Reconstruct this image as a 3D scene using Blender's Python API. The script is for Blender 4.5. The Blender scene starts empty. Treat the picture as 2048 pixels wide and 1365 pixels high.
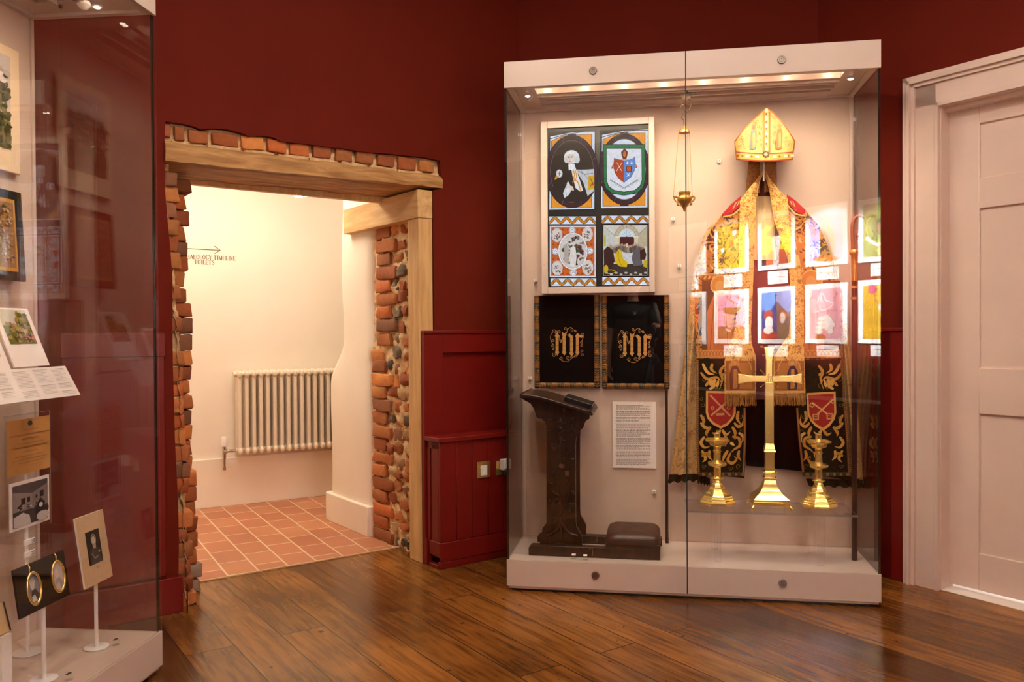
import bpy, bmesh, math, random
from mathutils import Vector, Matrix, noise
S = bpy.context.scene
COL = S.collection
PI = math.pi
PRINT_W = 2900      # watts of each spotlight on the prints
random.seed(7)

# ------------------------------------------------------------------ camera
H = 1.1756; FPX = 1656.6; PITCH = -0.0116; ROLL = -0.0058
FW = Vector((0, math.cos(PITCH), math.sin(PITCH)))
_up = Vector((0, -math.sin(PITCH), math.cos(PITCH))); _rt = Vector((1, 0, 0))
RT = math.cos(ROLL)*_rt + math.sin(ROLL)*_up
UP = -math.sin(ROLL)*_rt + math.cos(ROLL)*_up
EYE = Vector((0, 0, H))
cd = bpy.data.cameras.new('camera'); cam = bpy.data.objects.new('camera', cd); COL.objects.link(cam)
cd.sensor_width = 36; cd.lens = FPX*36/2048; cd.clip_start = 0.02; cd.clip_end = 60
m = Matrix((RT, UP, -FW)).transposed().to_4x4(); m.translation = EYE
cam.matrix_world = m
S.camera = cam

# ------------------------------------------------------------------ view, world
S.view_settings.view_transform = 'Standard'; S.view_settings.look = 'None'
S.view_settings.exposure = 0.0; S.view_settings.gamma = 1.0
S.view_settings.use_curve_mapping = False
S.cycles.transparent_max_bounces = 32; S.cycles.max_bounces = 10; S.cycles.glossy_bounces = 6
S.cycles.diffuse_bounces = 5; S.cycles.transmission_bounces = 8
S.cycles.caustics_reflective = False; S.cycles.caustics_refractive = False
S.cycles.sample_clamp_indirect = 60.0
w = bpy.data.worlds.new('world'); S.world = w; w.use_nodes = True
w.node_tree.nodes['Background'].inputs[0].default_value = (1, .8, .65, 1)
w.node_tree.nodes['Background'].inputs[1].default_value = 0.02

def kelvinish(t):
    return {'warm': (1, .80, .58), 'mid': (1, .90, .76), 'soft': (1, .88, .72), 'cool': (1, .98, .96)}[t]
def area(name, loc, target, sx, sy, power, col='mid', spread=PI):
    l = bpy.data.lights.new(name, 'AREA'); l.shape = 'RECTANGLE'; l.size = sx; l.size_y = sy
    l.energy = power; l.color = kelvinish(col); l.spread = spread
    o = bpy.data.objects.new(name, l); COL.objects.link(o); o.location = loc
    o.rotation_euler = (Vector(target)-Vector(loc)).to_track_quat('-Z', 'Y').to_euler()
    return o
def spot(name, loc, target, power, angle, blend=.5, r=.03, col='mid'):
    l = bpy.data.lights.new(name, 'SPOT'); l.energy = power; l.color = kelvinish(col)
    l.spot_size = math.radians(angle); l.spot_blend = blend; l.shadow_soft_size = r
    o = bpy.data.objects.new(name, l); COL.objects.link(o); o.location = loc
    o.rotation_euler = (Vector(target)-Vector(loc)).to_track_quat('-Z', 'Y').to_euler()
    return o
def point(name, loc, power, r=.02, col='mid'):
    l = bpy.data.lights.new(name, 'POINT'); l.energy = power; l.color = kelvinish(col); l.shadow_soft_size = r
    o = bpy.data.objects.new(name, l); COL.objects.link(o); o.location = loc
    return o
# gallery fill: unseen ceiling disk lamps, added to raise the room light
def fill_lamp(x, y, power, col='mid'):
    l = bpy.data.lights.new('ceiling_fill', 'AREA'); l.shape = 'DISK'; l.size = .2; l.energy = power; l.color = kelvinish(col)
    o = bpy.data.objects.new('ceiling_fill', l); COL.objects.link(o); o.location = (x, y, 3.275)
FILL_LAMPS = [(-.55, 1.7, 18), (.55, 1.0, 16), (1.45, 2.0, 15), (.0, 2.7, 20)]
for q in FILL_LAMPS: fill_lamp(*q)
spot('track_light', (0.9, 1.7, 3.15), (2.3, 3.6, 1.2), 34, 75, .9, .08, 'mid')
# passage beyond the old doorway
area('passage_light', (-1.75, 4.75, 2.42), (-1.85, 5.0, 0), 1.2, .55, 28, 'soft')
area('passage_light', (-0.5, 6.0, 2.40), (-1.0, 5.6, 0.4), .8, .6, 10, 'soft')

# ------------------------------------------------------------------ frames and pixels
class Fr:
    def __init__(s, o, yaw):
        s.o = Vector((o[0], o[1], 0)); s.yaw = yaw
        s.ex = Vector((math.cos(yaw), math.sin(yaw), 0)); s.ey = Vector((-math.sin(yaw), math.cos(yaw), 0))
    def w(s, u, v, z): return s.o + s.ex*u + s.ey*v + Vector((0, 0, z))
    def l(s, P):
        d = Vector(P)-s.o; return Vector((d.dot(s.ex), d.dot(s.ey), P[2]))
    def hv(s, px, py, v=0):
        return s.l(hit(px, py, s.w(0, v, 0), s.ey))
    def hu(s, px, py, u=0):
        return s.l(hit(px, py, s.w(u, 0, 0), s.ex))
    def hz(s, px, py, z=0):
        return s.l(hit(px, py, Vector((0, 0, z)), Vector((0, 0, 1))))
    def k(s, px, py, v):                      # metres per pixel there
        return (s.hv(px+10, py, v)-s.hv(px, py, v)).length/10
def ray(px, py): return FW + RT*((px-1024)/FPX) + UP*((682.5-py)/FPX)
def hit(px, py, P, N):
    d = ray(px, py); return EYE + d*((Vector(P)-EYE).dot(N)/d.dot(N))
W = Fr((0, 0), 0)
FC = Fr((-.0298, 3.7358), -.1656)                       # big display case, u right, v into depth
FA = Fr((-1.398, 3.508), math.atan2(.595, .803))        # doorway wall
FB = Fr((.0504, 4.58), math.atan2(4.236-4.58, 1.567-.0504))
FD = Fr((1.567, 4.236), math.atan2(-.824, .566))        # wall with the white door
FE = Fr((.492, -.751), math.atan2(.64, .768))           # wall of framed prints behind the camera
FL = Fr((-1.22, 2.865), math.atan2(1, .10))             # left display case: u towards the far end, v into depth
FP = Fr((-2.134, 5.504), .529)                          # far wall of the passage

# ------------------------------------------------------------------ materials
def lin(c):
    r = []
    for x in c[:3]:
        x /= 255.0
        r.append(x/12.92 if x <= .04045 else ((x+.055)/1.055)**2.4)
    return tuple(r)
def newmat(name):
    mt = bpy.data.materials.new(name); mt.use_nodes = True
    nt = mt.node_tree; return mt, nt, nt.nodes['Principled BSDF']
def N(nt, t, **kw):
    n = nt.nodes.new(t)
    for k, v in kw.items():
        if k in n.inputs: n.inputs[k].default_value = v
        else: setattr(n, k, v)
    return n
def coords(nt, sx=1, sy=1, sz=1, rot=(0, 0, 0), kind='Object'):
    t = N(nt, 'ShaderNodeTexCoord'); mp = N(nt, 'ShaderNodeMapping')
    nt.links.new(t.outputs[kind], mp.inputs[0]); mp.inputs['Scale'].default_value = (sx, sy, sz); mp.inputs['Rotation'].default_value = rot
    return mp.outputs[0]
def ramp(nt, fac, stops):
    r = N(nt, 'ShaderNodeValToRGB'); nt.links.new(fac, r.inputs[0])
    els = r.color_ramp.elements
    while len(els) < len(stops): els.new(.5)
    for e, (p, c) in zip(els, stops):
        e.position = p; e.color = (*c, 1) if len(c) == 3 else c
    return r.outputs[0]
def bump(nt, b, h, strength, dist=.002):
    bn = N(nt, 'ShaderNodeBump'); bn.inputs['Strength'].default_value = strength; bn.inputs['Distance'].default_value = dist
    nt.links.new(h, bn.inputs['Height']); nt.links.new(bn.outputs[0], b.inputs['Normal'])
def pm(name, c, rough=.5, metal=0, var=.12, scale=18, bmp=.15, stretch=(1, 1, 1), detail=4, dist=.002, spec=.5):
    mt, nt, b = newmat(name); L = lin(c)
    nz = N(nt, 'ShaderNodeTexNoise'); nt.links.new(coords(nt, *stretch), nz.inputs['Vector'])
    nz.inputs['Scale'].default_value = scale; nz.inputs['Detail'].default_value = detail
    col = ramp(nt, nz.outputs[0], [(.3, tuple(x*(1-var) for x in L)), (.7, tuple(min(1, x*(1+var)) for x in L))])
    nt.links.new(col, b.inputs['Base Color'])
    b.inputs['Roughness'].default_value = rough; b.inputs['Metallic'].default_value = metal; b.inputs['Specular IOR Level'].default_value = spec
    if bmp: bump(nt, b, nz.outputs[0], bmp, dist)
    return mt
def artmat(name, rough=.6, emit=0, metal=0, bmp=0, scale=300):
    mt, nt, b = newmat(name)
    a = N(nt, 'ShaderNodeVertexColor', layer_name='Col')
    nz = N(nt, 'ShaderNodeTexNoise'); nt.links.new(coords(nt), nz.inputs['Vector']); nz.inputs['Scale'].default_value = scale
    mx = N(nt, 'ShaderNodeMix', data_type='RGBA', blend_type='MULTIPLY'); mx.inputs[0].default_value = 1
    g = ramp(nt, nz.outputs[0], [(.3, (.82, .82, .82)), (.7, (1, 1, 1))])
    nt.links.new(a.outputs[0], mx.inputs[6]); nt.links.new(g, mx.inputs[7])
    nt.links.new(mx.outputs[2], b.inputs['Base Color'])
    b.inputs['Roughness'].default_value = rough; b.inputs['Metallic'].default_value = metal
    if emit:
        nt.links.remove(b.inputs['Base Color'].links[0]); b.inputs['Base Color'].default_value = (.012, .012, .012, 1); b.inputs['Specular IOR Level'].default_value = .15
        nt.links.new(mx.outputs[2], b.inputs['Emission Color']); b.inputs['Emission Strength'].default_value = emit
    if bmp: bump(nt, b, nz.outputs[0], bmp)
    return mt
def glassmat(name, refl, tint=(1, 1, 1), rough=0.0):
    mt = bpy.data.materials.new(name); mt.use_nodes = True; nt = mt.node_tree; nt.nodes.clear()
    out = N(nt, 'ShaderNodeOutputMaterial'); tr = N(nt, 'ShaderNodeBsdfTransparent'); tr.inputs[0].default_value = (*tint, 1)
    gl = N(nt, 'ShaderNodeBsdfGlossy'); gl.inputs['Roughness'].default_value = rough
    # Schlick reflectance of a thin pane, the same from both sides
    ge = N(nt, 'ShaderNodeNewGeometry'); dt = N(nt, 'ShaderNodeVectorMath', operation='DOT_PRODUCT')
    nt.links.new(ge.outputs['Normal'], dt.inputs[0]); nt.links.new(ge.outputs['Incoming'], dt.inputs[1])
    ab = N(nt, 'ShaderNodeMath', operation='ABSOLUTE'); nt.links.new(dt.outputs['Value'], ab.inputs[0])
    om = N(nt, 'ShaderNodeMath', operation='SUBTRACT'); om.inputs[0].default_value = 1; nt.links.new(ab.outputs[0], om.inputs[1])
    pw = N(nt, 'ShaderNodeMath', operation='POWER'); nt.links.new(om.outputs[0], pw.inputs[0]); pw.inputs[1].default_value = 5
    mr = N(nt, 'ShaderNodeMapRange'); nt.links.new(pw.outputs[0], mr.inputs['Value'])
    mr.inputs['To Min'].default_value = refl; mr.inputs['To Max'].default_value = .75
    mx = N(nt, 'ShaderNodeMixShader')
    nt.links.new(mr.outputs[0], mx.inputs[0])
    nt.links.new(tr.outputs[0], mx.inputs[1]); nt.links.new(gl.outputs[0], mx.inputs[2]); nt.links.new(mx.outputs[0], out.inputs[0])
    return mt
def emat(name, c, s):
    mt, nt, b = newmat(name); b.inputs['Base Color'].default_value = (*lin(c), 1)
    b.inputs['Emission Color'].default_value = (*lin(c), 1); b.inputs['Emission Strength'].default_value = s
    return mt
def woodmat(name, c0, c1, rough=.45, axis='x', scale=6, dark=None, bmp=.3):
    mt, nt, b = newmat(name)
    st = {'x': (.12, 1, 1), 'y': (1, .12, 1), 'z': (1, 1, .12)}[axis]
    v = coords(nt, *st)
    nz = N(nt, 'ShaderNodeTexNoise'); nt.links.new(v, nz.inputs['Vector']); nz.inputs['Scale'].default_value = scale*6; nz.inputs['Detail'].default_value = 8
    nz.inputs['Distortion'].default_value = .6
    n2 = N(nt, 'ShaderNodeTexNoise'); nt.links.new(v, n2.inputs['Vector']); n2.inputs['Scale'].default_value = scale; n2.inputs['Detail'].default_value = 3
    c = ramp(nt, nz.outputs[0], [(.3, lin(c0)), (.68, lin(c1))])
    if dark:
        g = ramp(nt, n2.outputs[0], [(.30, lin(dark)), (.46, (1, 1, 1))])
        mx = N(nt, 'ShaderNodeMix', data_type='RGBA', blend_type='MULTIPLY'); mx.inputs[0].default_value = .9
        nt.links.new(c, mx.inputs[6]); nt.links.new(g, mx.inputs[7]); c = mx.outputs[2]
    nt.links.new(c, b.inputs['Base Color']); b.inputs['Roughness'].default_value = rough
    bump(nt, b, nz.outputs[0], bmp)
    return mt
def brocade(name, base, thread, scale=60, rough=.45, metal=.35, contrast=(.42, .52)):
    mt, nt, b = newmat(name)
    v = coords(nt)
    nz = N(nt, 'ShaderNodeTexNoise'); nt.links.new(v, nz.inputs['Vector']); nz.inputs['Scale'].default_value = scale; nz.inputs['Detail'].default_value = 2; nz.inputs['Distortion'].default_value = 2.6
    vo = N(nt, 'ShaderNodeTexVoronoi'); nt.links.new(v, vo.inputs['Vector']); vo.inputs['Scale'].default_value = scale*.55
    mth = N(nt, 'ShaderNodeMath', operation='ADD'); m2 = N(nt, 'ShaderNodeMath', operation='MULTIPLY'); m2.inputs[1].default_value = .25
    nt.links.new(vo.outputs[0], m2.inputs[0]); nt.links.new(nz.outputs[0], mth.inputs[0]); nt.links.new(m2.outputs[0], mth.inputs[1])
    c = ramp(nt, mth.outputs[0], [(contrast[0]+.1, lin(base)), (contrast[1]+.1, lin(thread))])
    nt.links.new(c, b.inputs['Base Color']); b.inputs['Roughness'].default_value = rough; b.inputs['Metallic'].default_value = metal
    bump(nt, b, mth.outputs[0], .5, .002)
    return mt

M = {}
M['red_upper'] = pm('matte_red_wall_paint', (102, 27, 13), .75, 0, .06, 4, .05, spec=.12)
M['red_lower'] = pm('crimson_eggshell_paint', (114, 20, 14), .38, 0, .06, 5, .06, spec=.3)
M['white_wall'] = pm('cream_wall_paint', (236, 224, 206), .8, 0, .03, 3, .12, dist=.01)
M['white_gloss'] = pm('white_joinery_paint', (218, 194, 180), .35, 0, .03, 5, .08)
M['case_white'] = pm('white_case_lacquer', (206, 186, 172), .28, 0, .02, 5, .0)
M['backcloth'] = pm('pale_lining_fabric', (206, 182, 164), .9, 0, .03, 240, .15)
M['ceiling'] = pm('ceiling_paint', (235, 226, 214), .9, 0, .03, 3, .05)
M['brass'] = pm('polished_brass', (250, 222, 136), .24, .88, .06, 12, .02)
M['brass_dull'] = pm('aged_brass', (206, 158, 80), .4, .8, .2, 30, .1)
M['steel'] = pm('brushed_steel', (150, 138, 130), .3, 1, .1, 60, .05)
M['iron'] = pm('dark_iron', (70, 56, 44), .45, .8, .2, 60, .1)
M['black'] = pm('black_seal', (10, 9, 9), .4, 0, .1, 20, 0)
M['paper'] = pm('white_card', (238, 226, 218), .8, 0, .02, 60, .03)
M['ink'] = pm('printed_ink', (60, 50, 48), .8, 0, .1, 60, 0)
M['gold_ink'] = pm('bronze_lettering', (104, 76, 36), .6, .0, .1, 60, 0)
M['dark_oak'] = woodmat('carved_dark_oak', (26, 14, 9), (62, 36, 22), .35, 'z', 8)
M['pole_wood'] = woodmat('dark_staff_wood', (34, 14, 8), (64, 28, 16), .35, 'z', 8)
M['cushion'] = pm('brown_leather', (62, 36, 26), .42, 0, .15, 30, .2)
M['oak_new'] = woodmat('pale_new_oak', (196, 150, 92), (224, 184, 124), .6, 'z', 5, None, .15)
M['oak_new_h'] = woodmat('pale_new_oak_beam', (196, 150, 92), (226, 188, 128), .6, 'y', 5, None, .15)
M['oak_old'] = woodmat('weathered_oak_lintel', (150, 102, 52), (208, 160, 100), .7, 'x', 7, (76, 46, 24), .9)
M['mortar'] = pm('lime_mortar', (212, 178, 132), .9, 0, .2, 40, .9, dist=.008)
M['brick'] = artmat('old_brick', .85, 0, 0, .8, 45)
M['art'] = artmat('printed_picture', .55)
M['art_tex'] = artmat('embroidery', .5, 0, .25, .3, 500)
M['lit'] = artmat('backlit_stained_glass', .3, 1.1, 0, 0, 60)
M['radiator'] = pm('ivory_enamel', (226, 212, 190), .3, 0, .02, 6, .0)
M['chrome'] = pm('chrome_fitting', (190, 180, 165), .15, 1, .05, 20, 0)
M['plastic'] = pm('white_plastic', (236, 232, 228), .35, 0, .02, 6, 0)
M['plastic_black'] = pm('black_plastic', (16, 15, 16), .4, 0, .1, 20, 0)
M['glass'] = glassmat('case_glass', .064)
M['glass_edge'] = pm('polished_glass_edge', (46, 44, 38), .15, .2, .2, 20, 0)
M['acrylic'] = glassmat('clear_acrylic', .05, (1, 1, 1), .03)
M['acrylic_edge'] = glassmat('acrylic_bright_edge', .45, (1, 1, 1), .3)
M['led'] = emat('led_lamp_face', (255, 240, 214), 14)
M['maroon'] = pm('maroon_silk_lining', (92, 36, 40), .6, 0, .12, 20, .2)
M['black_cloth'] = pm('black_velvet', (11, 7, 6), .9, 0, .25, 60, .15, spec=.08)
M['cream_silk'] = pm('cream_linen', (226, 192, 140), .7, 0, .08, 20, .2, (1, 1, .2))
M['mitre_silk'] = pm('cream_gold_mitre_silk', (206, 156, 88), .6, .1, .1, 60, .2)
M['pale_wood'] = pm('pale_brown_crook', (150, 84, 50), .45, .1, .15, 30, .1)
M['gold_brocade'] = brocade('gold_thread_brocade', (168, 104, 40), (226, 170, 84), 46)
M['orphrey'] = brocade('gold_orphrey_weave', (176, 116, 50), (236, 186, 102), 60)
M['brown_brocade'] = brocade('brown_gold_brocade', (74, 34, 18), (196, 132, 54), 26, contrast=(.45, .5))
M['pale_brocade'] = brocade('pale_gold_damask', (176, 134, 84), (214, 176, 120), 34)
M['green_velvet'] = pm('dark_green_velvet', (34, 28, 14), .8, 0, .3, 60, .2, spec=.12)
M['red_silk'] = pm('scarlet_silk', (170, 22, 14), .45, 0, .15, 30, .2, (1, 1, 6))
M['fringe'] = pm('gold_fringe', (176, 118, 52), .55, .2, .45, 260, .6, (1, 1, .12))
M['lappet'] = brocade('old_gold_lappet_weave', (120, 74, 26), (164, 108, 44), 140)

def tilemat():
    mt, nt, b = newmat('terracotta_tiles')
    v = coords(nt, 1, 1, 1, (0, 0, -.529))
    br = N(nt, 'ShaderNodeTexBrick'); nt.links.new(v, br.inputs['Vector'])
    br.offset = .5; br.inputs['Scale'].default_value = 1; br.inputs['Brick Width'].default_value = .235; br.inputs['Row Height'].default_value = .148
    mp = v.node; mp.inputs['Rotation'].default_value = (0, 0, PI/2-.529); mp.inputs['Location'].default_value = (.03, .066, 0)
    br.inputs['Mortar Size'].default_value = .0045; br.inputs['Mortar Smooth'].default_value = .2; br.inputs['Bias'].default_value = 0
    br.inputs['Color1'].default_value = (*lin((200, 134, 96)), 1); br.inputs['Color2'].default_value = (*lin((180, 110, 78)), 1); br.inputs['Mortar'].default_value = (*lin((226, 196, 156)), 1)
    nz = N(nt, 'ShaderNodeTexNoise'); nz.inputs['Scale'].default_value = 3; nt.links.new(coords(nt), nz.inputs['Vector'])
    g = ramp(nt, nz.outputs[0], [(.3, (.85, .85, .85)), (.7, (1, 1, 1))])
    mx = N(nt, 'ShaderNodeMix', data_type='RGBA', blend_type='MULTIPLY'); mx.inputs[0].default_value = 1
    nt.links.new(br.outputs[0], mx.inputs[6]); nt.links.new(g, mx.inputs[7]); nt.links.new(mx.outputs[2], b.inputs['Base Color'])
    b.inputs['Roughness'].default_value = .5; bump(nt, b, br.outputs['Fac'], -.4, .002)
    return mt
M['tile'] = tilemat()
def floormat():
    mt, nt, b = newmat('old_waxed_floorboards')
    yaw = math.atan2(-.824, .566)
    v = coords(nt, 1, 1, 1, (0, 0, -yaw))
    br = N(nt, 'ShaderNodeTexBrick'); nt.links.new(v, br.inputs['Vector']); br.offset = .37; br.offset_frequency = 2
    br.inputs['Scale'].default_value = 1; br.inputs['Brick Width'].default_value = 2.3; br.inputs['Row Height'].default_value = .178
    br.inputs['Mortar Size'].default_value = .0022; br.inputs['Mortar Smooth'].default_value = .1
    br.inputs['Color1'].default_value = (0, 0, 0, 1); br.inputs['Color2'].default_value = (1, 1, 1, 1); br.inputs['Mortar'].default_value = (.5, .5, .5, 1)
    # per-board tone
    tone = ramp(nt, br.outputs[0], [(0, lin((96, 58, 22))), (.5, lin((164, 106, 44))), (1, lin((112, 66, 24)))])
    mp2 = N(nt, 'ShaderNodeMapping'); nt.links.new(v, mp2.inputs[0]); mp2.inputs['Scale'].default_value = (.8, 9, 1)
    sh = N(nt, 'ShaderNodeVectorMath', operation='ADD'); nt.links.new(mp2.outputs[0], sh.inputs[0])
    vm = N(nt, 'ShaderNodeVectorMath', operation='SCALE'); nt.links.new(br.outputs[0], vm.inputs[0]); vm.inputs['Scale'].default_value = 7
    nt.links.new(vm.outputs[0], sh.inputs[1])
    nz = N(nt, 'ShaderNodeTexNoise'); nt.links.new(sh.outputs[0], nz.inputs['Vector']); nz.inputs['Scale'].default_value = 5; nz.inputs['Detail'].default_value = 8; nz.inputs['Distortion'].default_value = .5
    grain = ramp(nt, nz.outputs[0], [(.30, (.30, .24, .20)), (.58, (1, 1, 1))])
    mx = N(nt, 'ShaderNodeMix', data_type='RGBA', blend_type='MULTIPLY'); mx.inputs[0].default_value = .75
    nt.links.new(tone, mx.inputs[6]); nt.links.new(grain, mx.inputs[7])
    # knots, worm holes and dark stains
    n2 = N(nt, 'ShaderNodeTexNoise'); nt.links.new(v, n2.inputs['Vector']); n2.inputs['Scale'].default_value = 1.6; n2.inputs['Detail'].default_value = 6
    st = ramp(nt, n2.outputs[0], [(.36, (.34, .27, .23)), (.55, (1, 1, 1))])
    mx2 = N(nt, 'ShaderNodeMix', data_type='RGBA', blend_type='MULTIPLY'); mx2.inputs[0].default_value = .8
    nt.links.new(mx.outputs[2], mx2.inputs[6]); nt.links.new(st, mx2.inputs[7])
    n3 = N(nt, 'ShaderNodeTexNoise'); nt.links.new(v, n3.inputs['Vector']); n3.inputs['Scale'].default_value = 26; n3.inputs['Detail'].default_value = 5
    hl = ramp(nt, n3.outputs[0], [(.25, (.18, .12, .1)), (.33, (1, 1, 1))])
    mx3 = N(nt, 'ShaderNodeMix', data_type='RGBA', blend_type='MULTIPLY'); mx3.inputs[0].default_value = 1
    nt.links.new(mx2.outputs[2], mx3.inputs[6]); nt.links.new(hl, mx3.inputs[7])
    mx4 = N(nt, 'ShaderNodeMix', data_type='RGBA'); nt.links.new(br.outputs['Fac'], mx4.inputs[0])
    nt.links.new(mx3.outputs[2], mx4.inputs[6]); mx4.inputs[7].default_value = (*lin((30, 16, 8)), 1)
    nt.links.new(mx4.outputs[2], b.inputs['Base Color'])
    rr = N(nt, 'ShaderNodeMapRange'); nt.links.new(n2.outputs[0], rr.inputs['Value']); rr.inputs['To Min'].default_value = .08; rr.inputs['To Max'].default_value = .36
    nt.links.new(rr.outputs[0], b.inputs['Roughness'])
    md = N(nt, 'ShaderNodeMath', operation='SUBTRACT'); nt.links.new(nz.outputs[0], md.inputs[0]); nt.links.new(br.outputs['Fac'], md.inputs[1])
    bump(nt, b, md.outputs[0], .35, .003)
    return mt
M['floor'] = floormat()

# ------------------------------------------------------------------ mesh builder
class MB:
    def __init__(s): s.v = []; s.f = []; s.c = []; s.cur = None
    def color(s, c): s.cur = lin(c); return s
    def add(s, vs, fs):
        n = len(s.v); s.v += [Vector(x) for x in vs]
        for f in fs: s.f.append([n+i for i in f]); s.c.append(s.cur)
        return s
    def box(s, a, b):
        x0, y0, z0 = a; x1, y1, z1 = b
        return s.add([(x0,y0,z0),(x1,y0,z0),(x1,y1,z0),(x0,y1,z0),(x0,y0,z1),(x1,y0,z1),(x1,y1,z1),(x0,y1,z1)],
              [(0,3,2,1),(4,5,6,7),(0,1,5,4),(1,2,6,5),(2,3,7,6),(3,0,4,7)])
    def prism(s, poly, d):
        n = len(poly); d = Vector(d); P = [Vector(p) for p in poly]
        fs = [list(range(n))[::-1], [n+i for i in range(n)]] + [(i, (i+1) % n, n+(i+1) % n, n+i) for i in range(n)]
        return s.add(P+[p+d for p in P], fs)
    def prism_holes(s, loops, d):
        from mathutils.geometry import tessellate_polygon
        d = Vector(d); L = [[Vector(p) for p in lp] for lp in loops]; P = [p for lp in L for p in lp]; n = len(P)
        fs = [tuple(f) for f in tessellate_polygon(L)]; fs += [tuple(n+i for i in f[::-1]) for f in list(fs)]; k = 0
        for lp in L:
            m_ = len(lp); fs += [(k+i, k+(i+1) % m_, n+k+(i+1) % m_, n+k+i) for i in range(m_)]; k += m_
        return s.add(P+[p+d for p in P], fs)
    def face(s, poly): return s.add(poly, [list(range(len(poly)))])
    def ringpts(s, c, ax, r, n, rot=0):
        ax = Vector(ax).normalized(); a = ax.orthogonal().normalized()
        if abs(ax.z) > .99: a = Vector((1, 0, 0))
        b = ax.cross(a)
        return [Vector(c)+(a*math.cos(t)+b*math.sin(t))*r for t in [rot+2*PI*i/n for i in range(n)]]
    def loft(s, rings, cap=True, closed=False):
        n = len(rings[0]); b = len(s.v); vs = [p for r in rings for p in r]; fs = []
        for k in range(len(rings)-1 + (1 if closed else 0)):
            k2 = (k+1) % len(rings)
            for i in range(n):
                j = (i+1) % n; fs.append((k*n+i, k*n+j, k2*n+j, k2*n+i))
        if cap and not closed: fs += [list(range(n))[::-1], [(len(rings)-1)*n+i for i in range(n)]]
        return s.add(vs, fs)
    def cyl(s, p0, p1, r0, r1=None, n=20):
        r1 = r0 if r1 is None else r1; ax = Vector(p1)-Vector(p0)
        return s.loft([s.ringpts(p0, ax, r0, n), s.ringpts(p1, ax, r1, n)])
    def tube(s, pts, r, n=8, closed=False):
        pts = [Vector(p) for p in pts]; rings = []; a = None
        for i, p in enumerate(pts):
            q0 = pts[i-1] if (i or closed) else p; q1 = pts[(i+1) % len(pts)] if (i < len(pts)-1 or closed) else p
            t = (q1-q0).normalized() if (q1-q0).length > 1e-9 else Vector((0, 0, 1))
            if a is None: a = t.orthogonal().normalized()
            a = (a-t*a.dot(t)); a = a.normalized() if a.length > 1e-6 else t.orthogonal().normalized()
            b = t.cross(a); rr = r[i] if isinstance(r, (list, tuple)) else r
            rings.append([p+(a*math.cos(x)+b*math.sin(x))*rr for x in [2*PI*k/n for k in range(n)]])
        return s.loft(rings, True, closed)
    def lathe(s, c, prof, n=32, rot=0, sx=1, sy=1):
        c = Vector(c)
        return s.loft([[c+Vector((sx*r*math.cos(rot+2*PI*i/n), sy*r*math.sin(rot+2*PI*i/n), z)) for i in range(n)] for r, z in prof])
    def ell(s, c, r, nu=16, nv=10):
        c = Vector(c); rings = []
        for j in range(1, nv):
            t = PI*j/nv-PI/2
            rings.append([c+Vector((r[0]*math.cos(t)*math.cos(a), r[1]*math.cos(t)*math.sin(a), r[2]*math.sin(t))) for a in [2*PI*i/nu for i in range(nu)]])
        return s.loft(rings)
    def grid(s, fn, nu, nv, th=None):
        P = [[Vector(fn(i/nu, j/nv)) for i in range(nu+1)] for j in range(nv+1)]
        q = [p for r in P for p in r]; K = nu+1; fs = [(j*K+i, j*K+i+1, (j+1)*K+i+1, (j+1)*K+i) for j in range(nv) for i in range(nu)]
        if th is None: return s.add(q, fs)
        n = len(q); th = Vector(th); fs += [tuple(n+i for i in f[::-1]) for f in list(fs)]
        edge = [i for i in range(K)]+[j*K+nu for j in range(1, nv+1)]+[nv*K+i for i in range(nu-1, -1, -1)]+[j*K for j in range(nv-1, 0, -1)]
        for a, b in zip(edge, edge[1:]+edge[:1]): fs.append((b, a, n+a, n+b))
        return s.add(q+[p+th for p in q], fs)
    def build(s, name, mat, parent=None, base=(0, 0, 0), smooth=35, bevel=0, recalc=True, seg=2):
        me = bpy.data.meshes.new(name); b = Vector(base)
        me.from_pydata([tuple(p-b) for p in s.v], [], s.f); me.update()
        if any(c is not None for c in s.c):
            ca = me.color_attributes.new('Col', 'FLOAT_COLOR', 'CORNER')
            for p, c in zip(me.polygons, s.c):
                for li in p.loop_indices: ca.data[li].color = (*(c or (1, 1, 1)), 1)
        if recalc:
            bm = bmesh.new(); bm.from_mesh(me); bmesh.ops.recalc_face_normals(bm, faces=bm.faces); bm.to_mesh(me); bm.free()
        if smooth:
            for p in me.polygons: p.use_smooth = True
            me.set_sharp_from_angle(angle=math.radians(smooth))
        me.materials.append(M[mat] if isinstance(mat, str) else mat)
        o = bpy.data.objects.new(name, me); COL.objects.link(o)
        if parent is not None: o.parent = parent
        if bevel:
            bv = o.modifiers.new('bevel', 'BEVEL'); bv.width = bevel; bv.segments = seg; bv.limit_method = 'ANGLE'; bv.angle_limit = math.radians(40)
        return o
class T:
    def __init__(s, name, label, cat, fr=W, base=(0, 0, 0), group=None):
        s.fr = fr; s.base = Vector(base)
        o = bpy.data.objects.new(name, None); COL.objects.link(o); o.empty_display_size = .05
        o.location = fr.w(*base); o.rotation_euler = (0, 0, fr.yaw)
        o['label'] = label; o['category'] = cat
        if group: o['group'] = group
        s.o = o
    def p(s, name, mb, mat, parent=None, label=None, **kw):
        o = mb.build(name, mat, parent or s.o, s.base, **kw)
        if label: o['label'] = label
        return o
def solo(name, label, cat, mb, mat, fr=W, base=(0, 0, 0), group=None, **kw):
    o = mb.build(name, mat, None, base, **kw); o.location = fr.w(*base); o.rotation_euler = (0, 0, fr.yaw)
    o['label'] = label; o['category'] = cat
    if group: o['group'] = group
    return o
def struct(name, mb, mat, fr=W, base=(0, 0, 0), parent=None, **kw):
    o = mb.build(name, mat, parent, base, **kw)
    if parent is None:
        o.location = fr.w(*base); o.rotation_euler = (0, 0, fr.yaw); o['kind'] = 'structure'
    return o
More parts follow.
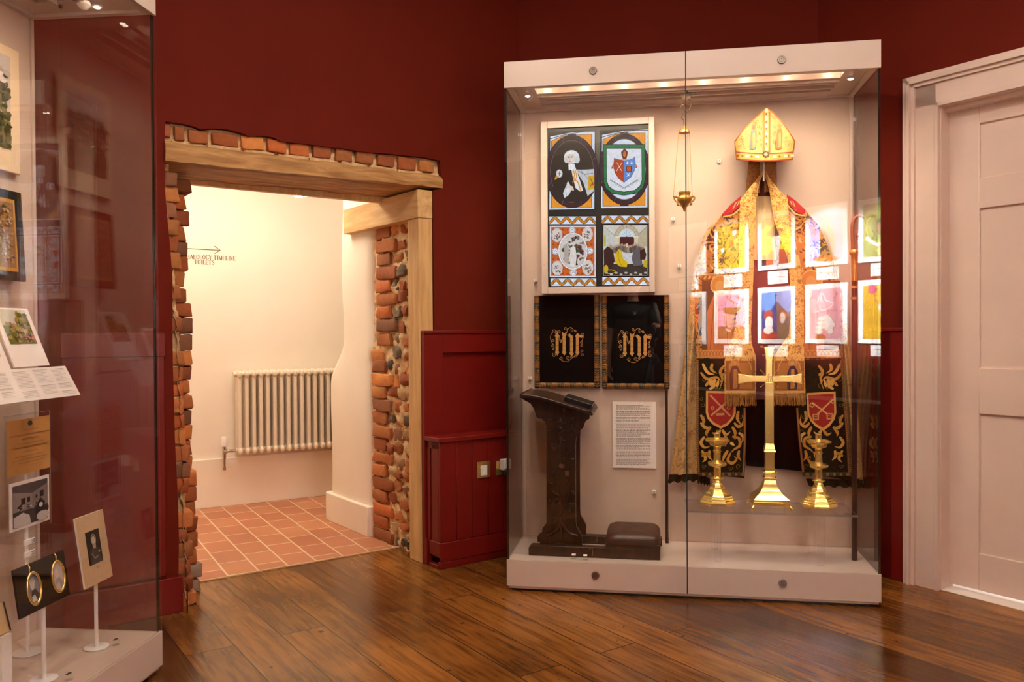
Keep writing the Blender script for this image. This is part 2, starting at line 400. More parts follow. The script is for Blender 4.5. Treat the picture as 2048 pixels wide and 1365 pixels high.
def copy_tree(o, parent=None):
    c = o.copy(); COL.objects.link(c)
    if parent is not None: c.parent = parent
    for ch in list(o.children): copy_tree(ch, c)
    return c

# flat artwork: shapes in photo-like 2D coordinates mapped on to a real surface
class Art(MB):
    def __init__(s, fn): super().__init__(); s.fn = fn; s.k = 0
    def lay(s, n=1): s.k += n; return s
    def P(s, x, y): return s.fn(x, y, s.k)
    def poly(s, pts, c, up=1):
        s.k += up; s.color(c); s.add([s.P(x, y) for x, y in pts], [list(range(len(pts)))]); return s
    def rect(s, x0, y0, x1, y1, c, up=1, n=1):
        s.k += up; s.color(c)
        for i in range(n):
            a = x0+(x1-x0)*i/n; b = x0+(x1-x0)*(i+1)/n
            s.add([s.P(a, y0), s.P(b, y0), s.P(b, y1), s.P(a, y1)], [(0, 1, 2, 3)])
        return s
    def ellipse(s, cx, cy, rx, ry, c, up=1, n=28, a0=0, a1=2*PI):
        full = abs(a1-a0-2*PI) < 1e-6
        pts = [(cx+rx*math.cos(a0+(a1-a0)*i/n), cy+ry*math.sin(a0+(a1-a0)*i/n)) for i in range(n if full else n+1)]
        return s.poly(pts, c, up)
    def stroke(s, pts, w, c, up=1, closed=False):
        s.k += up; s.color(c); n = len(pts); L = []; R = []
        for i in range(n):
            a = pts[i-1] if (i or closed) else pts[i]; b = pts[(i+1) % n] if (i < n-1 or closed) else pts[i]
            dx, dy = b[0]-a[0], b[1]-a[1]; d = math.hypot(dx, dy) or 1
            ww = (w[i] if isinstance(w, (list, tuple)) else w)/2
            L.append(s.P(pts[i][0]-dy/d*ww, pts[i][1]+dx/d*ww)); R.append(s.P(pts[i][0]+dy/d*ww, pts[i][1]-dx/d*ww))
        fs = [(i, (i+1) % n, n+(i+1) % n, n+i) for i in range(n if closed else n-1)]
        s.add(L+R, fs); return s
    def ring(s, cx, cy, rx, ry, w, c, up=1, n=36, a0=0, a1=2*PI):
        if abs(a1-a0-2*PI) < 1e-6:
            return s.stroke([(cx+rx*math.cos(2*PI*i/n), cy+ry*math.sin(2*PI*i/n)) for i in range(n)], w, c, up, True)
        return s.stroke([(cx+rx*math.cos(a0+(a1-a0)*i/n), cy+ry*math.sin(a0+(a1-a0)*i/n)) for i in range(n+1)], w, c, up)
    def spiral(s, cx, cy, r, turns, a0, w, c, up=0, sgn=1, n=26, taper=.35):
        pts = []; ws = []
        for i in range(n+1):
            t = i/n; rr = r*(1-t*.85); a = a0+sgn*2*PI*turns*t
            pts.append((cx+rr*math.cos(a), cy+rr*math.sin(a))); ws.append(w*(1-t*(1-taper)))
        return s.stroke(pts, ws, c, up)
def curve(pts, n=8):                                       # catmull-rom through 2D or 3D points
    out = []; P = [pts[0]]+list(pts)+[pts[-1]]
    for i in range(1, len(P)-2):
        for k in range(n):
            t = k/n; q = []
            for d in range(len(pts[0])):
                a, b, c, e = P[i-1][d], P[i][d], P[i+1][d], P[i+2][d]
                q.append(.5*((2*b)+(-a+c)*t+(2*a-5*b+4*c-e)*t*t+(-a+3*b-3*c+e)*t**3))
            out.append(tuple(q))
    out.append(tuple(pts[-1])); return out
def scrollwork(art, x0, y0, x1, y1, c, w, seed=1, step=None, wob=1.0, c2=None):
    rnd = random.Random(seed); W_ = x1-x0; H_ = y1-y0; R = (step or W_*.28)
    rows = max(1, int(H_/(R*1.55))); colsn = max(1, int(W_/(R*1.5)))
    for j in range(rows):
        for i in range(colsn):
            cx = x0+(i+.5)*W_/colsn; cy = y0+(j+.5)*H_/rows
            sg = 1 if (i+j) % 2 else -1
            art.spiral(cx, cy, R*.72, 1.35, rnd.uniform(0, 6.28), w, c, 0, sg)
            a = rnd.uniform(0, 6.28)
            for q in range(4):
                aa = a+q*1.57+rnd.uniform(-.3, .3); L = R*rnd.uniform(.5, .8)
                bx, by = cx+math.cos(aa)*R*.55, cy+math.sin(aa)*R*.55
                ex, ey = bx+math.cos(aa+.7*sg)*L, by+math.sin(aa+.7*sg)*L
                mx_, my_ = (bx+ex)/2+math.cos(aa-1)*L*.25, (by+ey)/2+math.sin(aa-1)*L*.25
                ex = min(max(ex, x0), x1); ey = min(max(ey, y0), y1); mx_ = min(max(mx_, x0), x1); my_ = min(max(my_, y0), y1)
                art.stroke([(bx, by), (mx_, my_), (ex, ey)], [w*.6, w*2.1, w*.3], c2 if (c2 and q % 2) else c, 0)
    return art
def crop(x0, y0, sc): return lambda x, y: (x0+x/sc, y0+y/sc)
def on_v(fr, v, cr=None, eps=.00025, face=-1):
    def fn(x, y, k):
        px, py = cr(x, y) if cr else (x, y)
        vv = v(px, py) if callable(v) else v
        p = fr.hv(px, py, vv); p.y += face*eps*k; return p
    return fn
def textmesh(txt, size):
    cu = bpy.data.curves.new('t', 'FONT'); cu.body = txt; cu.size = size; cu.align_x = 'CENTER'; cu.align_y = 'CENTER'
    o = bpy.data.objects.new('t', cu); COL.objects.link(o)
    dg = bpy.context.evaluated_depsgraph_get(); me = bpy.data.meshes.new_from_object(o.evaluated_get(dg))
    r = ([Vector(v.co) for v in me.vertices], [list(p.vertices) for p in me.polygons])
    bpy.data.objects.remove(o); bpy.data.curves.remove(cu); return r
def text_on(mb, txt, size, org, ex, ez, c=(50, 42, 40)):
    vs, fs = textmesh(txt, size); ex = Vector(ex); ez = Vector(ez); org = Vector(org)
    mb.color(c); mb.add([org+ex*v.x+ez*v.y for v in vs], fs); return mb
def textlines(art, x0, y0, x1, y1, rows, c=(90, 78, 74), w=1, seed=3, bold=()):
    rnd = random.Random(seed)
    for r in range(rows):
        y = y0+(y1-y0)*(r+.5)/rows; x = x0; end = x1-(rnd.random()*.35*(x1-x0) if rnd.random() < .3 else 0)
        while x < end:
            L = (x1-x0)*rnd.uniform(.03, .09); art.stroke([(x, y), (min(x+L, end), y)], w*(1.6 if r in bold else 1), c, 0); x += L+(x1-x0)*.015
    return art


# ================================================================== THE ROOM
ZC = 3.3
rnd = random.Random(11)
def zat(fr, px, py, v=0): return fr.hv(px, py, v).z
# ---- floor
th0 = FA.w(-.12, .365, 0); th1 = FA.w(1.32, .335, 0)
P0 = Vector((-1.75, 3.247, 0)); P4 = FE.w(-2.5, 0, 0); P3 = FE.w(3.727, 0, 0); P5 = Vector((-2.35, -2.6, 0))
room = [P0, FA.w(-.12, 0, 0), th0, th1, FA.w(1.32, 0, 0), FB.w(0, 0, 0), FD.w(0, 0, 0), P3, P4, P5]
struct('floor', MB().prism([p+Vector((0, 0, -.04)) for p in room], (0, 0, .04)), 'floor')
tl = [FA.w(-1.2, .375, 0), th0, th1, FA.w(2.6, .345, 0), FP.w(3.2, .02, 0), FP.w(-1.0, .02, 0)]
struct('floor', MB().prism([p+Vector((0, 0, -.04)) for p in tl], (0, 0, .043)), 'tile')
mb = MB(); a, b = th0+Vector((0, 0, .0005)), th1+Vector((0, 0, .0005)); d = (b-a).normalized(); n = Vector((-d.y, d.x, 0))
mb.prism([a-n*.004, b-n*.004, b+n*.004, a+n*.004], (0, 0, .006)); struct('trim_1', mb, 'mortar')
struct('ceiling', MB().prism([p+Vector((0, 0, ZC)) for p in [P0, FB.w(0, 0, 0), FD.w(0, 0, 0), P3, P4, P5]], (0, 0, .05)), 'ceiling')

# ---- doorway wall: plaster with a ragged hole down to the floor
def e_px(x, y): q = FA.hv(x, y, 0); return (q.x, 0, q.z)
hole = [(364, 1222), (363, 1172), (357, 1163), (358, 1080), (356, 1000), (353, 940), (350, 880), (348, 800), (346, 740), (345, 660), (345, 560), (341, 500), (336, 450), (331, 390), (329, 330),
        (329, 285), (331, 243), (345, 245), (362, 247), (388, 253), (402, 259), (425, 257), (450, 258), (483, 266), (497, 273), (525, 271), (548, 275), (560, 283), (592, 286), (638, 291), (660, 295), (687, 297),
        (726, 304), (768, 307), (813, 311), (849, 315), (880, 321), (882, 352), (884, 377), (866, 381), (866, 450), (867, 560), (868, 660), (868, 900), (869, 1132)]
hp = [e_px(*q) for q in hole]; hp[0] = (hp[0][0], 0, 0); hp[-1] = (hp[-1][0], 0, 0)
out = [(-.46, 0, 0)] + hp + [(1.80, 0, 0), (1.80, 0, ZC), (-.46, 0, ZC)]
struct('wall_back', MB().prism(out, (0, .028, 0)), 'red_upper', FA)
# masonry behind the plaster
mc = MB()
mc.box((-.46, .03, 0), (-.17, .36, ZC)); mc.box((-.17, .03, 2.075), (1.36, .36, ZC)); mc.box((1.36, .03, 0), (1.82, .36, ZC))
struct('wall_core', mc, 'mortar', FA)
# wainscot left of the doorway: one stile standing proud
mb = MB(); x1 = FA.hv(356, 900, 0).x; mb.box((-.46, -.016, .16), (x1-.055, 0, 1.18)); mb.box((-.46, -.024, 0), (FA.hv(364, 1200, 0).x, 0, .15)); mb.box((-.46, -.022, 1.08), (x1-.05, 0, 1.175))
struct('baseboard_left', mb, 'red_lower', FA, bevel=.003)

# ---- bricks
def lump(mb, c, size, col, jit=.006, ang=0, e=.13, nu=20, nv=7):
    c = Vector(c); sd = rnd.uniform(0, 99); ca, sa = math.cos(ang), math.sin(ang)
    f = lambda t: math.copysign(abs(t)**e, t)
    rings = []
    for j in range(nv+1):
        t = (-PI/2+.12)+(PI-.24)*j/nv; r = []
        for i in range(nu):
            a = 2*PI*i/nu
            x, y, z = f(math.cos(t))*f(math.cos(a)), f(math.cos(t))*f(math.sin(a)), f(math.sin(t))
            p = Vector((x*size[0]/2, y*size[1]/2, z*size[2]/2))
            k = noise.noise_vector(p*26+Vector((sd, sd*2, 0)))*jit*1.6+noise.noise_vector(p*90+Vector((sd, 0, sd)))*jit*.8
            p += k; r.append(c+Vector((p.x*ca-p.y*sa, p.x*sa+p.y*ca, p.z)))
        rings.append(r)
    mb.color(col); mb.loft(rings)
BC = [(186, 102, 50), (168, 90, 44), (198, 118, 60), (160, 88, 50), (178, 108, 58), (142, 92, 62), (206, 132, 70), (166, 96, 50)]
def bcol(): c = rnd.choice(BC); k = rnd.uniform(.85, 1.12); return tuple(min(255, x*k) for x in c)
# course above the lintel
mb = MB(); xs = [343, 372, 419, 478, 529, 574, 619, 664, 706, 748, 790, 833, 868, 884]
for i in range(len(xs)-2):
    a = FA.hv(xs[i]+3, 290, .03).x; b = FA.hv(xs[i+1]-3, 290, .03).x
    zt = zat(FA, (xs[i]+xs[i+1])/2, 245+(xs[i]-331)*.139, 0)
    z1 = 2.052+rnd.uniform(-.006, .004); lump(mb, ((a+b)/2, .05, (z1+2.0)/2-.002), (b-a-.006, .075, z1-1.99+rnd.uniform(-.008, .002)), bcol(), .004)
o = FA.hv(331, 290, 0); lump(mb, (o.x+.012, .05, 2.03), (.03, .07, .06), bcol(), .004)
struct('wall_brick_course', mb, 'brick', FA, (0, 0, 0), smooth=50)
def rough(fn, nu, nv, amp, freq, nrm):
    nrm = Vector(nrm)
    def g(a, b):
        p = Vector(fn(a, b)); return p+nrm*(noise.noise(p*freq)*amp+noise.noise(p*freq*3.1)*amp*.5)
    return g
mb = MB()
mb.grid(rough(lambda a, b: (-.1+1.46*a, .038, 1.955+.135*b), 90, 10, .012, 22, (0, -1, 0)), 90, 10)
for i in range(9):                                          # thin tile course bedded in the mortar
    a = -.03+i*.155; lump(mb, (a+.07, .045, 1.985+rnd.uniform(-.003, .003)), (.14, .05, .02), (186, 140, 112), .004)
struct('wall_mortar_bed', mb, 'mortar', FA, smooth=50)

# ---- left reveal of bricks (splayed)
def ledge(z):                       # u of the plaster edge in front
    pts = [(0, .0), (.1, -.005), (1.1, -.03), (1.35, -.035), (1.7, -.055), (2.0, -.06)]
    for (za, ua), (zb, ub) in zip(pts, pts[1:]):
        if z <= zb: return ua+(ub-ua)*(z-za)/(zb-za)
    return pts[-1][1]
mb = MB(); z = .0; k = 0
while z < 1.87:
    h = rnd.uniform(.058, .068)
    c0 = bcol() if z > .12 else (150, 128, 112)
    edge = .118+.028*math.sin(z*2.3+2.4)*(.6)-(.028 if z > 1.25 else 0)+rnd.uniform(-.014, .012)
    L = rnd.choice([.12, .2])
    lump(mb, (edge-.07, .31, z+h/2), (.14, .2, h+.001), c0, .006, rnd.uniform(-.05, .05))
    c1 = bcol(); e2 = ledge(z)+.052+rnd.uniform(-.014, .014)
    if rnd.random() < .9: lump(mb, (e2-.08, .12, z+h/2+rnd.uniform(-.004, .004)), (.16, .165, h-.002), c1, .007, rnd.uniform(-.08, .08))
    z += h+.006; k += 1
struct('wall_jamb_left', mb, 'brick', FA, smooth=50)
mb = MB(); mb.grid(rough(lambda a, b: (ledge(b*1.95)+.018+.112*a-(.012 if b > .65 else 0), .03+.36*a, 1.95*b), 10, 120, .016, 20, (.8, -.3, 0)), 12, 120)
mb.box((-.18, .04, 0), (-.05, .39, 1.95)); mb.grid(rough(lambda a, b: (-.2+(ledge(b*1.97)+.225)*a, .052, 1.97*b), 10, 120, .012, 24, (0, -1, 0)), 10, 120); struct('wall_jamb_left_mortar', mb, 'mortar', FA, smooth=60)

# ---- right reveal: brick quoins and rubble
UR = 1.205
mb = MB(); z = .005; k = 0
while z < 1.83:
    h = rnd.uniform(.058, .066); v1 = .625 if z < 1.06 else .565
    L = .17 if k % 2 else .235
    if not (.98 < z < 1.04): lump(mb, (UR+.06, v1-L/2, z+h/2), (.13+rnd.uniform(-.008, .01), L-.008, h+.002), bcol(), .006)
    v = v1-L; 
    while v > .19:                   # rubble infill further forward
        L2 = rnd.uniform(.06, .13); cc = bcol() if rnd.random() < .68 else rnd.choice([(150, 120, 84), (120, 100, 76), (92, 84, 78), (196, 160, 112), (176, 134, 96)])
        lump(mb, (UR+.064+rnd.uniform(0, .016), v-L2/2, z+h/2+rnd.uniform(-.012, .012)), (.14, L2-.002, rnd.uniform(.056, .072)), cc, .011, e=.4, nu=12, nv=6); v -= L2
    z += h+.011; k += 1
lump(mb, (UR+.06, .56, 1.035), (.12, .13, .075), bcol(), .008); lump(mb, (UR+.05, .38, 1.84), (.13, .34, .1), (120, 92, 60), .02, e=.55)
struct('wall_jamb_right', mb, 'brick', FA, smooth=50)
mb = MB(); mb.grid(rough(lambda a, b: (UR+.014, .118+.52*a, 1.93*b), 50, 130, .016, 18, (-1, 0, 0)), 54, 140)
struct('wall_jamb_right_mortar', mb, 'mortar', FA, smooth=60)
struct('wall_jamb_right_core', MB().box((UR+.05, .12, 0), (1.35, .6, 1.955)), 'mortar', FA)

# ---- old lintel beam
bt = MB(); nu, nv = 90, 26; zb, zt2 = 1.893, 1.975; u0, u1 = -.062, FA.hv(883, 365, 0).x
rings = []
for i in range(nu+1):
    u = u0+(u1-u0)*i/nu; r = []; zbb = zb+.02*i/nu
    per = [(-.012, zbb), (-.018, zbb+.04), (-.012, zt2-.01), (.004, zt2+.004), (.05, zt2+.006), (.36, zt2), (.385, zt2-.01), (.39, zbb+.01), (.38, zbb), (.28, zbb), (.2, zbb), (.12, zbb), (.06, zbb)]
    for (v, z_) in per:
        p = Vector((u, v, z_)); kk = noise.noise(p*9)*.009+noise.noise(Vector((u*14, v*60, z_*60)))*.004
        edge = .006 if (v < 0 and z_ < zbb+.01) else 0
        p += Vector((0, -kk+abs(noise.noise(p*16))*edge, kk*.7+abs(noise.noise(p*13))*edge)); r.append(p)
    rings.append(r)
bt.loft(rings); solo('lintel_beam', 'thick weathered oak beam spanning the top of the brick doorway', 'beam', bt, 'oak_old', FA, (u0, 0, zb), smooth=60)
mb = MB(); mb.box((-.02, .385, 1.878), (1.3, .42, 1.93)); struct('trim_2', mb, 'oak_new', FA)
# ---- new oak post and the short bearer running back over the bricks
px0 = FA.hv(840, 900, 0).x
zp = FA.hv(838, 436, 0).z
pw_ = FA.hv(865.5, 560, 0).x
mb = MB(); mb.box((px0, .001, 0), (pw_, .112, zp))
solo('doorway_post', 'pale new oak post standing at the right side of the brick doorway', 'post', mb, 'oak_new', FA, (px0, 0, 0), bevel=.003)
mb = MB(); mb.box((px0-.005, -.002, zp+.001), (pw_, .87, 1.897))
solo('bearer_beam', 'short pale oak bearer running back from the post under the old lintel', 'beam', mb, 'oak_new_h', FA, (px0, 0, zp), bevel=.003)

# ---- white pier beyond the bricks
rings = []
for j in range(61):
    z = 2.45*j/60; t = min(1, max(0, (1.12-z)/.26)); t = t*t*(3-2*t); ve = 1.035+.175*t+.006*math.sin(z*9)
    v0 = .60+.035*(1 if z < 1.06 else 0)
    q = 1.198+.004*math.sin(z*7)
    rings.append([(1.5, .62, z), (1.27, v0-.01, z), (q+.03, v0, z), (q+.004, v0+.03, z), (q, v0+.08, z), (q, (v0+ve)/2, z), (q, ve-.07, z), (q+.012, ve-.025, z), (q+.04, ve, z), (q+.1, ve+.01, z), (1.7, ve+.01, z), (1.9, .62, z)])
mb = MB(); mb.loft(rings); struct('wall_pier', mb, 'white_wall', FA, smooth=50)
mb = MB(); mb.prism([(1.23, .625, 0), (1.178, .64, 0), (1.178, 1.215, 0), (1.2, 1.238, 0), (1.5, 1.24, 0), (1.5, .7, 0)], (0, 0, .175)); struct('baseboard_pier', mb, 'white_wall', FA, bevel=.006)
# ---- passage walls
struct('wall_far', MB().box((-1.2, 0, 0), (3.3, .1, 2.46)), 'white_wall', FP)
zsk = zat(FP, 380, 921, 0)
struct('baseboard_far', MB().box((-1.1, -.022, 0), (3.2, 0, zsk)), 'white_wall', FP, bevel=.006)
struct('wall_passage_left', MB().prism([FA.w(-1.15, .34, 0), FP.w(-1.05, .1, 0), FP.w(-1.15, .1, 0), FA.w(-1.25, .34, 0)], (0, 0, 2.46)), 'white_wall')
struct('wall_passage_front', MB().box((-1.2, .37, 0), (-.18, .42, 2.46)).box((-.18, .37, 1.96), (2.6, .42, 2.46)).box((1.75, .37, 0), (2.6, .42, 2.46)), 'white_wall', FA)
struct('wall_passage_right', MB().prism([FA.w(2.5, .34, 0), FP.w(3.2, .1, 0), FP.w(3.3, .1, 0), FA.w(2.6, .34, 0)], (0, 0, 2.46)), 'white_wall')
struct('ceiling_passage', MB().prism([p+Vector((0, 0, 2.46)) for p in [FA.w(-1.25, .34, 0), FA.w(2.6, .34, 0), FP.w(3.3, .1, 0), FP.w(-1.2, .1, 0)]], (0, 0, .05)), 'ceiling')
# spot lamp hanging from the passage ceiling
q = hit(597, 393, FA.w(0, 1.1, 0), FA.ey)
t = T('ceiling_spot', 'small bright spot lamp hanging in the passage just under the lintel', 'lamp', W, q)
t.p('stem', MB().cyl(q+Vector((0, 0, .03)), (q.x, q.y, 2.46), .006), 'plastic')
t.p('lamp_head', MB().lathe(q, [(.0, .075), (.02, .075), (.028, .06), (.03, .002), (.025, .0)], 24), 'plastic')
t.p('lens', MB().lathe(q, [(.0, .004), (.023, .003), (.025, -.003), (.0, -.006)], 20), emat('passage_lamp_face', (255, 246, 230), 60))
q = hit(616, 395, FA.w(0, 1.12, 0), FA.ey)
t = T('ceiling_track', 'short white bracket beside the passage spot lamp', 'bracket', W, q)
t.p('stem', MB().cyl(q+Vector((0, 0, .01)), (q.x, q.y, 2.46), .004), 'plastic'); t.p('plate', MB().box(q+Vector((-.02, -.01, 0)), q+Vector((.02, .01, .012))), 'plastic')

# ---- painted direction on the far passage wall (serif capitals drawn with thick and thin strokes)
G = {'A': [(0, 0, .5, 1, .06), (.5, 1, 1, 0, .15), (.2, .38, .8, .38, .05), (-.08, 0, .2, 0, .05), (.75, 0, 1.1, 0, .05)],
     'R': [(.2, 0, .2, 1, .15), (.2, 1, .6, 1, .05), (.6, 1, .78, .88, .1), (.78, .88, .78, .64, .14), (.78, .64, .6, .52, .1), (.6, .52, .2, .52, .05), (.5, .52, .95, 0, .14), (.05, 0, .4, 0, .05), (.05, 1, .3, 1, .05)],
     'C': [(.92, .75, .92, 1, .05), (.92, .82, .7, .98, .06), (.7, .98, .4, .98, .06), (.4, .98, .15, .75, .12), (.15, .75, .15, .25, .15), (.15, .25, .4, .02, .12), (.4, .02, .7, .02, .06), (.7, .02, .93, .2, .06)],
     'H': [(.2, 0, .2, 1, .15), (.85, 0, .85, 1, .15), (.2, .52, .85, .52, .05), (.05, 0, .37, 0, .05), (.05, 1, .37, 1, .05), (.7, 0, 1.02, 0, .05), (.7, 1, 1.02, 1, .05)],
     'E': [(.2, 0, .2, 1, .15), (.05, 1, .82, 1, .05), (.05, 0, .85, 0, .05), (.2, .52, .65, .52, .05), (.82, 1, .82, .82, .05), (.85, 0, .88, .2, .05), (.65, .62, .65, .42, .05)],
     'O': [(.5, 1, .22, .86, .08), (.22, .86, .1, .5, .14), (.1, .5, .22, .14, .14), (.22, .14, .5, 0, .08), (.5, 0, .78, .14, .08), (.78, .14, .92, .5, .14), (.92, .5, .78, .86, .14), (.78, .86, .5, 1, .08)],
     'L': [(.2, 0, .2, 1, .15), (.05, 1, .37, 1, .05), (.05, 0, .8, 0, .05), (.8, 0, .84, .24, .05)],
     'G': [(.88, .75, .88, 1, .05), (.88, .82, .65, .98, .06), (.65, .98, .4, .98, .06), (.4, .98, .15, .75, .12), (.15, .75, .15, .25, .15), (.15, .25, .4, .02, .12), (.4, .02, .85, .08, .06), (.85, .05, .85, .42, .14), (.65, .42, 1, .42, .05)],
     'Y': [(0, 1, .48, .48, .15), (.48, .48, .95, 1, .06), (.48, 0, .48, .48, .15), (.3, 0, .66, 0, .05), (-.1, 1, .2, 1, .05), (.78, 1, 1.08, 1, .05)],
     'T': [(.48, 0, .48, 1, .15), (.03, 1, .93, 1, .05), (.03, 1, .03, .8, .05), (.93, 1, .93, .8, .05), (.3, 0, .66, 0, .05)],
     'I': [(.3, 0, .3, 1, .15), (.12, 0, .48, 0, .05), (.12, 1, .48, 1, .05)],
     'M': [(.15, 0, .15, 1, .06), (.15, 1, .6, .05, .15), (.6, .05, 1.05, 1, .06), (1.05, 0, 1.05, 1, .15), (0, 0, .3, 0, .05), (.88, 0, 1.22, 0, .05), (0, 1, .2, 1, .05), (1.05, 1, 1.22, 1, .05)],
     'N': [(.15, 0, .15, 1, .06), (.15, 1, .85, 0, .15), (.85, 0, .85, 1, .06), (0, 0, .3, 0, .05), (.7, 1, 1, 1, .05)],
     'S': [(.75, .98, .75, .76, .05), (.75, .85, .5, 1, .06), (.5, 1, .22, .85, .1), (.22, .85, .22, .65, .13), (.22, .65, .75, .38, .15), (.75, .38, .75, .15, .13), (.75, .15, .48, 0, .1), (.48, 0, .15, .15, .06), (.15, 0, .15, .25, .05)]}
ADV = {'I': .58, 'M': 1.32, ' ': .45, 'L': .95, 'E': 1.0, 'S': .95}
def serif(art, txt, x1, yb, h, c, align='right'):
    wd = h*.66; tot = sum(ADV.get(ch, 1.1) for ch in txt)*wd; x = x1-tot if align == 'right' else x1-tot/2
    for ch in txt:
        for (a, b, c_, d_, w_) in G.get(ch, []): art.stroke([(x+a*wd, yb-b*h), (x+c_*wd, yb-d_*h)], w_*h*1.1, c, 0)
        x += ADV.get(ch, 1.1)*wd
def fpw(x, y, k):                       # drawn in centimetre-like units on the far wall
    o = FP.hv(472, 517, 0); return Vector((o.x+(x)*.01, -.0006-.0002*k, o.z-y*.01))
ar = Art(fpw); ar.lay(1); serif(ar, 'ARCHAEOLOGY TIMELINE', 0, 1.6, 2.9, (0, 0, 0)); serif(ar, 'TOILETS', -20.5, 4.9, 2.9, (0, 0, 0), 'mid')
ar.stroke([(-32.5, -5.2), (-10.5, -5.0)], .5, (0, 0, 0)); ar.stroke([(-14, -7.6), (-10.2, -5.0), (-14, -2.6)], .5, (0, 0, 0), 0)
solo('wall_lettering', 'bronze arrow and words ARCHAEOLOGY TIMELINE TOILETS painted on the passage wall', 'sign', ar, 'gold_ink', FP, FP.hv(430, 515, 0), smooth=0, recalc=False)

# ---- column radiator
RB = FP.hv(474, 912, -.12); zt = FP.hv(474, 741, -.12).z; zb = RB.z; pitch = .0468
t = T('column_radiator', 'ivory three-column radiator on the passage wall beneath the painted direction', 'radiator', FP, (RB.x, -.09, zb))
sec = None
def section(u):
    mb = MB()
    for v in (-.125, -.085, -.045):
        mb.tube([(u, v, zb+.03), (u, v, zt-.03)], .0135, 12)
    for z_, s_ in ((zb+.028, 1), (zt-.028, -1)):
        mb.loft([[Vector((u+.0155*math.cos(a), v, z_+.024*math.sin(a)))for a in [2*PI*i/12 for i in range(12)]] for v in (-.137, -.03)])
        mb.ell((u, -.137, z_), (.0155, .016, .024), 12, 8); mb.ell((u, -.03, z_), (.0155, .016, .024), 12, 8)
    return mb
s0 = t.p('column', section(RB.x+.02), 'radiator', smooth=60)
for i in range(1, 21):
    s = s0.copy(); COL.objects.link(s); s.parent = t.o; s.location = (i*pitch, 0, 0)
for z_ in (zt-.03, zb+.03): t.p('connecting_pipe', MB().cyl((RB.x, -.085, z_), (RB.x+21*pitch, -.085, z_), .017, n=14), 'radiator')
t.p('end_plug', MB().cyl((RB.x-.012, -.085, zt-.03), (RB.x-.0005, -.085, zt-.03), .02, n=8), 'radiator')
vq = Vector((RB.x-.075, -.085, zb+.03)); mb = MB()
mb.cyl(vq, vq+Vector((.07, 0, 0)), .011, n=12); mb.cyl(vq+Vector((0, 0, -.05)), vq+Vector((0, 0, .03)), .012, n=12); mb.cyl(vq+Vector((-.006, 0, 0)), vq+Vector((.018, 0, 0)), .017, n=8); mb.cyl(vq+Vector((0, 0, -.11)), vq+Vector((0, 0, -.05)), .0085, n=12)
mb.cyl(vq+Vector((0, 0, -.125)), vq+Vector((0, 0, -.105)), .011, n=8)
vv = t.p('valve', mb, 'chrome', label='chrome valve body'); t.p('valve_head', MB().lathe(vq, [(.012, .03), (.019, .035), (.0205, .06), (.0205, .088), (.017, .098), (.0, .1)], 20), 'plastic', vv, label='white thermostatic head')

# ---- wainscot right of the doorway
u0 = FA.hv(849, 900, -.03).x
def panelling(name, fr, u0, u1, opens, z0=0, z1=1.178, d=.03, mat='red_lower'):
    mb = MB(); mb.box((u0, -.012, z0), (u1, 0, z1))
    us = [u0]+[x for o in opens for x in o[:2]]+[u1]
    for a, b in zip(us[::2], us[1::2]): mb.box((a, -d, z0), (b, -.010, z1))
    for a, b, za, zb_ in opens: mb.box((a, -d, z0), (b, -.010, za)); mb.box((a, -d, zb_), (b, -.010, z1))
    mb.box((u0, -d-.006, z1-.012), (u1, 0, z1+.004))
    return struct(name, mb, mat, fr, bevel=.0025)
up = FA.hv(886, 705, -.03).x
panelling('wall_panelling_back', FA, u0, 1.77, [(up, 1.72, .2, zat(FA, 900, 706, -.03))])
struct('baseboard_back', MB().box((0.0, -.05, 0), (.0, -.03, .12)).box((u0, -.045, 0), (1.77, -.03, .13)), 'red_lower', FA)
struct('wall_behind_case', MB().box((-.02, 0, 0), (1.56, .1, ZC)), 'red_upper', FB)
panelling('wall_panelling_case', FB, .05, 1.53, [(.12, .74, .2, 1.06), (.86, 1.46, .2, 1.06)])
struct('wall_right', MB().box((0, 0, 0), (.52, .1, ZC)).box((.52, 0, 2.3), (1.45, .1, ZC)).box((1.45, 0, 0), (3.2, .1, ZC)), 'red_upper', FD)
ua = FD.hv(1811, 700, -.02).x; zarc = FD.hv(1812, 160, -.02).z
uo = ua-.045
panelling('wall_panelling_right', FD, .0, ua, [(.06, uo-.02, .68, 1.03), (.06, uo-.02, .14, .62)])
for fr, nm, a, b in ((FE, 'wall_front', -2.5, 3.73),): struct(nm, MB().box((a, -.1, 0), (b, 0, ZC)), 'red_upper', fr)
struct('wall_left', MB().prism([P0, P5, P5+Vector((-.1, 0, 0)), P0+Vector((-.1, .02, 0))], (0, 0, ZC)), 'red_upper')
struct('wall_corner', MB().prism([P4, P5, P5+Vector((-.1, -.1, 0)), P4+Vector((0, -.15, 0))], (0, 0, ZC)), 'red_upper')
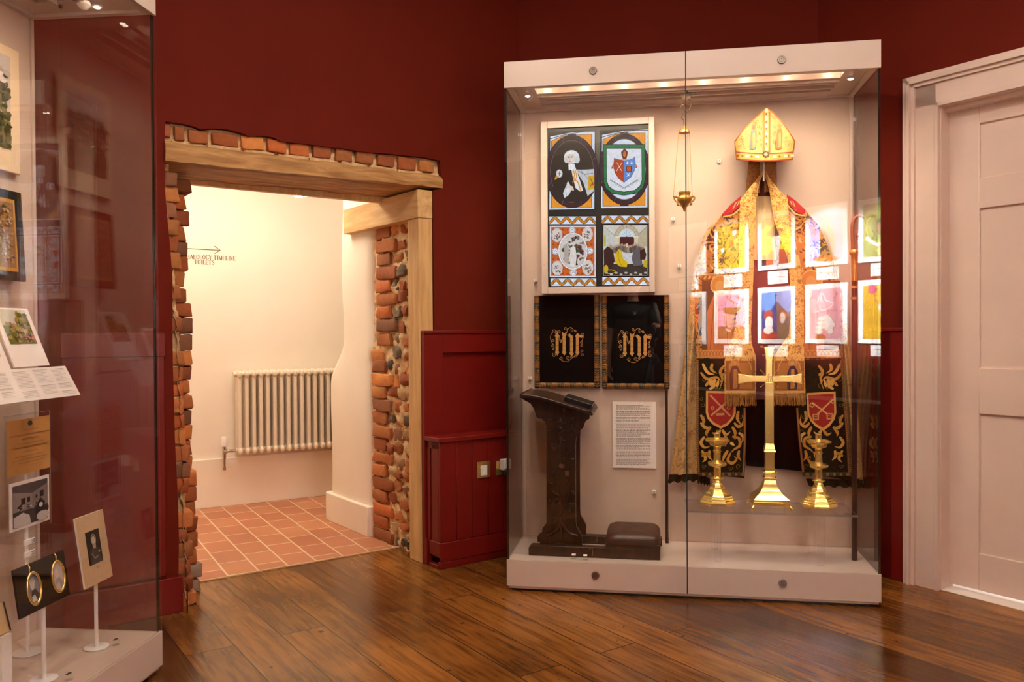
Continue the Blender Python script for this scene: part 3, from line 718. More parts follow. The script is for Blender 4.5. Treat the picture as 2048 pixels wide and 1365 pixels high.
# ---- white architrave and door
mb = MB(); zt = zarc
ui = FD.hv(1873, 700, -.02).x; ur = FD.hv(1897, 700, .06).x; UE = ua+1.25
for (a, b, d, e) in [(ua, ua+.02, .045, 0), (ua+.018, ua+.034, .052, .0), (ua+.034, ua+.05, .038, 0), (ua+.05, ui, .026, 0), (ui-.006, ui+.01, .03, 0)]:
    mb.box((a, -d, 0), (b, 0, zt-(a-ua)))
    mb.box((a, -d, zt-(b-ua)), (UE-(a-ua), 0, zt-(a-ua)))
    mb.box((UE-(b-ua), -d, 0), (UE-(a-ua), 0, zt-(a-ua)))
zi = zt-(ui-ua); UEi = UE-(ui-ua)
mb.box((ui, -.004, 0), (ui+.012, .1, zi)); mb.box((ui, -.004, zi-.012), (UEi, .1, zi)); mb.box((UEi-.012, -.004, 0), (UEi, .1, zi))
mb.box((ui+.01, .022, 0), (ur, .062, zi)); mb.box((ui, .022, zi-.03), (UEi, .062, zi))
struct('trim_3', mb, 'white_gloss', FD, bevel=.002)
VD = .066
pu = FD.hv(1953.7, 700, VD-.02).x; du0 = ur-.02; du1 = UEi-.012
zz = lambda x, y: FD.hv(x, y, VD).z
panels = [(zz(1954, 357), zz(1954, 248)), (zz(1954, 736), zz(1954, 418)), (zz(1954, 1107), zz(1954, 828))]
mb = MB(); pe = du1-(pu-du0); mid0, mid1 = (pu+pe)/2-.05, (pu+pe)/2+.05
zsill = max(.012, zz(1903, 1168)); ztop = zi-.025
mb.box((du0, VD+.012, zsill), (du1, VD+.03, ztop))
mb.box((du0, VD, zsill), (pu, VD+.04, ztop)); mb.box((pe, VD, zsill), (du1, VD+.04, ztop)); mb.box((mid0, VD, zsill), (mid1, VD+.04, ztop))
lv = [zsill]+[q for a, b in panels[::-1] for q in (a, b)]+[ztop]
for a, b in zip(lv[::2], lv[1::2]): mb.box((pu-.001, VD+.0005, a), (pe+.001, VD+.04, b))
dr = struct('door_1', mb, 'white_gloss', FD, bevel=.003)
struct('floor_beyond_door', MB().prism([FD.w(ui, .0, -.01), FD.w(UEi, .0, -.01), FD.w(UEi, .6, -.01), FD.w(ui, .6, -.01)], (0, 0, .012)), 'paper')
area('light_under_door', FD.w(ui+.5, .5, .4), FD.w(ui+.5, .2, 0), .8, .3, 4, 'cool')
struct('wall_beyond_door', MB().box((ui-.1, .6, 0), (UEi+.1, .65, 2.3)).box((ui-.1, .1, 0), (ui-.05, .6, 2.3)).box((UEi+.05, .1, 0), (UEi+.1, .6, 2.3)), 'white_wall', FD)

# ---- red boxing under the panelling beside the doorway
c0 = FA.l(hit(881, 1140, (0, 0, 0), (0, 0, 1))); bv = c0.y; bu = c0.x; zbx = FA.hv(881, 877, bv).z
B1 = 1.66
t = T('pipe_boxing', 'low crimson boarded boxing right of the doorway below the wall panelling', 'boxing', FA, (bu, bv, 0))
t.p('top_board', MB().box((bu-.012, bv-.012, zbx-.022), (B1, -.031, zbx)), 'red_lower', bevel=.003)
mb = MB(); n = 5
for i in range(n):
    a = bu+(B1-bu)*i/n; mb.box((a+.001, bv, .13), (a+(B1-bu)/n-.001, bv+.014, zbx-.022))
t.p('front_boards', mb, 'red_lower', bevel=.002)
mb = MB(); mb.box((bu+.006, bv+.014, .05), (bu+.016, -.031, zbx-.022)); mb.box((bu, bv+.014, .06), (bu+.012, bv+.075, zbx-.022)); mb.box((bu, -.062, .0), (bu+.012, -.031, zbx-.022)); mb.box((bu, bv+.014, zbx-.06), (bu+.012, -.031, zbx-.022))
t.p('side_panel', mb, 'red_lower', bevel=.002)
mb = MB(); mb.box((bu-.004, bv-.006, .035), (B1, bv, .13)); mb.box((bu-.004, bv, .06), (bu+.006, -.062, .13)); mb.box((bu-.004, bv-.004, .0), (B1, bv+.02, .034))
mb.box((bu-.008, bv+.012, 0), (bu+.02, -.062, .018)); t.p('skirting', mb, 'red_lower', bevel=.003)
a = FA.hv(955, 958, bv-.006); b = FA.hv(981, 922, bv-.006)
t = T('wall_switch', 'brass switch plate with white insert on the crimson boxing', 'switch', FA, (a.x, bv, a.z))
mb = MB(); mb.box((a.x, bv-.005, a.z), (b.x, bv-.0005, b.z)); t.p('plate', mb, 'brass', bevel=.001)
mb = MB(); cx = (a.x+b.x)/2; cz = (a.z+b.z)/2; mb.box((cx-.019, bv-.008, cz-.03), (cx+.019, bv-.0052, cz+.022)); q = t.p('switch_insert', mb, 'plastic', label='white switch insert')
for i, j in ((0, 0), (1, 0), (0, 1), (1, 1)): t.p('rocker', MB().box((cx-.016+i*.017, bv-.0095, cz-.025+j*.023), (cx-.002+i*.017, bv-.008, cz-.007+j*.023)), 'plastic', q)
a = FA.hv(993, 952, bv-.006); b = FA.hv(1016, 920, bv-.006)
t = T('wall_socket', 'brass socket with a white plug half hidden by the glass case', 'socket', FA, (a.x, bv, a.z))
t.p('plate', MB().box((a.x, bv-.005, a.z), (a.x+.075, bv-.0005, a.z+.075)), 'brass', bevel=.001)
mb = MB(); mb.box((a.x+.02, bv-.045, a.z+.028), (a.x+.068, bv-.0052, a.z+.085)); t.p('plug', mb, 'plastic', bevel=.004, label='white plug')
mb = MB(); mb.lathe((0, 0, 0), [(.0, 0), (.02, .0), (.023, .01), (.018, .018)], 20); 
for i in range(len(mb.v)): p = mb.v[i]; mb.v[i] = Vector((a.x+.035+p.x, bv-.046-p.z, a.z+.02+p.y))
t.p('plug_dial', mb, 'plastic_black', label='black round dial')

for x, y, _ in FILL_LAMPS:  # housing rings made up for the added ceiling fill lamps
    t = T('fill_lamp_ring', 'ring around an added ceiling fill lamp above the gallery floor', 'ceiling light', W, (x, y, 3.27), 'added ceiling fill lamps')
    t.p('trim_ring', MB().tube([(x+.115*math.cos(q), y+.115*math.sin(q), 3.285) for q in [2*PI*i/32 for i in range(32)]], .014, 8, True), 'plastic', smooth=60)

# ================================================================== DISPLAY CASES
Z3, Z2, Z1, ZT = .024, .1425, 2.270, 2.387
def lockdisc(t, u, z, v=0):
    mb = MB(); c = (0, 0, 0)
    mb.lathe(c, [(.0, .0), (.0175, .0), (.0175, .004), (.0155, .0065), (.012, .0065), (.011, .003), (.0085, .003), (.008, .007), (.004, .007), (.0035, .002), (0, .002)], 28)
    for i in range(len(mb.v)): p = mb.v[i]; mb.v[i] = Vector((u+p.x, v-p.z, z+p.y))
    o = t.p('lock', mb, 'steel', label='round steel lock')
    return o
def display_case(name, label, fr, u0, u1, um, depth, vb, right_glass=True, lamps=True, ends=True):
    t = T(name, label, 'display case', fr, (u0, 0, 0))
    t.p('plinth', MB().box((u0+.02, .03, 0), (u1-.04, depth-.02, Z3-.006)), 'black')
    t.p('foot_rail', MB().box((u0+.006, .010, Z3-.012), (u1-.008, depth-.01, Z3-.0005)), 'case_white')
    g = .0022
    for a, b in ((u0, um-g), (um+g, u1)):
        t.p('base_front', MB().box((a, 0, Z3), (b, .014, Z2)), 'case_white', bevel=.001)
        t.p('header_front', MB().box((a, 0, Z1), (b, .014, ZT)), 'case_white', bevel=.001)
        t.p('front_glass', MB().box((a+.001, .001, Z2+.001), (b-.001, .010, Z1-.001)), 'glass', smooth=0)
    t.p('seam', MB().box((um-g, .002, Z3), (um+g, .016, ZT)), 'black')
    t.p('deck', MB().box((u0+.002, .0145, Z3+.002), (u1-.002, depth, Z2-.001)), 'case_white', bevel=.001)
    t.p('head_box', MB().box((u0+.002, .0145, Z1+.045), (u1-.002, depth, ZT-.001)), 'case_white', bevel=.001)
    for a, b in ((u0+.001, u0+.010), (u1-.010, u1-.001)):
        t.p('side_glass', MB().box((a, .016, Z2+.001), (b, vb, Z1-.001)), 'glass', smooth=0)
        t.p('glass_seal', MB().box((a, .0102, Z2), (b, .0158, Z1)), 'glass_edge')
    t.p('back_panel', MB().box((u0+.004, vb+.001, Z2), (u1-.004, depth-.002, Z1+.044)), 'backcloth')
    for a in (u0+.012, u1-.026): t.p('back_post', MB().box((a, vb-.006, Z2), (a+.014, vb, Z1)), 'case_white')
    # lighting tray in the head
    mb = MB()
    mb.box((u0+.01, .016, Z1), (u1-.01, .036, Z1+.045)); mb.box((u0+.01, vb-.022, Z1), (u1-.01, vb, Z1+.045))
    mb.box((u0+.01, .036, Z1), (u0+.035, vb-.022, Z1+.045)); mb.box((u1-.035, .036, Z1), (u1-.01, vb-.022, Z1+.045))
    mb.box((u0+.036, .037, Z1+.010), (u0+.13, vb-.023, Z1+.044)); mb.box((u1-.13, .037, Z1+.010), (u1-.036, vb-.023, Z1+.044))
    mb.box((u0+.13, .14, Z1+.006), (u1-.13, .16, Z1+.044)); mb.box((u0+.13, vb-.1, Z1+.006), (u1-.13, vb-.023, Z1+.044))
    mb.box((u0+.13, .161, Z1-.004), (u1-.13, .175, Z1+.044)); mb.box((u0+.13, .21, Z1+.002), (u1-.13, .225, Z1+.044)); mb.box((u0+.13, .27, Z1-.002), (u1-.13, .285, Z1+.044))
    t.p('light_tray', mb, 'case_white', bevel=.0015)
    for a in (u0+.085, u1-.085):
        q = t.p('spot_lamp', MB().lathe((a, .16, Z1+.0095), [(.0, 0), (.016, 0), (.016, -.006), (.011, -.006), (.010, -.002), (0, -.002)], 20), 'plastic')
        t.p('lamp_lens', MB().lathe((a, .16, Z1+.003), [(.0, .001), (.009, .001), (.009, -.002), (0, -.003)], 16), 'led', q)
    for a in (u0+(um-u0)*.5, um+(u1-um)*.5):
        lockdisc(t, a, .089); lockdisc(t, a, ZT-.062)
    return t
display_case('display_case', 'large white and glass display case of bishop vestments between doorway and white door', FC, 0, 1.6, .8, .47, .45)
display_case('display_case', 'white and glass display case at the left edge against the red wall', FL, -2.2, 0, -1.1, .465, .445)
def case_lights(fr, u0, u1, n, pw, pe, amb):
    a = area('case_strip', fr.w((u0+u1)/2, .032, Z1-.003), fr.w((u0+u1)/2, .30, Z1-.45), .02, u1-u0-.1, amb, 'warm', math.radians(120))
    a.rotation_euler = (fr.w((u0+u1)/2, .30, Z1-.45)-fr.w((u0+u1)/2, .032, Z1-.003)).to_track_quat('-Z', 'X').to_euler()
    for i in range(n):
        a = u0+.17+(u1-u0-.34)*i/(n-1); p = fr.w(a, .07, Z1+.038)
        point('case_led', p, pw, .006, 'warm')
case_lights(FC, 0, 1.6, 8, .3, 0, 9.5)
spot('case_spot', FC.w(.085, .16, Z1-.004), FC.w(.45, .3, .4), 11, 62, .8, .01, 'mid')
spot('case_spot', FC.w(1.515, .16, Z1-.004), FC.w(1.15, .3, .5), 15, 62, .8, .01, 'mid')
case_lights(FL, -2.2, 0, 4, .25, 0, 6.5)

# ------------------------------------------------------------------ stained glass light box
t = T('stained_glass_panel', 'backlit stained glass window in a white frame, four panes with portrait and arms', 'stained glass', FC, FC.hv(1195, 588, .43))
VG = .385; R1 = crop(1080, 230, 885/240); 
def fq(pts, v0, v1): return [FC.hv(x, y, v0) for x, y in pts]
oc = [FC.hv(x, y, VG) for x, y in ((1081, 244), (1308, 233), (1311, 584), (1083, 589))]
ou0, ou1 = (oc[0].x+oc[3].x)/2, (oc[1].x+oc[2].x)/2; oz1, oz0 = (oc[0].z+oc[1].z)/2, (oc[2].z+oc[3].z)/2
ic = [FC.hv(x, y, VG) for x, y in ((1094, 257), (1297, 247), (1299, 572), (1096, 575))]
iu0, iu1 = (ic[0].x+ic[3].x)/2, (ic[1].x+ic[2].x)/2; iz1, iz0 = (ic[0].z+ic[1].z)/2, (ic[2].z+ic[3].z)/2
mb = MB(); mb.box((ou0, VG, oz0), (iu0, .449, oz1)); mb.box((iu1, VG, oz0), (ou1, .449, oz1)); mb.box((iu0, VG, oz0), (iu1, .449, iz0)); mb.box((iu0, VG, iz1), (iu1, .449, oz1))
fm = t.p('frame', mb, 'case_white', bevel=.0015)
for (x, y) in ((1115, 246), (1160, 243), (1249, 239), (1086, 303), (1087, 416), (1088, 530), (1306, 292), (1307, 409), (1308, 525), (1143, 583), (1252, 581)):
    t.p('screw', MB().ell(FC.hv(x, y, VG), (.0016, .0012, .0016), 8, 6), 'steel', fm)
VP_ = VG+.012
t.p('leading', MB().box((iu0, VP_, iz0), (iu1, .44, iz1)), 'black')
f = on_v(FC, VP_-.0008, R1, .00018)
LEAD = (16, 12, 14); WH = (214, 222, 240); OR = (232, 148, 34); PU = (52, 22, 44); GR = (16, 118, 70)
def oval_pane(a, x0, y0, x1, y1, cx, cy, rx, ry, inner):
    a.poly([(x0, y0), (x1, y0-12), (x1, y1), (x0, y1)], LEAD)
    a.poly([(x0+14, y0+36), (cx, y0+6), (x1-4, y0-6), (x1-8, y1-6), (x0+6, y1)], WH)
    a.stroke([(x0+2, y0+56), (cx-60, y0+24), (cx+60, y0+4), (x1, y0)], 5, LEAD)
    a.poly([(x0+20, y0+70), (cx-70, y0+34), (cx-20, y0+26), (x1-26, y0+20), (x1-26, y1-16), (x0+20, y1-12)], OR)
    a.stroke([(x0+20, y0+70), (cx-70, y0+34), (cx-20, y0+26), (x1-26, y0+20), (x1-26, y1-16), (x0+20, y1-12)], 5, LEAD, 1, True)
    a.ellipse(cx, cy, rx+8, ry+8, LEAD, 1, 40); a.ellipse(cx, cy, rx, ry, PU, 1, 40)
    for i in range(8):
        q = i*PI/4+.4; a.stroke([(cx+rx*.84*math.cos(q), cy+ry*.84*math.sin(q)), (cx+(rx+4)*math.cos(q), cy+(ry+4)*math.sin(q))], 6, (96, 76, 60), 0)
    a.rect(cx-30, y0+18, cx+30, y0+60, (34, 12, 22)); a.rect(cx-30, y1-56, cx+30, y1-14, (60, 16, 26), 0)
    a.ellipse(cx, cy, rx*.865, ry*.88, (120, 104, 90), 1, 40); a.ellipse(cx, cy, rx*.85, ry*.865, inner, 1, 40)
# pane: portrait in robes
a = Art(f); oval_pane(a, 62, 124, 408, 700, 236, 418, 186, 262, (46, 32, 26)); 
DK = (38, 26, 22); SK = (222, 204, 192)
a.poly([(88, 560), (120, 430), (180, 385), (225, 370), (330, 400), (360, 520), (350, 610), (280, 648), (190, 640), (120, 610)], DK)
a.poly([(262, 405), (330, 405), (398, 400), (400, 560), (352, 600), (320, 500)], (196, 198, 206)); a.stroke([(280, 415), (330, 440), (392, 430)], 5, (120, 118, 128)); a.stroke([(300, 410), (350, 470), (396, 455)], 4, (130, 128, 136), 0)
a.poly([(358, 450), (400, 446), (400, 548), (352, 556)], (210, 160, 24)); a.stroke([(372, 470), (388, 500), (370, 530)], 5, (120, 74, 16)); a.ellipse(388, 510, 8, 10, (190, 60, 30), 0)
a.poly([(196, 372), (250, 366), (272, 430), (318, 560), (300, 600), (240, 556), (206, 470)], DK)
a.poly([(228, 372), (256, 372), (290, 470), (318, 560), (296, 566), (262, 540), (238, 440)], (226, 222, 226)); a.stroke(curve([(240, 400), (256, 440), (250, 470), (280, 500), (300, 560)]), 9, (214, 150, 30)); a.stroke(curve([(262, 410), (268, 460), (240, 500)]), 6, (214, 150, 30), 0)
a.poly([(206, 488), (238, 546), (214, 590), (182, 614), (170, 580), (190, 530)], (220, 222, 230)); a.stroke([(200, 510), (190, 560), (196, 600)], 3, (130, 130, 140)); a.ellipse(222, 538, 24, 14, SK); 
for i in range(4): a.stroke([(228+i*5, 540), (238+i*4, 558)], 4, SK, 0)
a.ellipse(143, 434, 24, 30, (190, 196, 206)); a.ellipse(143, 434, 16, 22, (226, 226, 226)); a.stroke([(143, 416), (143, 452)], 6, (200, 70, 30)); a.stroke([(130, 434), (156, 434)], 6, (200, 70, 30), 0); a.poly([(118, 450), (138, 458), (116, 480), (106, 478)], (206, 140, 40))
a.ellipse(234, 312, 56, 50, (226, 228, 232)); a.ellipse(196, 330, 18, 26, (210, 212, 218), 0); a.ellipse(274, 330, 20, 28, (206, 208, 214), 0); a.ellipse(224, 322, 32, 42, SK); a.poly([(196, 300), (206, 276), (250, 274), (256, 296), (240, 288), (212, 290)], (232, 234, 238))
a.ellipse(210, 316, 5, 2.6, (50, 36, 34)); a.ellipse(234, 314, 5, 2.6, (50, 36, 34), 0); a.stroke([(202, 309), (216, 307)], 2, (90, 70, 64), 0); a.stroke([(228, 306), (242, 306)], 2, (90, 70, 64), 0); a.stroke([(219, 316), (215, 332), (222, 334)], 2, (140, 100, 88), 0); a.stroke([(212, 346), (228, 345)], 3, (150, 80, 72), 0)
a.poly([(210, 366), (256, 364), (258, 384), (240, 408), (212, 410)], (236, 238, 242)); a.stroke([(228, 378), (228, 410)], 2, (120, 120, 130))
t.p('pane', a, 'lit', smooth=0, recalc=False, label='pane with a robed seated man in a white wig')
# pane: coat of arms
a = Art(f); oval_pane(a, 444, 112, 800, 688, 622, 402, 182, 256, WH)
a.poly([(466, 218), (774, 218), (776, 480), (762, 540), (720, 580), (620, 596), (530, 582), (486, 548), (468, 500)], LEAD)
a.poly([(470, 222), (770, 222), (772, 480), (758, 536), (716, 575), (620, 591), (533, 577), (490, 544), (472, 498)], GR)
for s_ in ([(486, 222), (486, 246)], [(572, 220), (572, 244)], [(656, 220), (656, 244)], [(740, 220), (752, 246)], [(466, 290), (490, 290)], [(466, 378), (490, 378)], [(466, 470), (490, 470)], [(752, 290), (774, 290)], [(752, 378), (774, 378)], [(752, 470), (774, 470)], [(540, 560), (530, 580)], [(690, 560), (700, 580)]): a.stroke(s_, 5, (30, 40, 34), 0)
a.poly([(488, 246), (752, 246), (754, 484), (740, 528), (700, 560), (620, 572), (546, 560), (504, 530), (490, 490)], LEAD); a.poly([(492, 250), (748, 250), (750, 482), (736, 524), (698, 555), (620, 567), (548, 555), (508, 526), (494, 488)], (222, 224, 236))
a.poly([(548, 318), (562, 326), (590, 332), (620, 336), (620, 500), (580, 470), (554, 430), (542, 380)], (176, 62, 26)); a.poly([(620, 336), (660, 332), (684, 324), (698, 308), (704, 350), (698, 410), (670, 460), (620, 500)], (92, 136, 208))
a.stroke([(548, 318), (562, 326), (590, 332), (660, 332), (684, 324), (698, 308), (704, 350), (698, 410), (670, 460), (620, 500), (580, 470), (554, 430), (542, 380)], 2.5, (60, 30, 26), 1, True)
a.stroke([(566, 352), (604, 416)], 4, (238, 214, 190)); a.stroke([(606, 352), (564, 416)], 4, (238, 214, 190), 0)
for q in (644, 676):
    a.poly([(q+13*math.cos(-PI/2+i*PI/5)*(1 if i % 2 == 0 else .42), 356+13*math.sin(-PI/2+i*PI/5)*(1 if i % 2 == 0 else .42)) for i in range(10)], (240, 240, 240), 0)
a.rect(636, 378, 676, 420, (40, 24, 24)); a.rect(641, 383, 671, 416, (196, 84, 30)); a.stroke([(640, 432), (662, 454)], 5, (238, 240, 244), 0); a.stroke([(662, 430), (640, 456)], 5, (238, 240, 244), 0)
a.poly([(602, 300), (598, 276), (624, 246), (648, 274), (644, 302), (636, 328), (612, 328)], (104, 44, 22)); a.ellipse(623, 290, 10, 22, (200, 110, 40)); a.stroke([(540, 364), (532, 396)], 5, (176, 84, 50), 0); a.stroke([(704, 360), (712, 388)], 5, (176, 84, 50), 0); a.poly([(524, 398), (534, 372), (544, 398)], (176, 84, 50), 0); a.poly([(702, 392), (710, 366), (718, 392)], (176, 84, 50), 0)
for sg in (1, -1):
    st = [(620+sg*(4+i*13), 540-i*8) for i in range(8)]; a.stroke(st, 2.5, (90, 112, 108), 0)
    for i, (x, y) in enumerate(st): a.stroke([(x, y), (x+sg*10, y-14)], [5, 1], (104, 130, 126), 0); a.stroke([(x, y), (x+sg*16, y+6)], [5, 1], (104, 130, 126), 0)
t.p('pane', a, 'lit', smooth=0, recalc=False, label='pane with a red and blue coat of arms')
def wave(a, x0, x1, y0, y1, n):
    a.rect(x0, y0, x1, y1, WH); ym = (y0+y1)/2; am = (y1-y0)*.3
    pts = [(x0+(x1-x0)*i/(n*10), ym+am*math.cos(2*PI*i/10)) for i in range(n*10+1)]
    a.stroke(pts, 22, LEAD); a.stroke(pts, 15, (206, 128, 30))
    for i in range(n*2): q = x0+(x1-x0)*(i+.5)/(n*2); a.stroke([(q, ym-9), (q, ym+9)], 3, LEAD, 1 if i == 0 else 0)
    for i in range(n+1): q = x0+(x1-x0)*i/n; a.stroke([(q, ym+am+8), (q, y1)], 3, LEAD, 0)
def vign(a, cx, cy, rx, ry, seed, dark=(84, 66, 58), sky=(214, 206, 204)):
    a.ellipse(cx, cy, rx+5, ry+5, (232, 232, 238)); a.ellipse(cx, cy, rx, ry, sky, 1); r_ = random.Random(seed)
    a.ring(cx, cy, rx, ry, 1.6, (90, 80, 76), 1)
    for i in range(int(14+rx/3)):
        q = r_.uniform(0, 2*PI); d = math.sqrt(r_.random())*.78; x = cx+rx*d*math.cos(q); y = cy+ry*(.15+.75*d*math.sin(q))
        if ((x-cx)/rx)**2+((y-cy)/ry)**2 > .8: continue
        c = tuple(int(k*r_.uniform(.7, 2.0)) for k in dark); a.ellipse(x, y, rx*r_.uniform(.06, .2), ry*r_.uniform(.04, .14), tuple(min(230, k) for k in c), 0, 9)
a = Art(f); a.rect(66, 742, 412, 1262, LEAD); wave(a, 68, 410, 750, 806, 4); wave(a, 78, 414, 1206, 1262, 4)
a.rect(72, 818, 410, 1198, (226, 224, 232)); a.rect(82, 828, 402, 1188, (196, 96, 40))
for i in range(9):
    for j in range(10): a.poly([(100+i*35, 838+j*36), (108+i*35, 848+j*36), (100+i*35, 858+j*36), (92+i*35, 848+j*36)], (150, 66, 26), 1 if i+j == 0 else 0)
a.ellipse(243, 1006, 108, 136, (232, 232, 240)); vign(a, 243, 1006, 98, 126, 4, (60, 48, 44), (206, 198, 194))
r_ = random.Random(8)
for i in range(60):
    x, y = r_.uniform(160, 330), r_.uniform(900, 1125)
    if ((x-243)/92)**2+((y-1006)/120)**2 < .95 and not (215 < x < 290 and 940 < y < 1090): a.ellipse(x, y, r_.uniform(5, 14), r_.uniform(6, 20), r_.choice([(46, 38, 36), (84, 72, 66), (120, 106, 98)]), 0, 9)
a.poly([(226, 990), (246, 960), (262, 980), (270, 1050), (262, 1120), (224, 1120), (218, 1050)], (222, 214, 208)); a.ellipse(244, 950, 10, 13, (214, 204, 196), 0); a.stroke([(226, 1000), (200, 960), (190, 930)], 6, (222, 214, 208), 0); a.poly([(178, 960), (214, 966), (212, 1100), (180, 1090)], (176, 166, 158), 0)
for (x, y, rx, ry) in ((126, 888, 34, 46), (350, 880, 34, 48), (128, 1130, 34, 48), (352, 1126, 36, 50)): vign(a, x, y, rx, ry, int(x+y))
for (x, y) in ((238, 852), (114, 1008), (368, 1004), (246, 1164)): a.ellipse(x, y, 25, 24, (228, 228, 236)); a.ring(x, y, 20, 19, 3, (90, 80, 80)); a.stroke([(x-10, y+6), (x, y-8), (x+10, y+4)], 4, (110, 96, 92), 0)
t.p('pane', a, 'lit', smooth=0, recalc=False, label='pane of grey oval scenes on an orange ground')
a = Art(f); a.rect(452, 734, 804, 1262, LEAD); wave(a, 456, 802, 744, 800, 4); wave(a, 460, 806, 1198, 1256, 4)
a.rect(468, 814, 792, 1186, (206, 204, 196)); a.poly([(468, 814), (560, 900), (560, 960), (468, 1000)], (196, 196, 190)); a.poly([(792, 814), (716, 900), (716, 950), (792, 980)], (188, 172, 144)); a.stroke([(480, 830), (556, 896)], 3, (120, 110, 96)); a.stroke([(780, 830), (720, 890)], 3, (120, 110, 96), 0)
a.ring(640, 905, 78, 84, 26, (196, 178, 148), 1, 24, PI, 2*PI); a.ring(640, 905, 90, 96, 2, (110, 96, 80), 1, 24, PI, 2*PI); a.ring(640, 905, 64, 70, 2, (110, 96, 80), 0, 24, PI, 2*PI)
for i in range(9): q = PI+PI*(i+.5)/9; a.stroke([(640+66*math.cos(q), 905+72*math.sin(q)), (640+90*math.cos(q), 905+96*math.sin(q))], 2, (120, 104, 86), 0)
a.ellipse(640, 900, 52, 50, (206, 220, 230), 1, 20, PI, 2*PI)
for i in range(1, 6): q = PI+PI*i/6; a.stroke([(640, 900), (640+50*math.cos(q), 900+48*math.sin(q))], 2, (90, 90, 96), 0)
a.rect(588, 900, 694, 966, (72, 12, 18)); a.rect(560, 896, 588, 1000, (206, 196, 170)); a.rect(694, 896, 722, 1000, (206, 196, 170), 0); a.rect(556, 894, 592, 906, (226, 216, 190)); a.rect(690, 894, 726, 906, (226, 216, 190), 0)
a.rect(470, 1100, 790, 1184, (52, 42, 38)); r_ = random.Random(5)
for i in range(9): a.rect(480+i*36, 1160+(i % 2)*12, 500+i*36, 1172+(i % 2)*12, (190, 186, 176), 1 if i == 0 else 0)
for i in range(15): x = 520+i*17; a.ellipse(x, 992+8*math.sin(i), 16, 26, r_.choice([(120, 104, 92), (96, 84, 78), (150, 134, 116), (84, 66, 60)]), 0, 12); a.ellipse(x, 966+8*math.sin(i), 8, 10, (176, 150, 128), 1, 10)
a.ellipse(640, 962, 10, 13, (226, 206, 160)); a.rect(596, 1022, 690, 1080, (206, 206, 214)); a.stroke([(600, 1030), (640, 1070), (684, 1034)], 3, (140, 138, 148)); 
a.poly([(470, 1000), (500, 970), (540, 1000), (552, 1080), (520, 1140), (472, 1120)], (52, 16, 18)); a.poly([(556, 1030), (580, 990), (604, 1004), (612, 1060), (646, 1090), (640, 1124), (590, 1120), (552, 1090)], (214, 176, 16)); a.stroke([(580, 1010), (576, 1060), (600, 1110)], 4, (150, 110, 10)); a.poly([(690, 1000), (730, 980), (750, 1040), (756, 1110), (690, 1116), (676, 1060)], (96, 88, 92)); a.poly([(736, 1000), (770, 990), (784, 1030), (776, 1070), (740, 1070)], (58, 18, 20)); a.poly([(764, 1074), (788, 1070), (788, 1130), (762, 1120)], (190, 164, 40))
a.rect(472, 890, 486, 970, (176, 170, 60)); a.ellipse(488, 1136, 16, 28, (196, 160, 24)); a.ring(516, 1158, 40, 14, 5, (206, 172, 30))
t.p('pane', a, 'lit', smooth=0, recalc=False, label='pane with a supper scene under an arch')

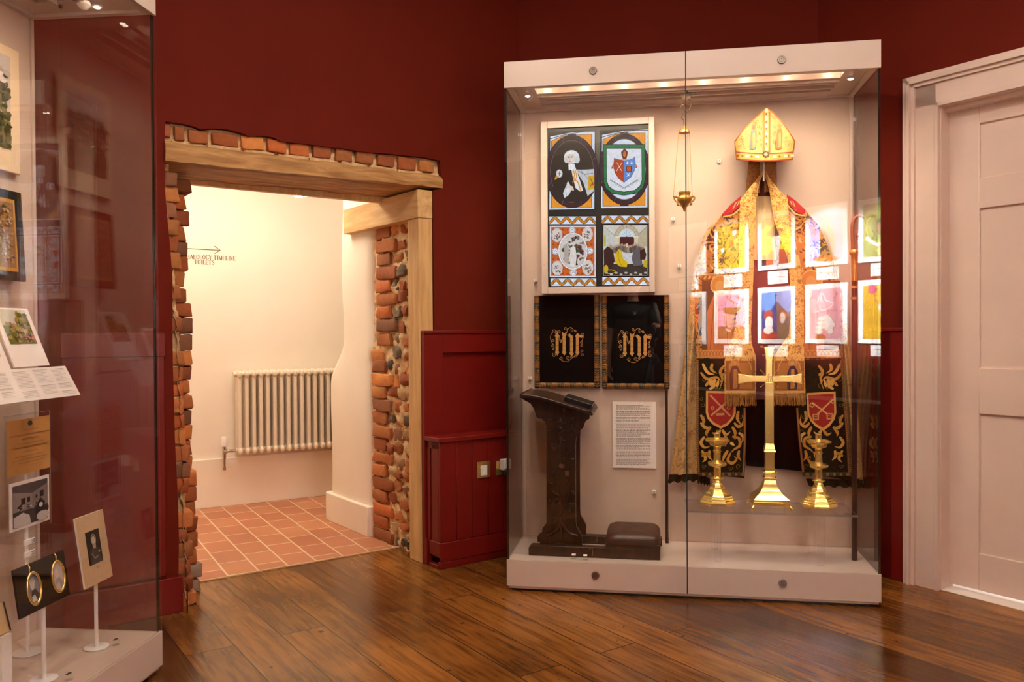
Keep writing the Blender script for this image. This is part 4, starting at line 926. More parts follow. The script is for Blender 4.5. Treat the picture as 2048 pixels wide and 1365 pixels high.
# ------------------------------------------------------------------ two black velvet hangings with gold monogram
RC = crop(1050, 580, 6.5); VB = .432
def hanging(x0, y0, x1, y1, dx, dy, label):
    """corners in crop coordinates; dx,dy shift of the monogram"""
    c = [FC.hv(*RC(x, y), VB) for x, y in ((x0, y0), (x1, y0), (x1, y1), (x0, y1))]
    ua_, ub_ = (c[0].x+c[3].x)/2, (c[1].x+c[2].x)/2; zb_, za_ = (c[0].z+c[1].z)/2, (c[2].z+c[3].z)/2
    t = T('altar_hanging', label, 'embroidered hanging', FC, ((ua_+ub_)/2, VB, za_), 'black velvet hangings below the stained glass')
    bw = .026
    def surf(a_, b_): 
        u = ua_+(ub_-ua_)*a_; z = za_+(zb_-za_)*b_; return (u, VB+.004+.0015*math.sin(u*40+z*9), z)
    t.p('velvet', MB().grid(surf, 20, 24, (0, .011, 0)), 'black_cloth', smooth=60)
    # braid border: padded roll of alternating blue grey and gold
    for nm, p, q, n in (('side_braid', (ua_+bw/2, zb_-.004), (ua_+bw/2, za_+.004), 14), ('side_braid', (ub_-bw/2, zb_-.004), (ub_-bw/2, za_+.004), 14), ('bottom_braid', (ua_+bw, za_+bw/2), (ub_-bw, za_+bw/2), 9)):
        mb = MB(); 
        for i in range(n):
            f0, f1 = i/n, (i+1)/n; mb.color((70, 60, 44) if i % 2 else (140, 92, 30))
            P = lambda f_: Vector((p[0]+(q[0]-p[0])*f_, VB+.002, p[1]+(q[1]-p[1])*f_)); rr = [bw*.50, bw*.56, bw*.56, bw*.50]
            pts = [P(f0+(f1-f0)*k/3) for k in range(4)]
            d_ = (pts[-1]-pts[0]).normalized(); sd = Vector((-d_.z, 0, d_.x))
            mb.loft([[pt+(sd*math.cos(g)*r_*.96+Vector((0, -1, 0))*math.sin(g)*.010) for g in [2*PI*j/10 for j in range(10)]] for pt, r_ in zip(pts, rr)])
            mb.color((160, 108, 40)); mb.box(pts[0]-sd*bw*.5+Vector((-.001, -.012, -.001)), pts[0]+sd*bw*.5+Vector((.001, 0, .001)))
            for k in (1, 2): mb.tube([pts[k]-sd*bw*.4+Vector((0, -.0095, 0)), pts[k]+d_*.006+Vector((0, -.0125, 0)), pts[k]+sd*bw*.4+Vector((0, -.0095, 0))], .0014, 5)
        t.p(nm, mb, 'art_tex', smooth=50)
    a = Art(lambda x, y, k: FC.hv(*RC(x+dx, y+dy), VB+.0035)+Vector((0, -.0004*k-.001, 0)))
    GO = (204, 150, 76); G2 = (170, 112, 48); TH = (196, 140, 84)
    sw = 6
    for pts in ([(346, 560), (330, 620), (345, 680), (375, 720), (378, 770)], [(540, 560), (560, 510), (600, 490), (640, 530), (672, 545)], [(448, 600), (450, 650), (470, 690), (500, 600), (580, 590)], [(450, 900), (500, 930), (560, 930), (620, 880), (680, 850)], [(715, 620), (760, 600), (740, 660), (716, 690)]):
        a.stroke(curve(pts, 6), sw, TH, 0)
    for (x, y, r, s_, a0) in ((382, 540, 28, 1, 2.4), (412, 560, 24, -1, -1), (528, 502, 24, 1, 0), (608, 518, 26, -1, 2), (656, 532, 18, 1, 1), (446, 548, 24, 1, 2), (366, 664, 22, 1, 3), (356, 732, 22, -1, 0), (370, 770, 14, 1, 2), (382, 846, 28, -1, 4), (470, 886, 24, -1, 3), (560, 882, 26, 1, 1), (664, 862, 24, 1, 2), (744, 586, 24, -1, 0), (738, 684, 22, 1, 1), (738, 724, 18, -1, 3), (744, 796, 20, 1, 2), (748, 840, 24, -1, 4), (600, 880, 18, -1, 1), (468, 660, 18, 1, 0)):
        a.spiral(x, y, r, 1.2, a0, sw, TH, 0, s_, taper=.8)
    a.lay(2)
    def bar(x, y0_, y1_, top, w_=39):
        a.rect(x-w_/2, y0_, x+w_/2, y1_, GO, 0)
        n = max(2, int((y1_-y0_)/56)); 
        for i in range(1, n+1): yy = y0_+(y1_-y0_)*i/(n+.3); a.rect(x-w_/2, yy-3, x+w_/2, yy+3, G2, 1 if i == 1 else 0)
        if top == 'd': a.poly([(x, y0_-44), (x+32, y0_), (x+18, y0_+14), (x-18, y0_+14), (x-32, y0_)], GO)
        if top == 'h': a.poly([(x-30, y0_-44), (x, y0_-20), (x+34, y0_-44), (x+24, y0_+10), (x-22, y0_+10)], GO)
        if top == 'n': a.poly([(x-30, y0_-44), (x+22, y0_-6), (x+20, y0_+14), (x-20, y0_+14), (x-38, y0_-4), (x-42, y0_-24)], GO)
        if top == 'r': a.poly([(x, y0_-44), (x+26, y0_-20), (x+82, y0_-10), (x+60, y0_+22), (x+18, y0_+14), (x-18, y0_+14), (x-28, y0_)], GO)
        a.poly([(x-20, y1_-10), (x+20, y1_-10), (x+29, y1_+8), (x+3, y1_+50), (x-29, y1_+8)], GO)
    bar(418, 600, 806, 'd'); bar(510, 590, 806, 'h'); bar(606, 610, 820, 'n'); bar(682, 604, 806, 'r')
    t.p('monogram', a, 'art_tex', smooth=0, recalc=False, label='gold blackletter IHC monogram with scrolls')
    return t
hanging(122, 70, 968, 1278, 0, 0, 'black velvet hanging with gold monogram, left one of the pair, above the prayer desk')
hanging(1000, 72, 1876, 1288, 880, 12, 'black velvet hanging with gold monogram, right one of the pair, above the printed text sheet')

# ------------------------------------------------------------------ text sheet and number labels
c = [FC.hv(x, y, .44) for x, y in ((1225, 804), (1312, 806), (1313, 937), (1225, 936))]
t = T('text_sheet', 'white printed text sheet on the case back between prayer desk and cope', 'information sheet', FC, (c[0].x, .449, c[3].z))
t.p('card', MB().box((c[0].x, .442, c[3].z), (c[1].x, .449, c[0].z)), 'paper')
a = Art(on_v(FC, .4415, None)); y = 810
for n, k in ((5, 0), (5, 1), (2, 1), (2, 1), (5, 1), (7, 1), (6, 1), (5, 1), (2, 1), (3, 1), (6, 1)):
    if k: a.stroke([(1229.4, y+.6), (1230.6, y+.6)], 1, (60, 50, 50), 0)
    textlines(a, 1233, y, 1301, y+n*2.05, n, (120, 104, 100), .75, n*7+int(y), bold=(0,)); y += n*2.05+2.2
t.p('print', a, 'art', smooth=0, recalc=False)
def numlabel(txt, px, py, label, v=.436, s=.016, fr=FC, th=.012):
    p = fr.hv(px, py, v)
    t = T('number_label', label, 'number label', fr, (p.x, v, p.z))
    t.p('block', MB().box((p.x-s/2, v, p.z-s/2), (p.x+s/2, v+th, p.z+s/2)), 'plastic', bevel=.001)
    mb = MB(); text_on(mb, txt, s*.95, (p.x, v-.0006, p.z), (1, 0, 0), (0, 0, 1)); t.p('numeral', mb, 'ink', smooth=0, recalc=False)
for txt, x, y, lb in (('1', 1071, 561, 'small white label numbered 1 left of the stained glass panel'), ('2', 1059, 757, 'small white label numbered 2 left of the black hangings'), ('3', 1346, 438, 'small white label numbered 3 beside the hanging lamp'),
                      ('4', 1438, 322, 'small white label numbered 4 left of the mitre'), ('5', 1359, 532, 'small white label numbered 5 at the left shoulder of the cope'), ('8', 1308, 985, 'small white label numbered 8 below the text sheet')):
    numlabel(txt, x, y, lb)
for x, y, lb in ((1147, 1116, 'clear cube label before the prayer desk, left of two'), (1170, 1117.5, 'clear cube label before the prayer desk, right of two')):
    p = FC.hz(x, y+4, Z2); s = .011
    t = T('cube_label', lb, 'cube label', FC, p); t.p('block', MB().box((p.x-s, p.y, Z2), (p.x+s, p.y+2*s, Z2+.018)), 'acrylic', smooth=0)
    t.p('card', MB().prism([(p.x-s*.8, p.y+.003, Z2+.018), (p.x+s*.8, p.y+.003, Z2+.018), (p.x+s*.8, p.y+.02, Z2+.021), (p.x-s*.8, p.y+.02, Z2+.021)], (0, 0, .001)), 'paper')

# ================================================================== THINGS IN THE BIG CASE
def lerp_path(pts):
    d = [0]
    for a, b in zip(pts, pts[1:]): d.append(d[-1]+math.hypot(b[0]-a[0], b[1]-a[1]))
    def f(t):
        s = t*d[-1]
        for i in range(len(pts)-1):
            if s <= d[i+1]+1e-9:
                q = (s-d[i])/max(1e-9, d[i+1]-d[i]); return (pts[i][0]+(pts[i+1][0]-pts[i][0])*q, pts[i][1]+(pts[i+1][1]-pts[i][1])*q)
        return pts[-1]
    return f
def ypath(pts):                       # x as a function of y
    def f(y):
        if y <= pts[0][1]: return pts[0][0]
        for a, b in zip(pts, pts[1:]):
            if y <= b[1]: return a[0]+(b[0]-a[0])*(y-a[1])/(b[1]-a[1])
        return pts[-1][0]
    return f
def drape(L, R, vf, nu, nv, th=.004):
    l, r = lerp_path(L), lerp_path(R)
    def g(a, b):
        p, q = l(b), r(b); return FC.hv(p[0]+(q[0]-p[0])*a, p[1]+(q[1]-p[1])*a, vf(a, b))
    return MB().grid(g, nu, nv, (0, th, 0))
# ---- hanging sanctuary lamp
RL = crop(1330, 160, 4.878); VL = .20
def L_(x, y, v=VL): return FC.hv(*RL(x, y), v)
k = FC.k(1368, 300, VL)/4.878
cx = L_(188, 450)
t = T('hanging_lamp', 'small brass hanging lamp on cords behind the middle seam of the glass', 'hanging lamp', FC, (cx.x, VL, L_(188, 1285).z))
mb = MB(); a = L_(210, 120); zt = Z1+.001
mb.prism([L_(135, 150), L_(185, 124), L_(235, 118), L_(300, 122), L_(304, 132), L_(262, 148), L_(236, 190), L_(212, 188), L_(180, 182)], (0, .004, 0)); mb.tube([L_(215, 135), (L_(215, 135).x, VL, Z1+.03)], .003)
t.p('bracket', mb, 'iron')
mb = MB()
mb.tube([L_(*p) for p in curve([(225, 185), (250, 205), (257, 240), (240, 285), (205, 318)])], .0022, 6)
for i, y in enumerate((215, 268, 316, 366)):
    x = 184-(12 if i == 1 else 0); mb.tube([L_(x+(14+i % 2*6)*math.cos(q), y+24*math.sin(q)) for q in [PI/2+i*.1+2*PI*.72*j/14 for j in range(15)]], .0019, 6)
mb.tube([L_(184, 390), L_(186, 450)], .0016, 6); t.p('hook_chain', mb, 'iron')
t.p('cap', MB().lathe((cx.x, VL, 0), [(r*k, L_(188, y).z) for r, y in ((4, 445), (12, 455), (28, 470), (48, 490), (57, 512), (57, 518), (50, 516), (24, 480), (0, 470))], 28), 'brass_dull', smooth=50)
for x0, x1, dv in ((132, 82, -.012), (222, 228, .03), (238, 266, -.012)):
    t.p('cord', MB().tube([L_(x0, 512, VL+dv*.5), L_(x1, 1135, VL+dv)], .0011, 6), 'brass_dull')
bc = L_(190, 1200)
t.p('bowl', MB().lathe((bc.x, VL, 0), [(r*k, L_(188, y).z) for r, y in ((50, 1096), (60, 1094), (60, 1108), (54, 1112), (54, 1134), (66, 1142), (72, 1160), (66, 1185), (48, 1205), (34, 1216), (30, 1235), (18, 1250), (16, 1268), (6, 1285), (0, 1288))][::1], 28), 'brass_dull', smooth=50)
mb = MB()
for s_ in (-1, 1):
    for q in (0, 2.1):
        c_, d_ = math.cos(q)*s_, math.sin(q)
        pts = [(60, 1150), (88, 1140), (98, 1158), (84, 1182), (62, 1196), (70, 1214), (52, 1224)]
        mb.tube([(bc.x+c_*r*k, VL+d_*r*k, L_(188, y).z) for r, y in curve(pts, 4)], .0042, 6)
mb.ell((bc.x-106*k, VL, L_(82, 1140).z), (.004, .004, .005), 10, 8); mb.ell((bc.x+80*k, VL, L_(266, 1138).z), (.004, .004, .005), 10, 8)
t.p('scroll_handles', mb, 'brass_dull', smooth=60)

# ---- mitre
RM = crop(1440, 200, 6.825)
t = T('mitre', 'tall cream and gold embroidered mitre above the neck of the cope', 'mitre', FC, FC.hv(1530, 324, .34))
MO_L = ypath([(640, 108), (560, 172), (440, 285), (320, 405), (195, 570), (205, 660), (215, 740), (225, 822)][0:1]+[(560, 172), (440, 285), (320, 405), (195, 570), (205, 660), (215, 740), (225, 822)])
MO_R = ypath([(640, 108), (735, 185), (830, 285), (925, 405), (1025, 560), (1015, 660), (1000, 740), (990, 815)])
def mv(px, py, back=0):
    s_ = (px-1531)/60.0; c_ = math.sqrt(max(0, 1-min(1, s_*s_)))
    tz = min(1, max(0, (py-216)/104)); fl = .055*c_*(.35+.65*tz)+.012
    return .33-fl if not back else .33+fl*.9
def mit(a, b, back=0):
    y = 108+(b*(815-108)); xl, xr = MO_L(y), MO_R(y)
    if b > .985: pass
    x = xl+(xr-xl)*a; yy = y+(30*math.sin(PI*a) if back == 0 else -14*math.sin(PI*a))*max(0, (b-.8)/.2)
    px, py = RM(x, yy); return FC.hv(px, py, mv(px, py, back))
t.p('front_leaf', MB().grid(lambda a, b: mit(a, b), 30, 30, (0, .004, 0)), 'mitre_silk', smooth=60)
t.p('back_leaf', MB().grid(lambda a, b: mit(a, b, 1), 24, 24, (0, -.003, 0)), 'maroon', smooth=60)
f = lambda x, y, k_: (lambda p: FC.hv(p[0], p[1], mv(*p))+Vector((0, -.0008-.00022*k_, 0)))(RM(x, y))
a = Art(f); _c0 = a.color; a.color = lambda c: _c0(tuple(x*.84 for x in c)); GB = (206, 136, 44); RD = (170, 60, 18); CR = (250, 220, 158)
def subdiv(pts, n=6): return [(p[0]+(q[0]-p[0])*i/n, p[1]+(q[1]-p[1])*i/n) for p, q in zip(pts, pts[1:]) for i in range(n)]+[pts[-1]]
lb = subdiv([(640, 112), (560, 176), (440, 289), (320, 409), (200, 572), (228, 818)]); rb_ = subdiv([(640, 112), (735, 189), (830, 289), (925, 409), (1018, 562), (984, 812)])
a.stroke(lb, 16, GB); a.stroke(rb_, 16, GB, 0); a.stroke(lb, 4, RD); a.stroke(rb_, 4, RD, 0)
for y0, y1, c_ in ((714, 816, (236, 176, 76)), (706, 722, RD), (800, 818, RD)):
    n = 16
    for i in range(n):
        xa, xb = 222+(776/n)*i, 222+(776/n)*(i+1); sa, sb = 22*math.sin(PI*i/n), 22*math.sin(PI*(i+1)/n)
        a.poly([(xa, y0+sa), (xb, y0+sb), (xb, y1+sb), (xa, y1+sa)], c_, 1 if i == 0 else 0)
for y0, y1 in ((160, 300), (300, 440), (440, 580), (580, 730)): a.rect(584, y0, 686, y1, RD, 1 if y0 == 160 else 0)
for i in range(5): a.rect(594, 160+i*114, 608, 160+(i+1)*114, GB, 1 if i == 0 else 0); a.rect(664, 160+i*114, 676, 160+(i+1)*114, GB, 0); a.rect(614, 150+i*116, 660, 150+(i+1)*116, (240, 186, 90), 0)
for i, y in enumerate((120, 230, 330, 440, 540, 640)): a.rect(618, y, 652, y+48, (255, 240, 190), 1 if i == 0 else 0)
for i, y in enumerate((195, 305, 395, 500, 600)): a.ellipse(632, y, 14, 18, (120, 84, 40), 1 if i == 0 else 0, 10); 
for i, x in enumerate((240, 305, 432, 812, 925)): a.ellipse(x, 762+18*math.sin(PI*(x-222)/776), 15, 18, (150, 100, 40), 1 if i == 0 else 0, 10)
for i, x in enumerate((345, 480, 720, 870, 960)): a.rect(x, 740+18*math.sin(PI*(x-222)/776), x+50, 778+18*math.sin(PI*(x-222)/776), (255, 244, 200), 1 if i == 0 else 0)
for i in range(8): q = i*PI/4; a.ellipse(625+38*math.cos(q), 742+34*math.sin(q), 13, 12, (84, 62, 36), 1 if i == 0 else 0, 10)
a.ellipse(625, 742, 22, 20, (206, 170, 130)); 
r_ = random.Random(3)
for i in range(46):
    for _ in range(30):
        x, y = r_.uniform(215, 1000), r_.uniform(190, 680)
        if x < 575 and y > 130 and x > MO_L(y)+42 and not (395 < x < 515 and y > 330): break
        if x > 700 and x < MO_R(y)-42 and not (755 < x < 860 and y > 330): break
    else: continue
    a.spiral(x, y, r_.uniform(16, 32), 1.1, r_.uniform(0, 6.3), 4.5, r_.choice([(140, 92, 40), (176, 112, 44), (120, 76, 36)]), 1 if i == 0 else 0, r_.choice([1, -1]), 12)
def saint(a, x, y, s_, robe, robe2, head):
    a.ellipse(x, y+22*s_, 27*s_, 26*s_, (176, 120, 50)); a.ellipse(x, y+24*s_, 18*s_, 20*s_, head)
    a.poly([(x-24*s_, y+60*s_), (x+22*s_, y+48*s_), (x+42*s_, y+120*s_), (x+30*s_, y+330*s_), (x-50*s_, y+335*s_), (x-40*s_, y+180*s_)], robe)
    a.poly([(x-20*s_, y+130*s_), (x+20*s_, y+110*s_), (x+24*s_, y+300*s_), (x-20*s_, y+320*s_)], robe2); a.stroke([(x-24*s_, y+62*s_), (x-44*s_, y+180*s_), (x-52*s_, y+333*s_)], 4*s_, (96, 72, 44)); a.stroke([(x+34*s_, y+70*s_), (x+24*s_, y+330*s_)], 3*s_, (120, 84, 46), 0); a.stroke([(x-8*s_, y+140*s_), (x-16*s_, y+310*s_)], 3*s_, (150, 110, 60), 0)
saint(a, 458, 340, 1, (120, 130, 110), (190, 160, 90), (150, 96, 56)); saint(a, 810, 338, 1, (196, 116, 50), (222, 160, 84), (190, 140, 80))
t.p('embroidery', a, 'art_tex', smooth=0, recalc=False)
mb = MB(); p = FC.hv(1527.5, 328, .33); mb.cyl((p.x, .33, p.z-.08), (p.x, .33, p.z+.08), .004, n=10); t.p('stand_rod', mb, 'plastic')
for nm, pts in (('lappet', [(1498, 318), (1520, 318), (1520, 385), (1490, 392)]), ('lappet', [(1529, 318), (1553, 318), (1554, 380), (1529, 385)])):
    q = [FC.hv(x, y, .40) for x, y in pts]; t.p(nm, MB().prism(q, (0, .004, 0)), 'lappet')

# ---- cope
t = T('cope', 'gold embroidered cope with dark green lower panels and red shields spread on the case back', 'vestment', FC, FC.hv(1530, 965, .40))
w_ = lambda f_, ph=0, am=.006: (lambda a, b: am*math.sin(f_*a*2*PI+ph+b*1.5))
t.p('lining', drape([(1518, 352), (1505, 400), (1500, 500), (1500, 620), (1500, 700), (1488, 800)], [(1534, 352), (1550, 400), (1590, 500), (1592, 620), (1590, 700), (1605, 800)], lambda a, b: .418+.004*math.sin(9*a+3*b), 12, 24), 'maroon', smooth=60)
t.p('dark_lining', drape([(1484, 780), (1486, 860), (1492, 932)], [(1608, 780), (1610, 860), (1612, 944)], lambda a, b: .424+.006*math.sin(22*a+2*b), 30, 16), 'black_cloth', smooth=60)
t.p('cream_panel', drape([(1508, 393), (1508, 440), (1508, 520)], [(1546, 393), (1548, 440), (1552, 520)], lambda a, b: .41+.003*math.sin(20*a), 14, 8), 'cream_silk', smooth=60)
t.p('outer_fold', drape([(1442, 431), (1412, 462), (1397, 500), (1386, 545), (1378, 620), (1370, 700), (1358, 800), (1347, 900), (1340, 952)], [(1450, 434), (1432, 480), (1414, 520), (1406, 600), (1400, 700), (1398, 800), (1396, 900), (1396, 948)], lambda a, b: .405+.016*b*math.sin(2*PI*1.6*a+.5), 40, 60), 'pale_brocade', smooth=60, label='pale gold damask folds at left')
t.p('outer_fold', drape([(1655, 490), (1676, 600), (1684, 720), (1694, 860), (1700, 962)], [(1660, 498), (1688, 600), (1702, 700), (1718, 850), (1727, 968)], lambda a, b: .412+.015*b*math.sin(2*PI*1.5*a+1), 40, 50), 'pale_brocade', smooth=60, label='pale gold damask folds at right')
vb_ = lambda a, b: .394+.004*math.sin(7*a+2*b)
t.p('body_panel', drape([(1480, 396), (1446, 429), (1425, 455), (1408, 487), (1396, 522), (1390, 560), (1390, 640), (1392, 720)], [(1486, 400), (1486, 440), (1486, 470), (1484, 500), (1482, 540), (1480, 600), (1475, 660), (1460, 720)], vb_, 30, 50), 'brown_brocade', smooth=60)
t.p('body_panel', drape([(1572, 392), (1576, 430), (1584, 470), (1590, 520), (1592, 560), (1594, 620), (1600, 670), (1606, 722)], [(1611, 421), (1638, 452), (1658, 498), (1668, 540), (1674, 590), (1678, 640), (1680, 680), (1682, 722)], vb_, 30, 50), 'brown_brocade', smooth=60)
GD = (206, 138, 54); GD2 = (160, 96, 36); PAL = (226, 176, 104); DKG = (36, 30, 16)
def emb(fn, name, v, par=None):
    for side in (0, 1):
        a = Art(on_v(FC, v, None, .0002)); fn(a, side); t.p(name, a, 'art_tex', smooth=0, recalc=False)
def figure(a, x, y, h, c_, c2, hd=(214, 160, 90)):
    s_ = h/140
    a.ellipse(x, y+14*s_, 19*s_, 19*s_, GD); a.ring(x, y+14*s_, 18*s_, 18*s_, 2*s_, PAL); a.ellipse(x-1*s_, y+16*s_, 9*s_, 11*s_, hd)
    a.poly([(x-12*s_, y+30*s_), (x+10*s_, y+28*s_), (x+26*s_, y+60*s_), (x+20*s_, y+138*s_), (x-24*s_, y+140*s_), (x-26*s_, y+66*s_)], c_)
    a.poly([(x-6*s_, y+44*s_), (x+8*s_, y+44*s_), (x+10*s_, y+134*s_), (x-10*s_, y+136*s_)], c2)
    for q in (-20, -12, 14): a.stroke([(x+q*.6*s_, y+44*s_), (x+q*s_, y+136*s_)], 1.6*s_, GD2, 0)
def body_emb(a, side):
    if not side: scrollwork(a, 1402, 486, 1478, 548, GD, 2.6, 3, 22, c2=PAL); scrollwork(a, 1428, 452, 1478, 486, GD, 2.4, 4, 16, c2=PAL)
    else: scrollwork(a, 1590, 440, 1640, 545, GD, 2.6, 6, 22, c2=PAL); scrollwork(a, 1640, 510, 1666, 600, GD, 2.4, 7, 16)
    a.lay(2); x0, x1 = ((1404, 1446), (1588, 1624))[side]
    for i in range(10): x = x0+(x1-x0)*i/10; a.stroke([(x, 559), (x+(x1-x0)/10, 553)], 4, PAL if i % 2 else GD2, 1 if i == 0 else 0)
    if not side: a.rect(1404, 562, 1440, 712, (104, 66, 30)); figure(a, 1441, 556, 150, (206, 120, 60), (190, 110, 60))
    else: a.rect(1592, 562, 1680, 712, (120, 70, 40)); figure(a, 1623, 546, 165, (176, 92, 44), (196, 120, 60)); figure(a, 1606, 574, 130, (190, 110, 50), (206, 130, 70))
    x0, x1 = ((1394, 1452), (1608, 1682))[side]
    a.rect(x0, 700, x1, 716, (214, 146, 74)); 
    for i in range(9): a.ring(x0+(x1-x0)*(i+.5)/9, 708, (x1-x0)/22, 5, 1, GD2, 1 if i == 0 else 0, 12)
emb(body_emb, 'body_embroidery', .3885)
# red shoulders
mb = MB(); mb.prism([FC.hv(x, y, .389) for x, y in ((1482, 392), (1462, 409), (1443, 430), (1452, 432), (1466, 425), (1478, 414), (1484, 402))], (0, .004, 0)); t.p('shoulder', mb, 'red_silk', label='scarlet shoulder of the cope')
mb = MB(); mb.prism([FC.hv(x, y, .389) for x, y in ((1574, 389), (1592, 402), (1612, 421), (1606, 430), (1592, 424), (1580, 412), (1574, 402))], (0, .004, 0)); t.p('shoulder', mb, 'red_silk', label='scarlet shoulder of the cope')
def sh_emb(a, side):
    if not side: a.stroke(curve([(1446, 434), (1466, 429), (1480, 417), (1487, 403)]), 3, PAL); a.stroke([(1466, 418), (1472, 406), (1479, 402), (1474, 412)], 2, PAL)
    else: a.stroke(curve([(1610, 432), (1592, 428), (1578, 414), (1571, 402)]), 3, PAL); a.stroke([(1590, 414), (1586, 404), (1580, 402), (1584, 410)], 2, PAL)
emb(sh_emb, 'shoulder_trim', .388)
# front orphreys
vo = lambda a, b: .372-.004*math.sin(PI*a)+.012*(1-b)*0
t.p('orphrey', drape([(1524, 343), (1511, 362), (1494, 382), (1480, 400), (1479, 440), (1478, 520), (1476, 600), (1470, 660), (1456, 700), (1449, 722), (1449, 790)], [(1527, 347), (1519, 366), (1515, 384), (1512, 400), (1511, 440), (1508, 520), (1505, 600), (1502, 660), (1504, 690), (1512, 714), (1512, 792)], vo, 10, 80), 'orphrey', smooth=60)
t.p('orphrey', drape([(1527, 347), (1535, 366), (1539, 384), (1542, 400), (1548, 440), (1576, 520), (1583, 600), (1578, 670), (1556, 700), (1547, 716), (1547, 788)], [(1530, 343), (1543, 362), (1560, 382), (1575, 396), (1578, 440), (1600, 520), (1608, 600), (1608, 660), (1608, 700), (1609, 722), (1611, 790)], vo, 10, 80), 'orphrey', smooth=60)
t.p('neck_edge', MB().tube([FC.hv(x, y, .368) for x, y in curve([(1514, 392), (1518, 364), (1522, 348), (1527, 343), (1533, 348), (1538, 366), (1542, 392)])], .0035, 8), 'orphrey', smooth=60)
def or_emb(a, side):
    x0, x1, x2 = ((1449, 1512, 1470), (1547, 1610, 1585))[side]
    a.rect(x0+2, 722, x1-2, 782, (166, 98, 40)); a.rect(x0+8, 726, x1-8, 778, (190, 122, 52))
    figure(a, x2, 720, 60, (56, 40, 70) if side else (130, 66, 50), (196, 130, 60)); a.stroke([(x0+2, 784), (x1-2, 784)], 4, PAL); a.ring((x0+x1)/2, 740, 22, 24, 1.4, PAL, 1, 20, PI, 2*PI)
    if not side:
        for i in range(24):
            y = 404+i*12; a.spiral(1495, y, 5, 1, i, 1.2, GD2, 1 if i == 0 else 0, 1 if i % 2 else -1, 10)
emb(or_emb, 'orphrey_embroidery', .3665)
for x0, x1, y0 in ((1449, 1512, 788), (1547, 1611, 787)):
    mb = MB(); r_ = random.Random(x0)
    for i in range(64):
        x = x0+(x1-x0)*(i+.5)/64; p, q = FC.hv(x, y0, .368+.003*(i % 2)), FC.hv(x+r_.uniform(-1.5, 1.5), y0+24+r_.uniform(-2, 2), .368+r_.uniform(-.006, .006)); mb.tube([p, (p+q)/2+Vector((r_.uniform(-.002, .002), 0, 0)), q], .0013, 5)
    t.p('fringe', mb, 'fringe', smooth=60)
